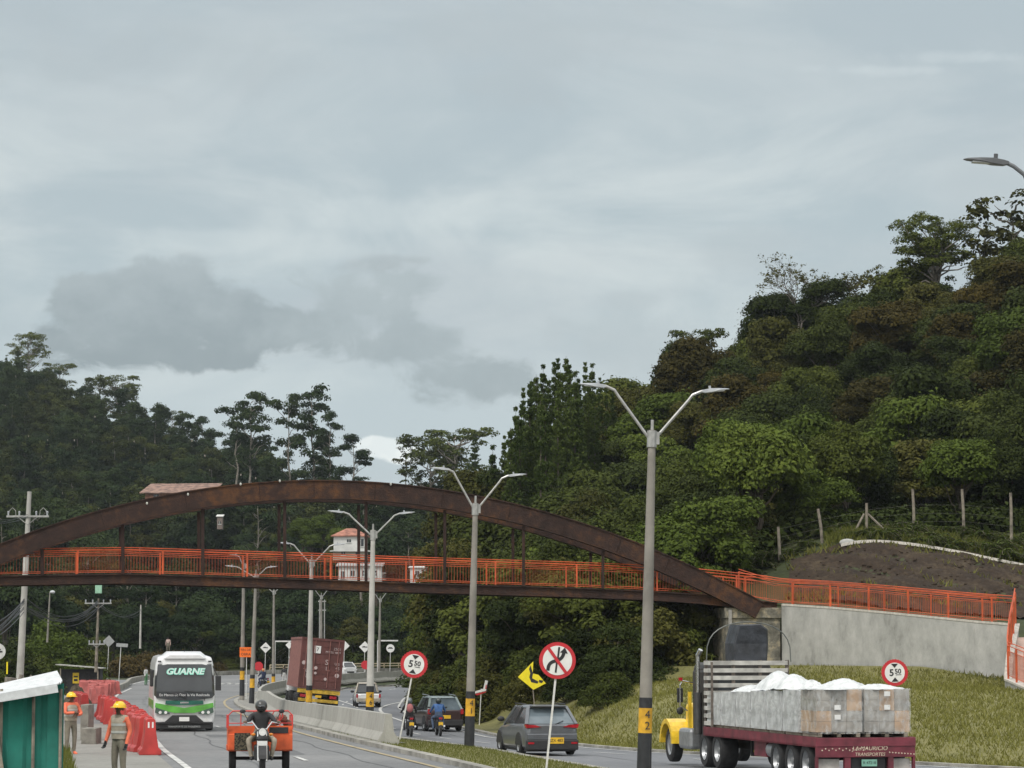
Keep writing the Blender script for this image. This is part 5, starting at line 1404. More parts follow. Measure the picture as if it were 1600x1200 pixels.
# earth mound
np.random.seed(9)
def mound(name, c, rx, ry, h, m, label, cat='mound'):
    mb = MB(); rows = []
    for j in range(14):
        q = j/13; row = []
        for i in range(28):
            a = i/28*6.283; k = 1+.14*math.sin(a*3+1)+.08*math.sin(a*7); r_ = q*k; nz = np.random.uniform(-.05,.05)*h
            row.append((c[0]+rx*r_*math.cos(a), c[1]+ry*r_*math.sin(a), c[2]-.15+h*(1-q**1.5)+nz))
        rows.append(row)
    mb.grid(rows, close=True); o = mb.build(name, m); tag(o, label, cat)
dirt = mat3('brown_dirt', [(.035,.028,.02),(.07,.055,.038),(.12,.1,.07)], (.8,3), rough=.95, bump=1, bscale=4)
mound('dirt_mound', (gx(122,182),182,H(gx(122,182),182)), .95, 1.5, 1.5, dirt, 'brown dirt mound beside the red barriers at the left')
mound('rubble_heap', (gx(2,140),140,H(gx(2,140),140)-.1), 1.0, 1.6, 1.6, dirt, 'grey brown rubble heap at the left edge below the utility pole')
blk = mat('block_concrete', (.2,.19,.165), .9, var=.25, scale=3, bump=.4)
for (px0, px1, yt, yb, Y, lb) in ((126,138,1101,1138,93,'upright grey concrete block behind the left worker'),(127,150,1138,1156,89,'low grey concrete block at the edge of the grass patch')):
    a = at(px0, yt, Y); b = at(px1, yb, Y); mb = MB(); mb.box2((a.x,Y,min(b.z,H(b.x,Y))-.1), (b.x,Y+1.2,a.z)); tag(mb.build('concrete_block', blk, bevel=.02), lb, 'block')
# stumps beside the utility pole
for px, Y, h, r, lb in ((20,142,1.9,.32,'thick pale tree stump beside the utility pole at the left edge'),(44,146,1.85,.16,'slim pale tree stump right of the utility pole')):
    x = gx(px, Y); o = thing('tree_stump', lb, 'stump', (x, Y, H(x, Y))); mb = MB()
    mb.tube([(0,0,-.2),(.05,0,h*.35),(-.05,0,h*.7),(.03,0,h)], [r*1.3, r, r*.9, r*.95], 9); mb.build('stem', bark_pale, o, smooth=True)
    mb = MB(); mb.tube([(0,0,h*.6),(r*1.5,0,h*.9),(r*1.7,0,h*1.08)], [r*.5,r*.4,r*.3], 7); mb.build('limb', bark_pale, o, smooth=True)
# yellow delineator
o = thing('yellow_marker', 'small yellow marker post left of the utility pole', 'marker', at(11,1052,120)); mb = MB(); mb.box((0,0,.22), (.06,.04,.5)); mb.build('post', ywl, o)

# ---------- houses ----------
wht = mat('white_render', (.62,.62,.6), .8, var=.1, scale=1); tile = mat('clay_roof', (.3,.13,.09), .85, var=.4, scale=1.5, bump=.6); tile2 = mat('old_clay_roof', (.21,.13,.1), .9, var=.5, scale=1.2, bump=.8); brick = mat('raw_brick', (.3,.15,.1), .9, var=.35, scale=2, bump=.4); glass_d = mat('dark_glass', (.02,.025,.03), .12, var=.1)
def house(name, label, x, y, z, w_, d_, h, wm, rm, wins=(), roof='hip', rz=0, rh=1.2, eave=.5, fd=.5):
    o = thing(name, label, 'house', (x, y, z), rz); mb = MB(); mb.box((0,0,h/2-fd/2), (w_,d_,h+fd)); mb.build('wall', wm, o)
    mb = MB(); W = w_/2+eave; D = d_/2+eave
    if roof == 'hip': mb.add([(-W,-D,h),(W,-D,h),(W,D,h),(-W,D,h),(-W+D*.7,0,h+rh),(W-D*.7,0,h+rh),(-W,-D,h-.12),(W,-D,h-.12),(W,D,h-.12),(-W,D,h-.12)], [(0,1,5,4),(1,2,5),(2,3,4,5),(3,0,4),(6,7,1,0),(7,8,2,1),(8,9,3,2),(9,6,0,3),(9,8,7,6)])
    else: mb.add([(-W,-D,h),(W,-D,h),(W,D,h+rh),(-W,D,h+rh),(-W,-D,h-.12),(W,-D,h-.12),(W,D,h+rh-.12),(-W,D,h+rh-.12)], [(0,1,2,3),(7,6,5,4),(0,4,5,1),(1,5,6,2),(2,6,7,3),(3,7,4,0)])
    mb.build('roof', rm, o)
    for (wx, wz, ww, wh) in wins:
        mb = MB(); mb.box((wx,-d_/2-.01,wz), (ww,.08,wh)); wo = mb.build('window', glass_d, o)
        mb = MB(); mb.box((wx,-d_/2-.04,wz-wh/2-.06), (ww+.2,.12,.08)); mb.box((wx,-d_/2-.05,wz), (.05,.05,wh)); mb.build('frame', wht, wo)
    return o
p = at(548,858,395); house('white_house', 'white house with a red hipped roof seen under the arch', p.x, 395, p.z, 4.4, 5, 1.75, wht, tile, ((-.1,1.05,.55,.4),(1.5,.8,.8,1.0)), rh=1.1, eave=.35)
p = at(563,907,380); h2 = house('white_house', 'long white two storey house behind the orange railing', p.x, 380, p.z, 5.6, 4, 1.9, wht, mat('grey_roof', (.3,.28,.27), .8), ((-2.2,.7,.5,.9),(-.9,.9,.5,.7),(.6,.9,.5,.7),(2,.9,.5,.7)), roof='lean', rh=.5, eave=.3)
mb = MB()
for i in range(12): mb.box((.6+i*.25,-2.6,.5), (.04,.04,.8))
mb.box((2,-2.6,.92), (3,.06,.06)); mb.box((2,-2.6,.1), (3,.06,.06)); mb.build('balcony_rail', post_w, h2)
p = at(540,871,392); house('terrace_annex', 'small pale annex with a flat roof just below the red roofed house', p.x+.9, 388, p.z, 4.6, 3, .75, mat('beige_render', (.4,.35,.28), .8), wht, ((-.9,.35,.5,.4),(1,.35,.5,.4)), roof='lean', rh=.05, eave=.4)
p = at(662,907,374); house('white_cottage', 'small white cottage partly hidden by leaves behind the railing', p.x, 374, p.z, 3.4, 3, 1.7, wht, wht, ((-.8,.9,.5,.6),(.7,.9,.5,.6)), roof='lean', rh=.2, eave=.2)
p = at(283,781,470); bh = house('brick_house', 'unfinished brick house with a long tiled roof on the left slope', p.x, 470, p.z, 10.5, 6, 1.0, brick, tile2, ((-3.4,.5,.9,.5),(-1.4,.5,.7,.5),(.6,.5,.9,.5),(2.6,.5,.7,.5)), roof='lean', rh=1.9, eave=.8, rz=R(-7), fd=.6)
p = at(344,822,440); house('white_hut', 'tiny white hut with a dark gable under the arch at the left', p.x, 440, p.z, .8, 1.5, 1.5, mat('pale_render', (.2,.16,.14), .8), wht, ((0,.5,.35,.4),), roof='lean', rh=.3, eave=.15)
# ---------- vehicles ----------
rub = mat('tyre_rubber', (.02,.02,.021), .85, var=.3, scale=8); rim_m = mat('rim_grey', (.32,.33,.34), .4, metal=.6, var=.15)
chrome = mat('chrome', (.6,.6,.6), .15, metal=1, var=.05); blk_pl = mat('black_plastic', (.022,.022,.024), .55, var=.2)
gls = mat('vehicle_glass', (.05,.055,.06), .08, var=.3, scale=.6, coat=.3); gls_l = mat('rear_glass', (.12,.15,.17), .1, var=.4, scale=.7, coat=.3)
whp = mat('white_paint', (.68,.69,.69), .3, var=.06, coat=.4); slv = mat('grey_paint', (.13,.14,.155), .28, metal=.4, var=.08, coat=.5); slv_l = mat('silver_paint', (.14,.15,.165), .28, metal=.4, var=.08, coat=.5)
drk = mat('dark_maroon_paint', (.045,.022,.026), .3, metal=.3, var=.1, coat=.5); tail = mat('tail_light', (.35,.012,.02), .2, var=.2, coat=.4); lamp_w = mat('head_lamp', (.7,.7,.68), .15, coat=.5); plate_y = mat('plate_yellow', (.7,.42,.02), .5)
grn = mat('bus_green', (.1,.36,.05), .35, var=.25, scale=2, coat=.3); grn_d = mat('bus_dark_green', (.01,.1,.07), .4, var=.2); mint = mat('mint_print', (.3,.75,.6), .5)
def wheel(parent, x, y, r, w_, hub=rim_m, z=None, name='wheel', deep=.0, axis='x'):
    o = bpy.data.objects.new(name, None); COL.objects.link(o); o.parent = parent; o.location = (x, y, r if z is None else z)
    def cap(mb, prof, n=26):
        rows = []
        for a, rr in prof:
            rows.append([(a, rr*math.cos(2*math.pi*i/n), rr*math.sin(2*math.pi*i/n)) for i in range(n)])
        mb.grid(rows, close=True)
    mb = MB(); cap(mb, [(-w_/2,r*.6),(-w_/2,r*.9),(-w_*.4,r*.985),(-w_*.2,r),(w_*.2,r),(w_*.4,r*.985),(w_/2,r*.9),(w_/2,r*.6)]); t = mb.build('tyre', rub, o, smooth=True)
    mb = MB()
    for s in (-1, 1):
        cap(mb, [(s*w_*.46,r*.62),(s*w_*(.42-deep),r*.56),(s*w_*(.3-deep),r*.5),(s*w_*(.34-deep),r*.22),(s*w_*.4,r*.18),(s*w_*.42,.001)])
    for i in range(6):
        a = i*math.pi/3; 
        for s in (-1, 1): mb.cyl((s*w_*.33, r*.36*math.cos(a), r*.36*math.sin(a)), (s*w_*.38, r*.36*math.cos(a), r*.36*math.sin(a)), r*.05, n=6)
    mb.build('rim', hub, o, smooth=True); return o

def car(o, L_, W, Hh, body, roofm=None, roof_t=(.28,.93), belt=.56, glass=gls, rglass=gls_l, front_is_near=False, clear=.2, wr=.34, pickup=False, lower=None):
    """near end at y=0 pointing to -Y"""
    w2 = W/2; zb = clear; bz = Hh*belt
    st = [(0,.80,bz*.95,.78),(.05,.93,bz*1.0,.9),(.22,.985,bz*1.02,.97),(L_*.2,1,bz*1.0,.98),(L_*.5,1,bz*.98,.98),(L_*.75,.99,bz*.93,.95),(L_-.28,.94,bz*.82,.86),(L_-.06,.82,bz*.72,.75),(L_,.66,bz*.62,.6)]
    rows = []
    for y, k, zt, kt in st:
        a = w2*k; b = w2*kt
        rows.append([(-a*.93,y,zb),(-a,y,zb+.14),(-a*1.005,y,(zb+zt)*.5),(-a*.985,y,zt*.9),(-b*.93,y,zt),(b*.93,y,zt),(a*.985,y,zt*.9),(a*1.005,y,(zb+zt)*.5),(a,y,zb+.14),(a*.93,y,zb)])
    mb = MB(); mb.grid(rows, close=True); n = 10; mb.add(rows[0], [tuple(range(n))]); mb.add(rows[-1], [tuple(range(n))])
    bo = mb.build('body', body, o, smooth=True, sub=1, bevel=.05)
    mb = MB(); mb.box((0,L_/2,zb+.04), (W*.9,L_*.94,.2)); mb.build('underbody', blk_pl, o)
    y0_, y1_ = L_*roof_t[0]-L_*.25, L_*roof_t[1]-L_*.2
    y0_ = .06; 
    yt0, yt1, yb1 = L_*.15, L_*.52, L_*.72
    wb_, wt_ = w2*.9, w2*.68
    zt = Hh-.05
    A = [(-wb_,.10,bz),(wb_,.10,bz),(wb_,yb1,bz*.95),(-wb_,yb1,bz*.95)]; B = [(-wt_,yt0,zt),(wt_,yt0,zt),(wt_,yt1,zt),(-wt_,yt1,zt)]
    if pickup: A[0] = (-wb_,L_*.42,bz); A[1] = (wb_,L_*.42,bz); B[0] = (-wt_,L_*.46,zt); B[1] = (wt_,L_*.46,zt)
    def inset(q, i): return q
    mb = MB(); mb.add([A[0],A[1],B[1],B[0]], [(0,1,2,3)]); mb.build('rear_window' if not front_is_near else 'windscreen', rglass, o)
    mb = MB(); mb.add([A[2],A[3],B[3],B[2]], [(0,1,2,3)]); mb.build('windscreen' if not front_is_near else 'rear_window', glass, o)
    for s, (i, j) in ((-1,(3,0)),(1,(1,2))):
        mb = MB(); mb.add([A[i],A[j],B[j],B[i]], [(0,1,2,3)]); mb.build('side_window', glass, o)
    # roof and pillars
    rm = roofm or body; ya, yb_ = B[0][1], B[2][1]
    mb = MB(); rws = []
    for y, k, dz in ((ya-.09,.96,-.02),(ya,1.0,.02),((ya+yb_)/2,1.02,.06),(yb_,1.0,.02),(yb_+.12,.94,-.05)):
        rws.append([(-wt_*1.04*k,y,zt-.03),(-wt_*k*.9,y,zt+dz),(wt_*k*.9,y,zt+dz),(wt_*1.04*k,y,zt-.03)])
    mb.grid(rws, close=True); mb.add(rws[0], [(0,1,2,3)]); mb.add(rws[-1], [(0,1,2,3)]); mb.build('roof', rm, o, smooth=True)
    for i in range(4):
        mb = MB(); a = Vector(A[i]); b = Vector(B[i]); mb.beam(a-Vector((0,0,.03)), b, .11 if i < 2 else .07, .09); mb.build('pillar', rm, o)
    for s in (-1, 1):
        q0 = Vector(A[1 if s > 0 else 0]).lerp(Vector(A[2 if s > 0 else 3]), .5); q1 = Vector(B[1 if s > 0 else 0]).lerp(Vector(B[2 if s > 0 else 3]), .45)
        mb = MB(); mb.beam(q0, q1, .06, .05); mb.build('pillar', blk_pl, o)
        mb = MB(); mb.ball((s*(w2+.09), yb1-.25 if not front_is_near else .5, bz+.1), (.13,.08,.09), 10, 6); mb.build('mirror', blk_pl, o, smooth=True)
    for y in (L_*.19, L_*.8):
        for s in (-1, 1):
            mb = MB(); mb.prism([(y+ (wr+.07)*math.cos(t), wr+(wr+.07)*math.sin(t)) for t in [math.pi*k/12 for k in range(13)]], s*(w2-.26), s*(w2+.012), 'X'); mb.build('wheel_arch', blk_pl, o)
            wheel(o, s*(w2-.1), y, wr, .22)
    return bz, w2

# grey crossover seen from behind
pz = H(1.0, 95)+.06
o = thing('parked_car', 'grey crossover car seen from behind beside the leaning no overtaking sign', 'car', (gx(862,94), 94, pz), rotd(-.24,1)); o.name = 'grey_car'
bz, w2 = car(o, 4.4, 1.84, 1.62, slv_l, roofm=slv_l, belt=.64)
mb = MB(); mb.box((0,-.02,.36), (1.74,.16,.34)); mb.build('bumper', blk_pl, o, bevel=.04)
mb = MB(); mb.box((0,-.035,.62), (1.66,.1,.2)); mb.build('bumper_trim', slv, o, bevel=.03)
for s in (-1, 1):
    mb = MB(); mb.prism([(s*.36,.93),(s*.86,.9),(s*.9,1.02),(s*.56,1.0)], -.03, .16); mb.build('tail_light', tail, o)
    mb = MB(); mb.box((s*.72,-.11,.42), (.2,.02,.06)); mb.build('reflector', tail, o)
mb = MB(); mb.box((.12,-.115,.5), (.5,.015,.2)); pl = mb.build('number_plate', plate_y, o); text('JZX 482', .13, black_s, pl, 'plate_number', (.12,-.125,.5), ext=.002)
mb = MB(); mb.box((0,.02,.93), (.5,.03,.03)); mb.build('chrome_strip', chrome, o)
mb = MB(); mb.box((0,.52,1.6), (1.16,.34,.05)); mb.build('spoiler', slv_l, o, bevel=.015)
for s in (-1, 1): mb = MB(); mb.cyl((s*.66,.8,1.66), (s*.66,2.3,1.66), .02, n=6); mb.build('roof_rail', blk_pl, o)
mb = MB(); mb.cyl((.12,.05,1.02), (.42,.16,1.13), .012, n=5); mb.build('wiper', blk_pl, o)
# dark suv further on
Y = 138; o = thing('dark_suv', 'dark maroon off road car driving away between the motorcycle and the lamp post', 'car', (gx(697,Y), Y, H(gx(697,Y), Y)+.06), rotd(-.24,1))
bz, w2 = car(o, 4.2, 1.8, 1.66, drk, roofm=mat('greenish_silver', (.3,.36,.36), .3, metal=.4), belt=.62, clear=.25)
mb = MB(); mb.box((0,-.02,.42), (1.7,.16,.3)); mb.build('bumper', blk_pl, o, bevel=.04)
for s in (-1, 1): mb = MB(); mb.box((s*.8,-.0,.95), (.14,.1,.26)); mb.build('tail_light', tail, o, bevel=.02)
for s in (-1, 1): mb = MB(); mb.cyl((s*.64,.7,1.7), (s*.64,2.3,1.74), .025, n=6); mb.build('roof_rail', slv_l, o)
mb = MB(); mb.box((0,-.105,.7), (.45,.015,.16)); mb.build('number_plate', plate_y, o)
# white pickup coming toward / seen from behind
Y = 198; x = gx(577,Y); o = thing('white_pickup', 'white pickup truck with dark cab windows behind the pale lamp post', 'pickup', (x, Y, H(x, Y)+.06), rotd(-.1,1))
bz, w2 = car(o, 4.9, 1.74, 1.66, whp, roofm=mat('beige_roof', (.4,.36,.3), .5), belt=.56, pickup=True, rglass=gls, clear=.3, wr=.36)
mb = MB(); mb.box((0,1.1,.98), (1.5,1.9,.05)); mb.build('bed_cover', blk_pl, o)
mb = MB(); mb.box((0,-.03,.5), (1.66,.14,.24)); mb.build('bumper', mat('beige_metal', (.34,.31,.26), .6), o, bevel=.02)
for s in (-1, 1): mb = MB(); mb.box((s*.78,-.0,.78), (.12,.08,.26)); mb.build('tail_light', tail, o)
mb = MB(); mb.box((0,-.11,.5), (.4,.02,.13)); mb.build('number_plate', plate_y, o)
# far white car
Y = 312; x = gx(549,Y); z = at(549,1056,Y).z; o = thing('white_car', 'distant white car crossing behind the low concrete wall', 'car', (x, Y, z), R(38))
bz, w2 = car(o, 4.2, 1.75, 1.5, whp, belt=.6, front_is_near=True, rglass=gls)
for s in (-1, 1): mb = MB(); mb.prism([(s*.45,.56),(s*.82,.6),(s*.84,.74),(s*.55,.68)], -.03, .1); mb.build('headlight', lamp_w, o)
mb = MB(); mb.box((0,-.01,.4), (.9,.06,.16)); mb.build('grille', blk_pl, o)

# ---------- minibus ----------
Y = 104; x = gx(291,Y); o = thing('minibus', 'white and green minibus with a dark windscreen coming along the left carriageway', 'bus', (x, Y, H(x, Y)+.06), rotd(-.15,1))
W = 2.2; w2 = W/2; L_ = 7.2; HH = 2.84
rows = []
for y, k, zt, zb_ in ((0,.93,2.2,.34),(.02,.96,2.4,.32),(.1,.985,2.62,.3),(.3,.995,2.7,.3),(1.0,1,2.72,.3),(L_-.3,1,2.72,.3),(L_,.94,2.6,.34)):
    a = w2*k
    rows.append([(-a*.96,y,zb_),(-a,y,zb_+.2),(-a*1.0,y,1.3),(-a*.95,y,zt-.3),(-a*.88,y,zt-.06),(-a*.7,y,zt),(a*.7,y,zt),(a*.88,y,zt-.06),(a*.95,y,zt-.3),(a*1.0,y,1.3),(a,y,zb_+.2),(a*.96,y,zb_)])
mb = MB(); mb.grid(rows, close=True); mb.add(rows[0], [tuple(range(12))]); mb.add(rows[-1], [tuple(range(12))]); mb.build('body', whp, o, smooth=True, bevel=.05)
mb = MB(); rws = []
for y, k, z0_, z1_ in ((-.02,.66,2.6,2.72),(.35,.72,2.68,2.84),(1.8,.74,2.7,2.86),(2.6,.7,2.7,2.8)):
    rws.append([(-w2*k,y,z0_),(-w2*k*.75,y,z1_),(w2*k*.75,y,z1_),(w2*k,y,z0_)])
mb.grid(rws, close=True); mb.add(rws[0], [(0,1,2,3)]); mb.add(rws[-1], [(0,1,2,3)]); mb.build('roof_dome', whp, o, smooth=True)
# windscreen
mb = MB(); ws = []
for z, w_, y in ((1.22,.95,-.065),(1.3,.985,-.07),(1.8,.965,-.055),(2.25,.93,-.005),(2.4,.92,.03)):
    ws.append([(-w2*w_,y+.12,z),(-w2*w_*.93,y,z-(.03 if z < 1.35 else 0)),(0,y-.03,z-(.14 if z < 1.35 else 0)),(w2*w_*.93,y,z-(.03 if z < 1.35 else 0)),(w2*w_,y+.12,z)])
mb.grid(ws); sc = mb.build('windscreen', gls, o, smooth=True)
text('GUARNE', .3, mint, sc, 'lettering', (0,-.115,2.13), (R(81),0,0), sx=1.12, shear=.25, offset=.018)
text('GUARNE', .3, whp, sc, 'lettering', (.012,-.122,2.14), (R(81),0,0), sx=1.12, shear=.25, offset=-.002, ext=.006)
text('En Manos de Dios la Via Realizada', .13, whp, sc, 'lettering', (0,-.13,1.3), (R(90),0,0), ext=.002)
for s, (a, b) in enumerate((((.02,1.16),(.0,1.33)),((.05,1.13),(.72,1.4)))):
    mb = MB(); 
    if s == 0: mb.cyl((.05,-.13,1.12), (.05,-.13,1.36), .012, n=5); mb.cyl((-.65,-.12,1.42), (.05,-.13,1.2), .014, n=5)
    else: mb.cyl((.72,-.12,1.1), (.66,-.12,1.38), .014, n=5); mb.cyl((.0,-.12,1.45), (.66,-.12,1.38), .014, n=5)
    mb.build('wiper', blk_pl, o)
# green swoosh, grille, lamps, mouth
mb = MB(); mb.prism([(-1.05,.86),(-1.03,1.02),(-.6,.94),(0,.84),(.6,.94),(1.03,1.02),(1.05,.86),(.6,.72),(.35,.66),(-.35,.66),(-.6,.72)], -.075, -.01); mb.build('green_stripe', grn, o)
mb = MB(); mb.prism([(-.68,.98),(-.66,1.1),(.66,1.1),(.68,.98),(.3,.95),(-.3,.95)], -.095, -.02); g = mb.build('grille', grn_d, o); mb = MB(); mb.box((0,-.1,1.03), (.3,.012,.06)); mb.build('emblem', chrome, g)
for s in (-1, 1):
    mb = MB(); mb.prism([(s*.5,.63),(s*.62,.73),(s*1.02,.86),(s*1.05,.68),(s*.85,.6)], -.09, .02); h_ = mb.build('headlight', mat('dark_lamp', (.06,.1,.08), .15, coat=.6), o)
    for k in (.66, .86): mb = MB(); mb.cyl((s*k,-.1,.68), (s*k,-.085,.68), .055, n=14); mb.build('bulb', lamp_w, h_)
    mb = MB(); mb.cyl((s*.8,-.085,.42), (s*.8,-.06,.42), .05, n=12); mb.build('fog_light', lamp_w, o)
    mb = MB(); mb.box((s*.9,-.0,2.5), (.12,.05,.05)); mb.build('marker_light', blk_pl, o)
    mb = MB(); mb.box((s*1.045,3.9,1.82), (.05,6.0,.72)); mb.build('side_windows', gls, o)
    mb = MB(); mb.box((s*1.105,3.6,.95), (.02,6.6,.3)); mb.build('side_stripe', grn, o)
    for y in (1.35, 5.3): wheel(o, s*.95, y, .42, .26)
mb = MB(); mb.prism([(-.7,.34),(-.42,.58),(.42,.58),(.7,.34)], -.085, -.02); mb.build('air_intake', blk_pl, o)
mb = MB(); mb.box((0,-.1,.44), (.36,.02,.15)); pl = mb.build('number_plate', white_s, o)
mb = MB(); mb.box((0,.1,.22), (2.0,.2,.26)); mb.box((0,-.03,.3), (1.9,.1,.05)); mb.build('front_bumper', blk_pl, o, bevel=.02); text('TRANSPORTE DE PASAJEROS', .09, mat('pale_print', (.4,.42,.42), .6), o, 'lettering', (0,-.04,.17), ext=.002)
mb = MB(); mb.box((1.2,-.12,1.72), (.2,.12,.52)); mb.cyl((1.2,-.08,1.9), (1.0,.1,2.35), .02, n=6); mb.build('mirror', blk_pl, o, bevel=.04)
mb = MB(); mb.box((-1.17,.1,1.9), (.12,.1,.6)); mb.build('mirror', blk_pl, o, bevel=.03)
mb = MB(); mb.cyl((0,.3,2.84), (0,.3,2.98), .01, n=4); mb.build('antenna', blk_pl, o)

# ---------- container truck ----------
Y = 166; x = gx(497,Y); gzc = H(x, Y); o = thing('container_truck', 'truck with a brown shipping container leaning in the bend', 'truck', (x, Y, gzc+.06), rotd(-.17,1)); o.rotation_euler = (0, R(5.0), rotd(-.13,1))
cont = mat('container_red', (.105,.035,.03), .65, var=.3, scale=1.2, bump=.15); cont_l = mat('container_pale_red', (.24,.1,.085), .65, var=.2); chy = mat('chassis_yellow', (.5,.32,.03), .6, var=.4, scale=3)
cz = 1.28; ch_ = 2.9
mb = MB(); 
for s in (-1, 1):
    n = 48; pr = []
    for i in range(n+1):
        y = .12+i*(12.0/n); d = .035*(i % 4 in (1, 2)); pr.append((s*(1.2-d), y))
    mb.grid([[(p[0],p[1],cz+.12) for p in pr], [(p[0],p[1],cz+ch_-.1) for p in pr]])
    for z in (cz+.06, cz+ch_-.06): mb.box((s*1.19,6.1,z), (.08,12.1,.13))
mb.box((0,6.1,cz+ch_-.03), (2.4,12.1,.04)); mb.box((0,6.1,cz+.05), (2.4,12.1,.08)); mb.box((0,12.15,cz+ch_/2), (2.4,.06,ch_)); cb = mb.build('container_box', cont_l, o, fixn=True)
mb = MB(); mb.box((0,.03,cz+ch_/2), (2.3,.08,ch_-.15)); 
for s in (-1, 1): mb.box((s*1.18,.04,cz+ch_/2), (.1,.16,ch_))
for z in (cz+.06, cz+ch_-.06): mb.box((0,.02,z), (2.3,.14,.13))
for z in (.55, .95, 1.5, 2.1, 2.5): 
    for s in (-1, 1): mb.box((s*.58,-.018,cz+z), (1.02,.025,.16))
df = mb.build('door_end', cont, cb)
mb = MB()
for xx in (-.92,-.42,.42,.92): mb.cyl((xx,-.07,cz+.1), (xx,-.07,cz+ch_-.12), .022, n=6); mb.box((xx,-.08,cz+1.1), (.2,.04,.05))
mb.build('lock_rods', cont_l, df)
mb = MB(); mb.box((-.28,-.05,cz+2.25), (.36,.02,.42)); pl = mb.build('placard', white_s, df); text('7', .3, black_s, df, 'placard_number', (-.28,-.066,cz+2.25), ext=.002)
cpr = mat('container_print', (.45,.36,.35), .6)
for (s_, sz, xx, zz) in (('22G1',.2,.85,2.35),('MTGU 4829',.17,.62,2.15),('S',.42,.3,1.55),('C',.42,-.75,1.0),('8',.4,-.75,.72),('U S',.2,.9,1.5),('45',.24,.95,1.25),('I',.3,.3,1.2)):
    text(s_, sz, cpr, df, 'print', (xx,-.066,cz+zz), ext=.002)
for (xx, zz, r_) in ((-.3,1.2,.1),(.95,.85,.13),(.3,.6,.09),(-.3,.9,.08),(-1.0,1.45,.12)):
    mb = MB(); mb.cyl((xx,-.05,cz+zz), (xx,-.062,cz+zz), r_, n=10); mb.build('sticker', cpr, df)
mb = MB(); mb.box((0,.1,cz-.14), (2.44,.2,.24)); mb.build('rear_beam', chy, o)
mb = MB(); mb.box((0,6,cz-.28), (1.0,11.6,.24)); mb.build('chassis', blk_pl, o)
mb = MB(); mb.box((0,.1,.62), (2.3,.08,.18)); mb.build('underrun_bar', chy, o)
for s in (-1, 1):
    mb = MB(); mb.box((s*.85,.08,.86), (.4,.06,.16)); mb.build('tail_light', tail, o)
    mb = MB(); mb.box((s*.95,.35,.62), (.45,.03,.6)); mb.build('mud_flap', blk_pl, o)
    for y in (.95, 2.2, 3.4, 9.5): wheel(o, s*.98, y, .5, .46)
    wheel(o, s*1.0, 13.6, .5, .3)
mb = MB(); mb.box((0,.04,.86), (.35,.03,.14)); mb.build('number_plate', plate_y, o)
mb = MB(); mb.box2((-1.15,12.5,.9), (1.15,14.3,3.0)); mb.box2((-1.1,14.3,.7), (1.1,14.9,1.9)); mb.build('cab', whp, o, bevel=.08)

# ---------- flatbed truck ----------
mar = mat('maroon_paint', (.14,.022,.035), .5, var=.35, scale=2.5, bump=.1); wrapm = mat('stretch_wrap', (.5,.52,.52), .25, var=.35, scale=2.2, bump=.5, bscale=7, coat=.5, detail=7); ply = mat('white_sheet', (.62,.64,.64), .35, var=.14, bump=.6, bscale=3)
card = mat('wrapped_cardboard', (.44,.3,.19), .4, var=.3, scale=1.6, coat=.4); card2 = mat('wrapped_grey_carton', (.3,.28,.25), .4, var=.3, scale=2, coat=.4)
yelp = mat('truck_yellow', (.75,.5,.03), .35, var=.15, coat=.3); slat_m = mat('grey_white_slats', (.42,.41,.38), .7, var=.3, scale=3)
Y = 72.6; xc = (gx(1267,Y)+gx(1429,Y))/2; zg = H(xc, Y)+.06; rzt = rotd(-.215,1)
tz = at(1347,1153,Y).z-zg       # deck height
o = thing('flatbed_truck', 'flatbed lorry with a maroon bed and yellow cab loaded with wrapped pallets', 'truck', (xc, Y, zg), rzt)
W = 2.6; w2 = 1.3; TL = 10.2
mb = MB(); mb.box((0,TL/2,tz-.04), (W-.1,TL,.08)); mb.build('deck', wood, o)
for s in (-1, 1): mb = MB(); mb.box((s*(w2-.03),TL/2,tz-.1), (.06,TL,.24)); mb.box((s*(w2-.07),TL/2,tz-.21), (.14,TL,.04)); mb.build('side_rail', mar, o)
mb = MB(); mb.box((0,-.03,tz-.1), (W+.02,.08,.22)); mb.box((0,.0,tz-.34), (W,.1,.28)); rb = mb.build('rear_beam', mar, o, bevel=.01)
goldp = mat('gold_print', (.6,.5,.38), .5); text('J.A.MAURICIO', .15, goldp, rb, 'lettering', (.1,-.06,tz-.26), ext=.003, shear=.2); text('TRANSPORTES', .12, goldp, rb, 'lettering', (.1,-.06,tz-.41), ext=.003, shear=.2)
mb = MB()
for i in range(14): mb.cyl((-1.15+i*.09,-.052,tz-.3+.04*(i%2)), (-1.15+i*.09,-.065,tz-.3+.04*(i%2)), .018, n=7)
for i in range(9): mb.cyl((.62+i*.08,-.052,tz-.36-.02*i*.3), (.62+i*.08,-.065,tz-.36-.02*i*.3), .018, n=7)
tag(mb.build('rivet_ornament', goldp, rb), kind='stuff')
for (x0_, x1_) in ((-1.3,-.42),(-.36,-.3),(.62,.72)): pass
for xx, ww in ((-.48,.16),(.66,.14),(-1.27,.06),(1.27,.06)): mb = MB(); mb.box((xx,.02,tz-.66), (ww,.12,.38)); mb.build('rear_upright', mar, o)
mb = MB(); mb.box((0,.0,tz-.92), (W-.1,.12,.16)); mb.build('underrun_bar', mar, o)
for s in (-1, 1):
    mb = MB(); mb.box((s*.93-.03,.1,tz-.68), (.6,.03,.32)); mb.build('mud_flap', slat_m, o)
    mb = MB(); mb.box((s*1.1,-.07,tz-.93), (.26,.03,.1)); mb.build('tail_light', tail, o)
mb = MB(); mb.box((.1,.0,tz-.62), (.4,.03,.17)); pl = mb.build('number_plate', mat('plate_green', (.2,.42,.33), .5), o); text('R 47218', .1, black_s, pl, 'plate_number', (.1,-.018,tz-.62), ext=.002)
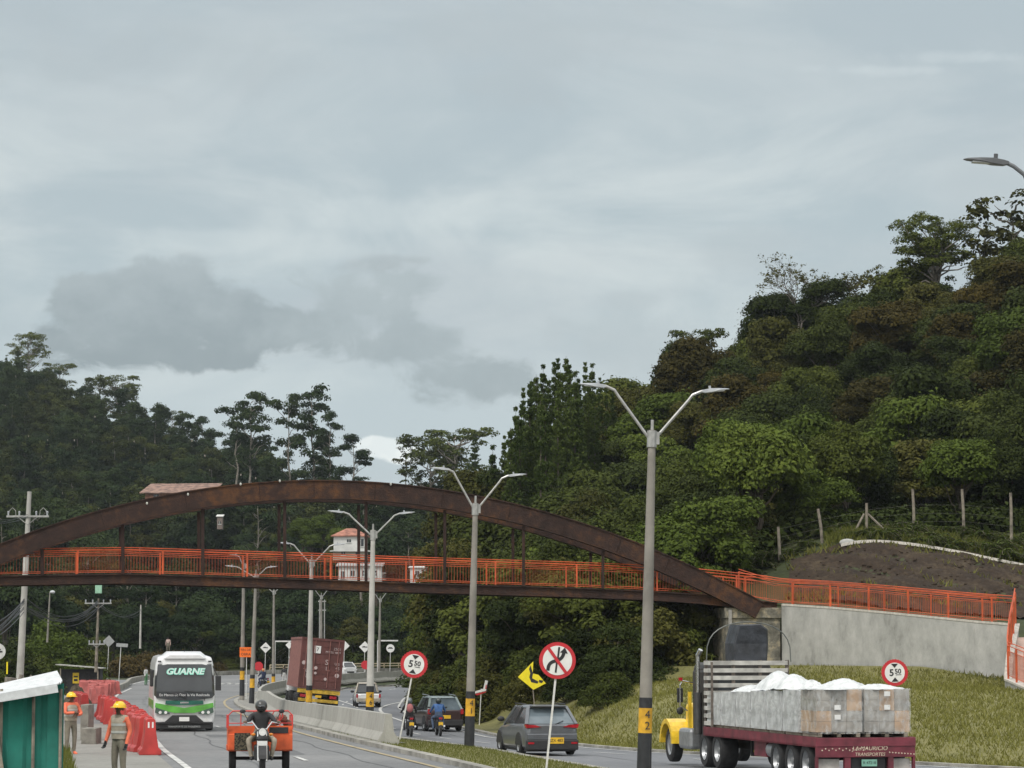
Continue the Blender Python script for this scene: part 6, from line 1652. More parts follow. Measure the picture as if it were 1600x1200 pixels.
mb = MB(); mb.box((.1,.1,tz-.66), (.9,.05,.36)); mb.build('plate_panel', blk_pl, o)
for s in (-1, 1): mb = MB(); mb.box((s*.45,TL/2+.2,tz-.42), (.14,TL-.6,.3)); mb.build('frame_rail', blk_pl, o)
mb = MB(); mb.box((-.9,5.2,.75), (.5,1.1,.5)); mb.build('tool_box', mar, o)
mb = MB(); mb.cyl((-1.0,3.9,.7), (-1.0,4.5,.7), .22, n=14); mb.build('air_tank', rim_m, o, smooth=True)
mb = MB(); mb.box((-.95,6.6,.9), (.06,.06,.9)); mb.box((-.6,6.6,.5), (.7,.2,.1)); mb.build('landing_leg', blk_pl, o)
for s in (-1, 1):
    for y in (1.0, 2.25, 3.5): wheel(o, s*1.0, y, .5, .5, deep=.1)
    for y in (9.0, 10.3): wheel(o, s*1.0, y, .52, .5, deep=.1)
    wheel(o, s*1.05, 14.2, .52, .3)
# headboard: slatted rack at the front of the bed
hb = MB(); top_z = at(1170,1034,Y+TL).z-zg
for i in range(9):
    z = tz+.12+(top_z-tz-.15)*i/8
    mb = MB(); mb.box((.0,TL-.05,z), (W-.2,.05,.12)); mb.build('rack_slat', slat_m, o)
for xx in (-1.2,-.4,.4,1.2): mb = MB(); mb.box((xx,TL-.0,(tz+top_z)/2), (.09,.08,top_z-tz+.1)); mb.build('rack_post', mat('rust_grey', (.12,.1,.085), .8, var=.4), o)
for s in (-1, 1):
    for i in range(9): 
        if s > 0: continue
        z = tz+.12+(top_z-tz-.15)*i/8; mb = MB(); mb.box((s*1.27,TL-.45,z), (.04,.8,.11)); mb.build('rack_slat', slat_m, o)
    if s < 0: mb = MB(); mb.box((s*1.28,TL-.85,(tz+top_z)/2), (.05,.08,top_z-tz)); mb.build('rack_post', MATS['rust_grey'], o)
# hoops for the tarpaulin
mb = MB(); zt_ = at(1240,985,Y+TL).z-zg
pts = []
for k in range(17):
    a = math.pi*k/16; pts.append((-1.25*math.cos(a), TL-.2, top_z+(at(1160,972,Y+TL).z-zg-top_z)*math.sin(a)**.6))
mb.tube(pts, .018, 5); mb.build('tarpaulin_hoop', mat('hoop_steel', (.13,.14,.13), .5, metal=.4), o)
# tractor: stack, hood, fender, mirrors
mb = MB(); mb.cyl((-1.18,TL+.95,.9), (-1.18,TL+.95,2.1), .12, n=12); st_ = mb.build('exhaust_stack', mat('dark_steel', (.09,.09,.09), .4, metal=.6), o, smooth=True)
mb = MB(); mb.cyl((-1.18,TL+.95,2.1), (-1.18,TL+.95,3.15), .065, n=10); mb.cyl((-1.18,TL+.95,3.15), (-1.12,TL+.85,3.32), .07, n=10); mb.build('stack_tip', chrome, st_, smooth=True)
mb = MB(); mb.box2((-1.0,TL+.7,.9), (1.0,TL+2.2,2.75)); mb.prism([(-1.0,2.7),(-.9,2.95),(.9,2.95),(1.0,2.7)], TL+.7, TL+2.2); mb.build('cab', mat('dark_cab_paint', (.035,.032,.03), .5, var=.3), o, bevel=.08)
mb = MB(); mb.box((0,TL+.68,2.2), (1.3,.04,.5)); mb.build('rear_window', gls, o)
mb = MB(); mb.box2((-.75,TL+2.2,.9), (.75,TL+3.9,1.75)); mb.build('hood', yelp, o, bevel=.12)
for s in (-1, 1):
    mb = MB(); pr = [(TL+4.0+.72*math.cos(a), .56+.72*math.sin(a)) for a in [math.pi*k/12 for k in range(13)]]+[(TL+4.0+.58*math.cos(a), .56+.58*math.sin(a)) for a in [math.pi*k/12 for k in range(12, -1, -1)]]
    mb.prism(pr, s*.75, s*1.32, 'X'); mb.build('fender', yelp, o)
    mb = MB(); mb.box((s*1.12,TL+2.0,.75), (.4,1.2,.6)); mb.build('fuel_tank', rim_m, o, bevel=.1)
    mb = MB(); mb.tube([(s*1.0,TL+2.0,2.35),(s*1.35,TL+2.0,2.42),(s*1.42,TL+2.0,2.3),(s*1.42,TL+2.0,1.7),(s*1.2,TL+2.0,1.55)], .022, 6); ma = mb.build('mirror_arm', chrome, o); mb = MB(); mb.box((s*1.42,TL+2.02,2.0), (.18,.06,.42)); mb.ball((s*1.42,TL+2.02,1.55), (.11,.06,.11), 10, 6); mb.build('mirror', blk_pl, ma, bevel=.02)
mb = MB(); mb.box((-1.42,TL+1.96,2.47), (.1,.1,.09)); mb.build('marker_light', tail, o)
mb = MB(); mb.box2((-1.15,TL+2.05,1.0), (-1.06,TL+2.15,2.1)); mb.build('grab_rail', yelp, o)
# dark rolled tarpaulin on top
tp = mat('dark_tarpaulin', (.03,.034,.042), .5, var=.5, scale=2, bump=1.0, bscale=3)
mb = MB(); rws = []
pa = at(1143,1030,Y+TL+1.2); pb = at(1198,975,Y+TL+1.2)
M_ = (Matrix.Translation((xc,Y,zg)) @ Matrix.Rotation(rzt, 4, 'Z')).inverted()
la = M_ @ pa; lb_ = M_ @ pb
for y, k in ((la.y-.35,.9),(la.y-.3,1),(la.y+.6,1),(la.y+.75,.85)):
    cx_ = (la.x+lb_.x)/2; hw = (lb_.x-la.x)/2*k; z0_, z1_ = la.z-.1, lb_.z-(1-k)*.3
    rws.append([(cx_-hw,y,z0_),(cx_-hw*1.02,y+.05,(z0_+z1_)/2),(cx_-hw*.75,y,z1_-.02),(cx_+hw*.6,y,z1_),(cx_+hw,y,z1_-.15),(cx_+hw*1.05,y+.05,(z0_+z1_)/2),(cx_+hw*.95,y,z0_)])
mb.grid(rws, close=True); mb.add(rws[0], [tuple(range(7))]); mb.add(rws[-1], [tuple(range(7))]); mb.build('air_deflector', tp, o)
film2 = mat('milky_film', (.66,.68,.68), .28, var=.25, scale=3.2, bump=.8, bscale=9, coat=.3, detail=8, alpha=.72)
EY = 0
# load: eight pallets (resting on the bed, things of their own)
lz = at(1390,1076,Y).z-zg-tz-.02
Mw = Matrix.Translation((xc,Y,zg)) @ Matrix.Rotation(rzt, 4, 'Z')
pal_names = ['rear right','rear left','second left','third left','fourth left','front left','second right','third right']
LB = {(1,0):'wrapped carton pallet at the rear right corner of the lorry bed',(0,0):'wrapped carton pallet at the rear left corner of the lorry bed',
      (0,1):'plastic wrapped pallet on the left side just ahead of the rear corner pallet',(0,2):'plastic wrapped pallet in the middle of the left side of the bed',
      (0,3):'plastic wrapped pallet third ahead of the rear left corner pallet',(0,4):'plastic wrapped pallet fourth ahead of the rear left corner pallet',
      (0,5):'plastic wrapped pallet second from the slatted rack on the left side',(0,6):'plastic wrapped pallet touching the slatted rack, left side',
      (1,1):'sheeted pallet just ahead of the rear right corner pallet',(1,2):'sheeted pallet in the middle of the right side of the bed',(1,3):'sheeted pallet on the right side near the front of the bed'}
for (cx_, r_), lb in LB.items():
    yy = .12+r_*1.42; hgt = lz*(1 if r_ == 0 else .98-.03*r_)
    p = thing('wrapped_pallet', lb, 'pallet', Mw @ Vector((-.63 if cx_ == 0 else .63, yy, tz+.01)), rzt)
    mb = MB()
    for k in range(6): mb.box((-.5+k*.2,.65,.1), (.1,1.25,.03))
    for k in (-.5, 0, .5): mb.box((k,.65,.045), (.1,1.25,.07))
    mb.build('pallet_base', wood, p)
    bc = MB()
    cols_ = 3
    for i in range(cols_):
        for j in range(4):
            for k in range(2):
                w_ = 1.2/cols_; d_ = 1.26/2; h_ = (hgt-.14)/4
                bc.box((-.6+w_*(i+.5), .02+d_*(k+.5), .13+h_*(j+.5)), (w_-.006, d_-.006, h_-.006), mi=((i+j//2+cx_) % 3 > 0)*1)
    bc.build('cartons', [card, card2] if r_ == 0 else [wrapm, mat('pale_carton', (.5,.51,.49), .5, var=.3)], p)
    # clinging film: slightly larger skin with creases
    fm = MATS.get('film')
    if not fm:
        fm = bpy.data.materials.new('film'); fm.use_nodes = True; q = fm.node_tree.nodes['Principled BSDF']; q.inputs['Base Color'].default_value = (.75,.78,.78,1); q.inputs['Roughness'].default_value = .22
        nz_ = fm.node_tree.nodes.new('ShaderNodeTexNoise'); nz_.inputs['Scale'].default_value = 5; nz_.inputs['Detail'].default_value = 8; tcn = fm.node_tree.nodes.new('ShaderNodeTexCoord'); mpn = fm.node_tree.nodes.new('ShaderNodeMapping'); mpn.inputs['Scale'].default_value = (1.6,1,.9)
        rpn = fm.node_tree.nodes.new('ShaderNodeValToRGB'); rpn.color_ramp.elements[0].position = .42; rpn.color_ramp.elements[1].position = .68; rpn.color_ramp.elements[0].color = (.06,.06,.06,1); rpn.color_ramp.elements[1].color = (.4,.4,.4,1)
        lk = fm.node_tree.links; lk.new(tcn.outputs['Object'], mpn.inputs[0]); lk.new(mpn.outputs[0], nz_.inputs['Vector']); lk.new(nz_.outputs['Fac'], rpn.inputs['Fac']); lk.new(rpn.outputs['Color'], q.inputs['Alpha'])
        MATS['film'] = fm
    mb = MB(); hh_ = hgt-.08; rws = []
    for q_ in range(25):
        z_ = .09+hh_*q_/24; pr_ = []
        for (sx_, sy_, ex_, ey_) in ((-1,0,1,0),(1,0,1,1),(1,1,-1,1),(-1,1,-1,0)):
            for k_ in range(12):
                t_ = k_/12; xx_ = lerp(sx_, ex_, t_)*.622; yy_ = lerp(sy_, ey_, t_)*1.31; nz_w = .012*math.sin(z_*9+xx_*13+yy_*7+r_)+random.uniform(-.006,.006)
                pr_.append((xx_*(1+nz_w), -.005+yy_+nz_w*(1 if sy_ == ey_ == 1 else -1 if sy_ == ey_ == 0 else 0), z_))
        rws.append(pr_)
    mb.grid(rws, close=True); mb.add(rws[-1], [tuple(range(48))]); mb.build('stretch_film', fm if r_ == 0 else film2, p, smooth=True)
    if r_ == 0:
        for k in (.62, .9 if cx_ else .42):
            mb = MB(); mb.box((.0 if cx_ else -.05,-.008,hgt*k), (.16,.006,.12)); mb.build('paper_label', white_s, p)
np.random.seed(21)
def sheet_lump(c, rx, ry, h, lb):
    mb = MB(); rows = []; ph = np.random.rand(3)*6
    for j in range(19):
        q = j/18; rr_ = []
        for a in np.linspace(0, 6.283, 41)[:-1]:
            k = 1+.1*math.sin(3*a+ph[0])+.05*math.sin(7*a+ph[1]); z = h*(1-q**1.7)*(1+.16*math.sin(2*a+ph[2])*q)+.022*math.sin(9*a+q*11)*q+np.random.uniform(-.014,.014)
            rr_.append((rx*q*math.cos(a)*k, ry*q*math.sin(a)*k, max(z, .012)))
        rows.append(rr_)
    mb.grid(rows, close=True); t = mb.build('plastic_sheet', ply, smooth=True, loc=Mw @ Vector(c)); t.rotation_euler = (0,0,rzt); tag(t, lb, 'plastic sheet')
tzt = tz+lz
sheet_lump((-.7,.75,tzt-.02), .64, .72, .1, 'flat white plastic sheet over the rear left corner pallet')
sheet_lump((.6,.75,tzt-.02), .64, .66, .14, 'thin white plastic sheet over the rear right corner pallet')
sheet_lump((.1,1.9,tzt-.05), .75, .95, .3, 'domed white plastic sheet over the load left of the height limit sign')
sheet_lump((-.55,2.6,tzt-.05), .3, .6, .26, 'small white plastic hump between two bigger domes on the load')
sheet_lump((-.75,3.5,tzt-.05), .62, .95, .4, 'domed white plastic sheet in the middle of the load')
sheet_lump((-.62,5.2,tzt-.08), .66, 1.1, .5, 'largest domed white plastic sheet near the front of the load')
sheet_lump((-.75,7.2,tzt-.18), .5, 1.0, .2, 'low white plastic sheet next to the slatted rack')
# ---------- people ----------
skin_m = mat('skin', (.3,.17,.11), .6, var=.1); skin_d = mat('skin_dark', (.13,.075,.05), .6, var=.1)
def person_mesh(J, hands, faces=True, scale=1.0):
    """J: joint name -> (x,y,z,r); edges by name; hands: list of (wrist, direction, curl)"""
    E = [('pelvis','belly'),('belly','chest'),('chest','neck'),('neck','head'),('head','crown'),('chest','shl'),('shl','ell'),('ell','wrl'),('wrl','pal'),('chest','shr'),('shr','elr'),('elr','wrr'),('wrr','par'),
         ('pelvis','hil'),('hil','knl'),('knl','anl'),('anl','tol'),('pelvis','hir'),('hir','knr'),('knr','anr'),('anr','tor')]
    bm = bmesh.new(); L_ = bm.verts.layers.skin.verify(); V = {}
    def vert(n, p, r):
        v = bm.verts.new(p); v[L_].radius = (r, r); V[n] = v
    for n, (x, y, z, r) in J.items(): vert(n, (x, y, z), r)
    V['pelvis'][L_].use_root = True
    for a, b in E: bm.edges.new((V[a], V[b]))
    for s in ('l', 'r'):
        w = Vector(J['wr'+s][:3]); p = Vector(J['pa'+s][:3]); d = (p-w).normalized(); side = d.cross(Vector((0,0,1)) if abs(d.z) < .8 else Vector((0,1,0))).normalized(); dn = d.cross(side).normalized()
        if dn.z > 0 and abs(d.z) < .8: dn = -dn
        for i, k in enumerate((-.036,-.012,.012,.036)):
            l = (.062,.074,.07,.055)[i]; a = p+side*k+d*.015; b = a+d*l*.55+dn*.012; c = b+d*l*.3+dn*.03
            for q, (pt, r) in enumerate(((a,.011),(b,.0095),(c,.008))): vert('f%s%d%d' % (s, i, q), pt, r)
            bm.edges.new((V['pa'+s], V['f%s%d0' % (s, i)])); bm.edges.new((V['f%s%d0' % (s, i)], V['f%s%d1' % (s, i)])); bm.edges.new((V['f%s%d1' % (s, i)], V['f%s%d2' % (s, i)]))
        a = w+d*.03+side*.03; b = a+side*.025+d*.035; vert('t'+s+'0', a, .012); vert('t'+s+'1', b, .01); bm.edges.new((V['wr'+s], V['t'+s+'0'])); bm.edges.new((V['t'+s+'0'], V['t'+s+'1']))
    me = bpy.data.meshes.new('p'); bm.to_mesh(me); bm.free(); o = bpy.data.objects.new('p', me); COL.objects.link(o)
    sk = o.modifiers.new('s', 'SKIN'); sk.use_smooth_shade = True
    sb = o.modifiers.new('b', 'SUBSURF'); sb.levels = 1; sb.render_levels = 1
    bpy.context.view_layer.update(); dg = bpy.context.evaluated_depsgraph_get(); m2 = bpy.data.meshes.new_from_object(o.evaluated_get(dg)); bpy.data.objects.remove(o)
    return m2
def person(label, loc, rz, J, shirt, trousers, sk=skin_d, boots=blk_pl, sleeve=None, gloves=None, helmet=None, vest=None, name='person', group=None, extra=None):
    o = thing(name, label, 'person', loc, rz, group); me = person_mesh(J, None)
    mats = [shirt, trousers, sk, boots, sleeve or shirt, gloves or sk]
    me.materials.clear()
    for m in mats: me.materials.append(m)
    P = {k: Vector(v[:3]) for k, v in J.items()}
    segs = [('pelvis','belly',1),('belly','chest',0),('chest','neck',0),('neck','head',2),('head','crown',2),('chest','shl',0),('shl','ell',4),('ell','wrl',4),('wrl','pal',5),('chest','shr',0),('shr','elr',4),('elr','wrr',4),('wrr','par',5),('pelvis','hil',1),('hil','knl',1),('knl','anl',1),('anl','tol',3),('pelvis','hir',1),('hir','knr',1),('knr','anr',1),('anr','tor',3)]
    for f in me.polygons:
        c = f.center; best = (9, 0)
        for a, b, mi in segs:
            A = P[a]; B = P[b]; t = max(0, min(1, (c-A).dot(B-A)/max(1e-6, (B-A).length_squared))); d = (c-(A+(B-A)*t)).length
            if d < best[0]: best = (d, mi)
        if best[1] != 5 and min((c-P['pal']).length, (c-P['par']).length) < .07: best = (0, 5)
        f.material_index = best[1]; f.use_smooth = True
    b = linkmesh('body', me, o)
    h = P['head']; fw = Vector((0,-1,0))
    if extra and 'face' in extra: fw = Vector(extra['face']).normalized()
    sd_ = Vector((0,0,1)).cross(fw).normalized(); r = J['head'][3]
    mb = MB(); mb.ball(h+fw*(r*1.02)-Vector((0,0,.01)), (.016,.02,.024), 6, 4, 0)
    for s in (-1, 1): mb.ball(h+fw*r*.9+sd_*s*.034+Vector((0,0,.022)), (.012,.012,.008), 6, 4, 1); mb.ball(h+sd_*s*r*.98, (.014,.022,.032), 6, 4, 0)
    mb.ball(h+fw*r*.93-Vector((0,0,.045)), (.024,.01,.008), 6, 4, 1); mb.build('face', [sk, black_s], o)
    if helmet == 'hard':
        hm = mat('yellow_hard_hat', (.85,.52,.01), .35, coat=.4, var=.05); c = h+Vector((0,0,.045))
        mb = MB(); rows = []
        for q in range(7):
            a = q/6*math.pi/2; rr = .135*math.cos(a); rows.append([c+Vector((rr*math.cos(t), rr*1.12*math.sin(t), .125*math.sin(a))) for t in np.linspace(0, 6.283, 19)[:-1]])
        mb.grid([[c+Vector((p.x-c.x, p.y-c.y, 0))*1.0 for p in rows[0]]]+rows, close=True); mb.box(c+Vector((0,0,.11)), (.03,.2,.035))
        mb.grid([[c+Vector((k*math.cos(t)*.135, k*math.sin(t)*.15, -.012*(k > 1))) for t in np.linspace(0, 6.283, 19)[:-1]] for k in (.9, 1.18)], close=True)
        p = c+fw*.17; mb.ball(p, (.1,.07,.014), 10, 5); mb.build('hard_hat', hm, o, smooth=True)
    elif helmet:
        mb = MB(); c = h+Vector((0,0,.02)); mb.ball(c-fw*.01, (.14,.155,.15), 14, 9); ho = mb.build('helmet', helmet, o, smooth=True)
        mb = MB(); mb.ball(c+fw*.07-Vector((0,0,.005)), (.1,.1,.05), 12, 6); mb.build('visor', gls, ho, smooth=True)
    else:
        mb = MB(); mb.ball(h+Vector((0,0,.035))-fw*.015, (.1,.112,.09), 12, 7); mb.build('hair', mat('hair', (.015,.012,.01), .8), o, smooth=True)
    if vest:
        c = P['chest']; be = P['belly']; rows = []
        for t, k in ((-.55,1.12),(0,1.12),(.5,1.14),(1.0,1.18),(1.25,1.05),(1.42,.75)):
            q = be+(c-be)*t; rows.append([q+Vector((.17*k*math.cos(a), .13*k*math.sin(a), 0)) for a in np.linspace(0, 6.283, 21)[:-1]])
        mb = MB(); mb.grid(rows, close=True); vo = mb.build('vest', vest, o, smooth=True)
        for t in (.1, .8):
            q = be+(c-be)*t; mb = MB(); mb.grid([[q+Vector((.2*math.cos(a), .156*math.sin(a), dz)) for a in np.linspace(0, 6.283, 21)[:-1]] for dz in (-.025,.025)], close=True); mb.build('reflective_band', mat('reflective_tape', (.45,.45,.42), .4), vo)
    return o
def stand(h=1.7, **k):
    J = {'pelvis':(0,0,.93,.13),'belly':(0,0,1.08,.125),'chest':(0,0,1.3,.15),'neck':(0,0,1.46,.055),'head':(0,-.01,1.575,.098),'crown':(0,0,1.635,.075),
      'shl':(-.19,0,1.4,.07),'ell':(-.24,.02,1.12,.05),'wrl':(-.25,-.06,.87,.035),'pal':(-.25,-.08,.79,.03),'shr':(.19,0,1.4,.07),'elr':(.24,.02,1.12,.05),'wrr':(.25,-.06,.87,.035),'par':(.25,-.08,.79,.03),
      'hil':(-.1,0,.88,.1),'knl':(-.12,-.02,.5,.07),'anl':(-.12,.02,.09,.05),'tol':(-.13,-.14,.04,.04),'hir':(.1,0,.88,.1),'knr':(.12,-.02,.5,.07),'anr':(.12,.02,.09,.05),'tor':(.13,-.14,.04,.04)}
    J.update(k); return J
def sit(bar_y=-.55, bar_z=1.1, bar_w=.34, seat=.75, foot_z=.3, foot_y=-.3, lean=0, **k):
    s = seat
    J = {'pelvis':(0,0,s+.1,.13),'belly':(0,-.03-lean*.3,s+.26,.13),'chest':(0,-.06-lean,s+.47,.155),'neck':(0,-.08-lean,s+.63,.055),'head':(0,-.1-lean,s+.745,.1),'crown':(0,-.09-lean,s+.8,.075),
      'shl':(-.2,-.07-lean,s+.57,.07),'ell':(-.31,(bar_y)*.5-lean*.5,(s+.57+bar_z)/2-.07,.052),'wrl':(-bar_w,bar_y+.05,bar_z+.02,.036),'pal':(-bar_w,bar_y-.02,bar_z+.03,.03),
      'shr':(.2,-.07-lean,s+.57,.07),'elr':(.31,(bar_y)*.5-lean*.5,(s+.57+bar_z)/2-.07,.052),'wrr':(bar_w,bar_y+.05,bar_z+.02,.036),'par':(bar_w,bar_y-.02,bar_z+.03,.03),
      'hil':(-.12,-.02,s+.06,.1),'knl':(-.24,-.42,s+.02,.075),'anl':(-.22,foot_y,foot_z,.05),'tol':(-.23,foot_y-.16,foot_z-.03,.04),
      'hir':(.12,-.02,s+.06,.1),'knr':(.24,-.42,s+.02,.075),'anr':(.22,foot_y,foot_z,.05),'tor':(.23,foot_y-.16,foot_z-.03,.04)}
    J.update(k); return J
org_sh = mat('orange_shirt', (.75,.17,.09), .8, var=.15); khaki = mat('khaki_cloth', (.2,.18,.14), .85, var=.2); tan = mat('tan_vest', (.32,.28,.22), .85, var=.2)
dkc = mat('black_jacket', (.02,.02,.022), .7, var=.2); jeans = mat('jeans', (.06,.09,.15), .8, var=.2); bluej = mat('blue_jacket', (.035,.1,.26), .7, var=.3); navy = mat('navy_cloth', (.02,.03,.07), .8, var=.2)
Y = 61; x = gx(191,Y); g = H(x, Y)+.06
person('worker in yellow hard hat and orange sleeves standing beside the nearest red barrier', (x, Y, g), R(-35), stand(ell=(-.27,-.02,1.13,.055), wrl=(-.3,-.1,.9,.036), pal=(-.31,-.12,.82,.03), elr=(.25,.06,1.14,.052)), tan, khaki, sleeve=org_sh, gloves=blk_pl, helmet='hard', vest=tan)
Y = 80; x = gx(115,Y); g = H(x, Y)+.02
person('worker in yellow hard hat leaning beside the green shelter with folded arms', (x, Y, g), R(40), stand(ell=(-.26,-.14,1.16,.055), wrl=(-.06,-.24,1.18,.04), pal=(.02,-.25,1.18,.03), elr=(.26,-.14,1.14,.052), wrr=(.08,-.22,1.12,.038), par=(0,-.24,1.12,.03)), org_sh, khaki, sleeve=org_sh, helmet='hard', vest=tan, boots=org_sh)

# ---------- cargo tricycle ----------
orp = mat('tricycle_orange', (.62,.1,.025), .5, var=.25, scale=3, bump=.1); Y = 65.5; x = gx(413,Y); zg = H(x, Y)+.06
o = thing('cargo_tricycle', 'orange three wheeled cargo motorcycle coming down the left carriageway', 'tricycle', (x, Y, zg), rotd(-.12,1))
wheel(o, 0, .1, .3, .13)
mb = MB()
for s in (-1, 1): mb.cyl((s*.09,.1,.32), (s*.09,.34,.98), .028, n=8)
mb.build('fork', chrome, o); mb = MB(); mb.prism([(.1+.38*math.cos(a), .3+.38*math.sin(a)) for a in np.linspace(.3, 2.9, 12)]+[(.1+.34*math.cos(a), .3+.34*math.sin(a)) for a in np.linspace(2.9, .3, 12)], -.09, .09, 'X'); mb.build('mudguard', blk_pl, o)
mb = MB(); mb.ball((0,.16,.98), (.1,.08,.1), 14, 8); hl = mb.build('headlight', blk_pl, o, smooth=True); mb = MB(); mb.cyl((0,.07,.98), (0,.1,.98), .085, n=18); mb.build('lens', lamp_w, hl)
mb = MB(); mb.tube([(-.4,.5,1.16),(-.22,.34,1.2),(-.1,.28,1.04),(.1,.28,1.04),(.22,.34,1.2),(.4,.5,1.16)], .016, 7); mb.build('handlebar', chrome, o, smooth=True)
for s in (-1, 1):
    mb = MB(); mb.cyl((s*.3,.42,1.2), (s*.42,.4,1.42), .008, n=5); mb.ball((s*.44,.39,1.44), (.07,.02,.045), 10, 6); mb.build('mirror', blk_pl, o)
    mb = MB(); mb.ball((s*.2,.22,.92), (.05,.04,.035), 8, 5); mb.build('indicator', mat('amber', (.6,.2,.02), .3), o)
mb = MB(); mb.box((0,.7,.5), (.34,.7,.35)); mb.build('engine', blk_pl, o, bevel=.05); mb = MB(); mb.ball((0,.72,.9), (.17,.3,.15), 12, 7); mb.build('fuel_tank', blk_pl, o, smooth=True)
mb = MB(); mb.box((0,.06,.72), (.22,.02,.12)); mb.build('front_plate', white_s, o); mb = MB(); mb.ball((0,.12,.83), (.14,.08,.08), 10, 6); mb.build('cowl', blk_pl, o)
mb = MB(); mb.box((0,1.2,.82), (.36,.5,.1)); mb.build('seat', blk_pl, o, bevel=.03)
bx = .74
mb = MB(); mb.box2((-bx,1.5,.55), (bx,1.54,1.08)); mb.box2((-bx,3.0,.55), (bx,3.04,1.0)); mb.box2((-bx,1.5,.5), (bx,3.04,.55))
for s in (-1, 1): mb.box2((s*bx-.02*s,1.5,.5), (s*bx,3.04,1.0)); mb.box2((s*(bx+.0),1.48,.98), (s*(bx-.06),3.06,1.03))
cb = mb.build('cargo_box', orp, o)
for s in (-1, 1): mb = MB(); mb.box2((s*.18,1.44,.52), (s*bx,1.5,.9)); mb.build('box_panel', orp, cb, bevel=.02)
mb = MB(); mb.box((-.42,1.42,.72), (.36,.06,.4)); mb.build('radiator_mesh', mat('mesh_dark', (.06,.05,.03), .7, var=.8, scale=25, contrast=(.45,.55)), cb)
mb = MB(); mb.box((.42,1.43,.98), (.44,.02,.14)); mb.build('black_vent', blk_pl, cb)
mb = MB(); redr = mat('red_rail', (.6,.05,.045), .5)
mb.tube([(-bx,1.56,1.0),(-bx,1.56,1.32),(-bx+.1,1.56,1.42),(bx-.1,1.56,1.42),(bx,1.56,1.32),(bx,1.56,1.0)], .016, 6)
for xx in (-.45,-.15,.15,.45): mb.cyl((xx,1.56,1.0), (xx,1.56,1.42), .012, n=5)
for z in (1.14,): mb.cyl((-bx,1.56,z), (bx,1.56,z), .01, n=5)
for s in (-1, 1): mb.tube([(s*bx,1.56,1.32),(s*bx,2.9,1.3),(s*bx,3.0,1.0)], .016, 6); mb.cyl((s*bx,2.2,1.0), (s*bx,2.2,1.31), .012, n=5)
mb.build('rail', redr, o)
for s in (-1, 1): wheel(o, s*.62, 2.3, .31, .16); mb = MB(); mb.prism([(1.9,.62),(1.9,.5),(2.7,.5),(2.7,.62)], s*.52, s*.76, 'X'); mb.build('wheel_cover', orp, o)
mb = MB(); mb.cyl((-.62,2.3,.31), (.62,2.3,.31), .04, n=8); mb.build('axle', blk_pl, o)
mb = MB()
for i in range(4): mb.ball((.28+i*.12,1.75+.1*(i%2),1.12+.06*(i%3)), (.11,.12,.1), 8, 5)
tag(mb.build('cargo_bundle', mat('brown_sacks', (.16,.07,.05), .8, var=.5, scale=6)), 'brown bundle lying in the tricycle box at the rider left side', 'bundle'); bpy.data.objects['cargo_bundle'].location = (x,Y,zg); bpy.data.objects['cargo_bundle'].rotation_euler = (0,0,rotd(-.12,1))
mb = MB(); mb.tube([(.2+.12*math.cos(a)+.2, 1.6, 1.32+.12*math.sin(a)) for a in np.linspace(0, 6.283, 14)], .012, 5); t = mb.build('wire_coil', redr, loc=(x,Y,zg)); t.rotation_euler = (0,0,rotd(-.12,1)); tag(t, 'red wire coil hooked on the tricycle rail beside the rider', 'coil')
beige = mat('beige_trousers', (.3,.26,.2), .8, var=.2)
q = Matrix.Translation((x,Y,zg)) @ Matrix.Rotation(rotd(-.12,1), 4, 'Z') @ Vector((0,1.12,0))
person('rider in black jacket and black helmet steering the orange cargo tricycle', q, rotd(-.12,1), sit(bar_y=-.6, bar_z=1.17, bar_w=.38, seat=.78, foot_z=.38, foot_y=-.42, knl=(-.3,-.42,.78,.075), knr=(.3,-.42,.78,.075)), dkc, beige, helmet=mat('helmet_black', (.03,.032,.03), .3, coat=.4), boots=blk_pl)

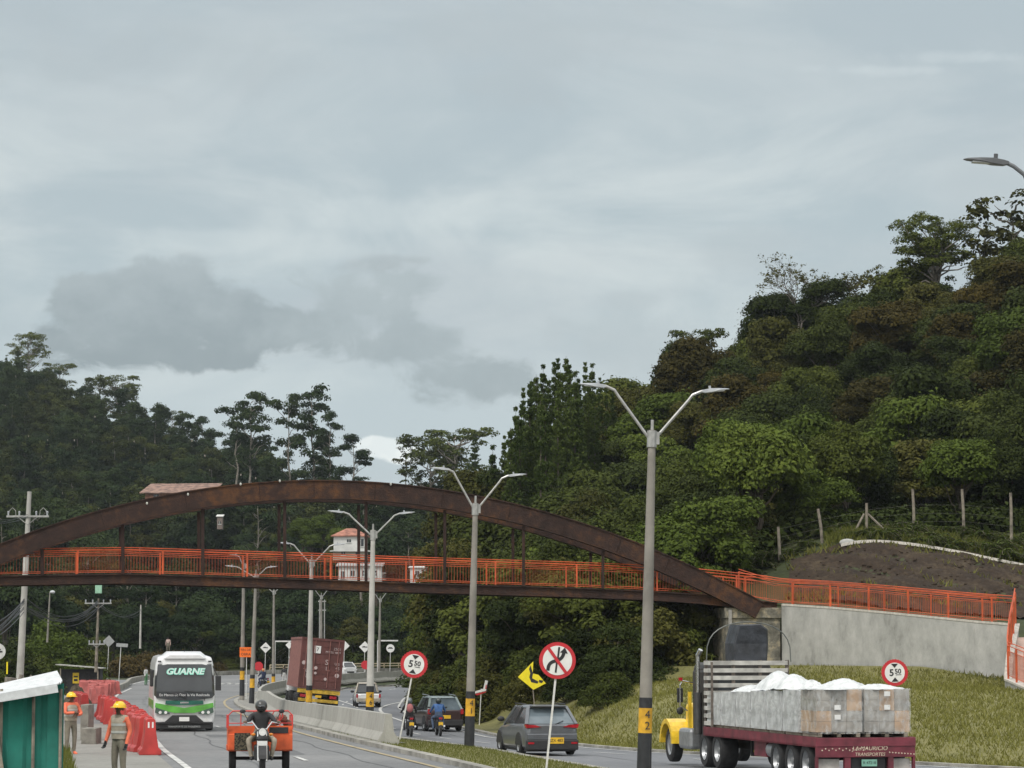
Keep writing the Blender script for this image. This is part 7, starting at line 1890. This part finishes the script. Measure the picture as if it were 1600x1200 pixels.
# ---------- motorcycles seen from behind ----------
def motorbike(label, px, Y, rz, bodym, rear=True):
    x = gx(px, Y); zg = H(x, Y)+.06; o = thing('motorcycle', label, 'motorcycle', (x, Y, zg), rz)
    k = 1 if rear else -1
    for y in (-.62, .7): wheel(o, 0, y, .3, .11)
    mb = MB(); mb.box((0,.05,.5), (.24,.62,.34)); mb.build('engine', blk_pl, o, bevel=.04)
    mb = MB(); mb.ball((0,.22*k,.86), (.15,.28,.13), 12, 7); mb.build('fuel_tank', bodym, o, smooth=True)
    mb = MB(); mb.box((0,-.3*k,.83), (.24,.62,.09)); mb.build('seat', blk_pl, o, bevel=.03)
    mb = MB(); mb.prism([(-.72*k,.78),(-.72*k,.9),(-.35*k,.86),(-.35*k,.72)], -.09, .09, 'X'); tl_ = mb.build('tail_cowl', bodym, o)
    mb = MB(); mb.box((0,-.75*k,.8), (.16,.05,.08)); mb.build('tail_light', tail, o)
    mb = MB(); mb.box((0,-.82*k,.56), (.2,.02,.15)); mb.build('number_plate', plate_y, o); mb = MB(); mb.prism([(-.75*k,.72),(-.86*k,.4),(-.82*k,.4),(-.68*k,.72)], -.07, .07, 'X'); mb.build('mudguard', blk_pl, o)
    mb = MB(); mb.cyl((.14,-.1,.32), (.17,-.72*k,.46), .045, n=9); mb.build('exhaust', chrome, o)
    mb = MB()
    for s in (-1, 1): mb.cyl((s*.08,.7*k,.3), (s*.08,.48*k,.95), .024, n=7); mb.cyl((s*.08,-.62*k,.3), (s*.08,-.1*k,.45), .022, n=6)
    mb.build('fork', blk_pl, o); mb = MB(); mb.tube([(-.36,.3*k,1.04),(-.15,.42*k,1.0),(.15,.42*k,1.0),(.36,.3*k,1.04)], .015, 6); mb.build('handlebar', blk_pl, o)
    for s in (-1, 1): mb = MB(); mb.cyl((s*.3,.36*k,1.03), (s*.38,.42*k,1.25), .008, n=5); mb.ball((s*.39,.42*k,1.27), (.06,.02,.04), 8, 5); mb.build('mirror', blk_pl, o)
    mb = MB(); mb.ball((0,.6*k,.95), (.1,.08,.1), 10, 6); mb.build('headlight', lamp_w, o)
    return o, Vector((x, Y, zg))
# for a rider seen from behind the figure is turned by 180 degrees
rz0 = rotd(-.15,1)
o, q = motorbike('dark motorcycle ridden by the person in blue behind the grass median', 686, 131, rz0, navy)
person('motorcyclist in blue jacket and dark helmet riding away near the maroon car', q, rz0+math.pi, sit(bar_y=-.42, bar_z=1.03, seat=.8, foot_z=.32, foot_y=-.1), bluej, jeans, helmet=mat('helmet_dark', (.02,.03,.03), .3, coat=.4), extra={'face':(0,-1,0)})
mb = MB(); mb.ball((0,0,0), (.16,.09,.2), 10, 7)
o, q = motorbike('black motorcycle half hidden behind the post of the height limit sign', 641, 129, rz0, drk)
person('motorcyclist in dark clothes behind the post of the height limit sign', q, rz0+math.pi, sit(bar_y=-.42, bar_z=1.03, seat=.8, foot_z=.32, foot_y=-.1), dkc, dkc, helmet=mat('helmet_grey', (.1,.12,.13), .3, coat=.4))
bk = MB(); bk.ball((0,0,0), (.15,.1,.2), 10, 7); t = bk.build('backpack', mat('pink_pack', (.35,.12,.12), .8), smooth=True, loc=q+Vector((.02,-.25,1.25))); tag(t, 'pinkish backpack on the back of the rider in dark clothes', 'backpack')
x_ = gx(414, 250)
o, q = motorbike('distant motorcycle leaning in the far bend below the white diamond sign', 414, 250, R(35), navy)
person('distant rider in blue leaning below the white diamond sign', q, R(35)+math.pi, sit(bar_y=-.42, bar_z=1.03, seat=.8, foot_z=.32, foot_y=-.1), navy, navy, helmet=mat('helmet_orange', (.5,.2,.08), .4))
# person far off by the hedge, statue like light figure left of the bus
Y = 262; x_ = gx(231, Y); person('distant pedestrian in a white top walking on the verge left of the minibus', (x_, Y, H(x_, Y)), R(60), stand(), mat('white_shirt', (.6,.6,.58), .8), mat('green_cloth', (.1,.25,.12), .8))
Y = 320; x_ = gx(265, Y); person('distant person in a pale pink top standing just above the roof of the minibus', (x_, Y, at(265,1020,Y).z), 0, stand(), mat('pale_pink', (.5,.38,.34), .8), khaki)
Y = 268; x_ = gx(446, Y); person('distant person in black standing left of the container', (x_, Y, H(x_, Y)), 0, stand(), dkc, mat('light_trousers', (.45,.45,.44), .8))
# ---------- air ----------
hz = bpy.data.materials.new('air'); hz.use_nodes = True; q = hz.node_tree.nodes; q.remove(q['Principled BSDF'])
pv = q.new('ShaderNodeVolumePrincipled'); pv.inputs['Color'].default_value = (.72,.8,.86,1); pv.inputs['Density'].default_value = .00009; pv.inputs['Anisotropy'].default_value = .2
hz.node_tree.links.new(pv.outputs[0], q['Material Output'].inputs['Volume'])
mb = MB(); mb.box2((-3200,-2200,GM['zmin']-1), (3200,3200,max(150, GM['zmax']+30)))
tag(mb.build('haze', hz), 'thin pale haze in the valley air between the road and the far hills', 'haze', kind='stuff')
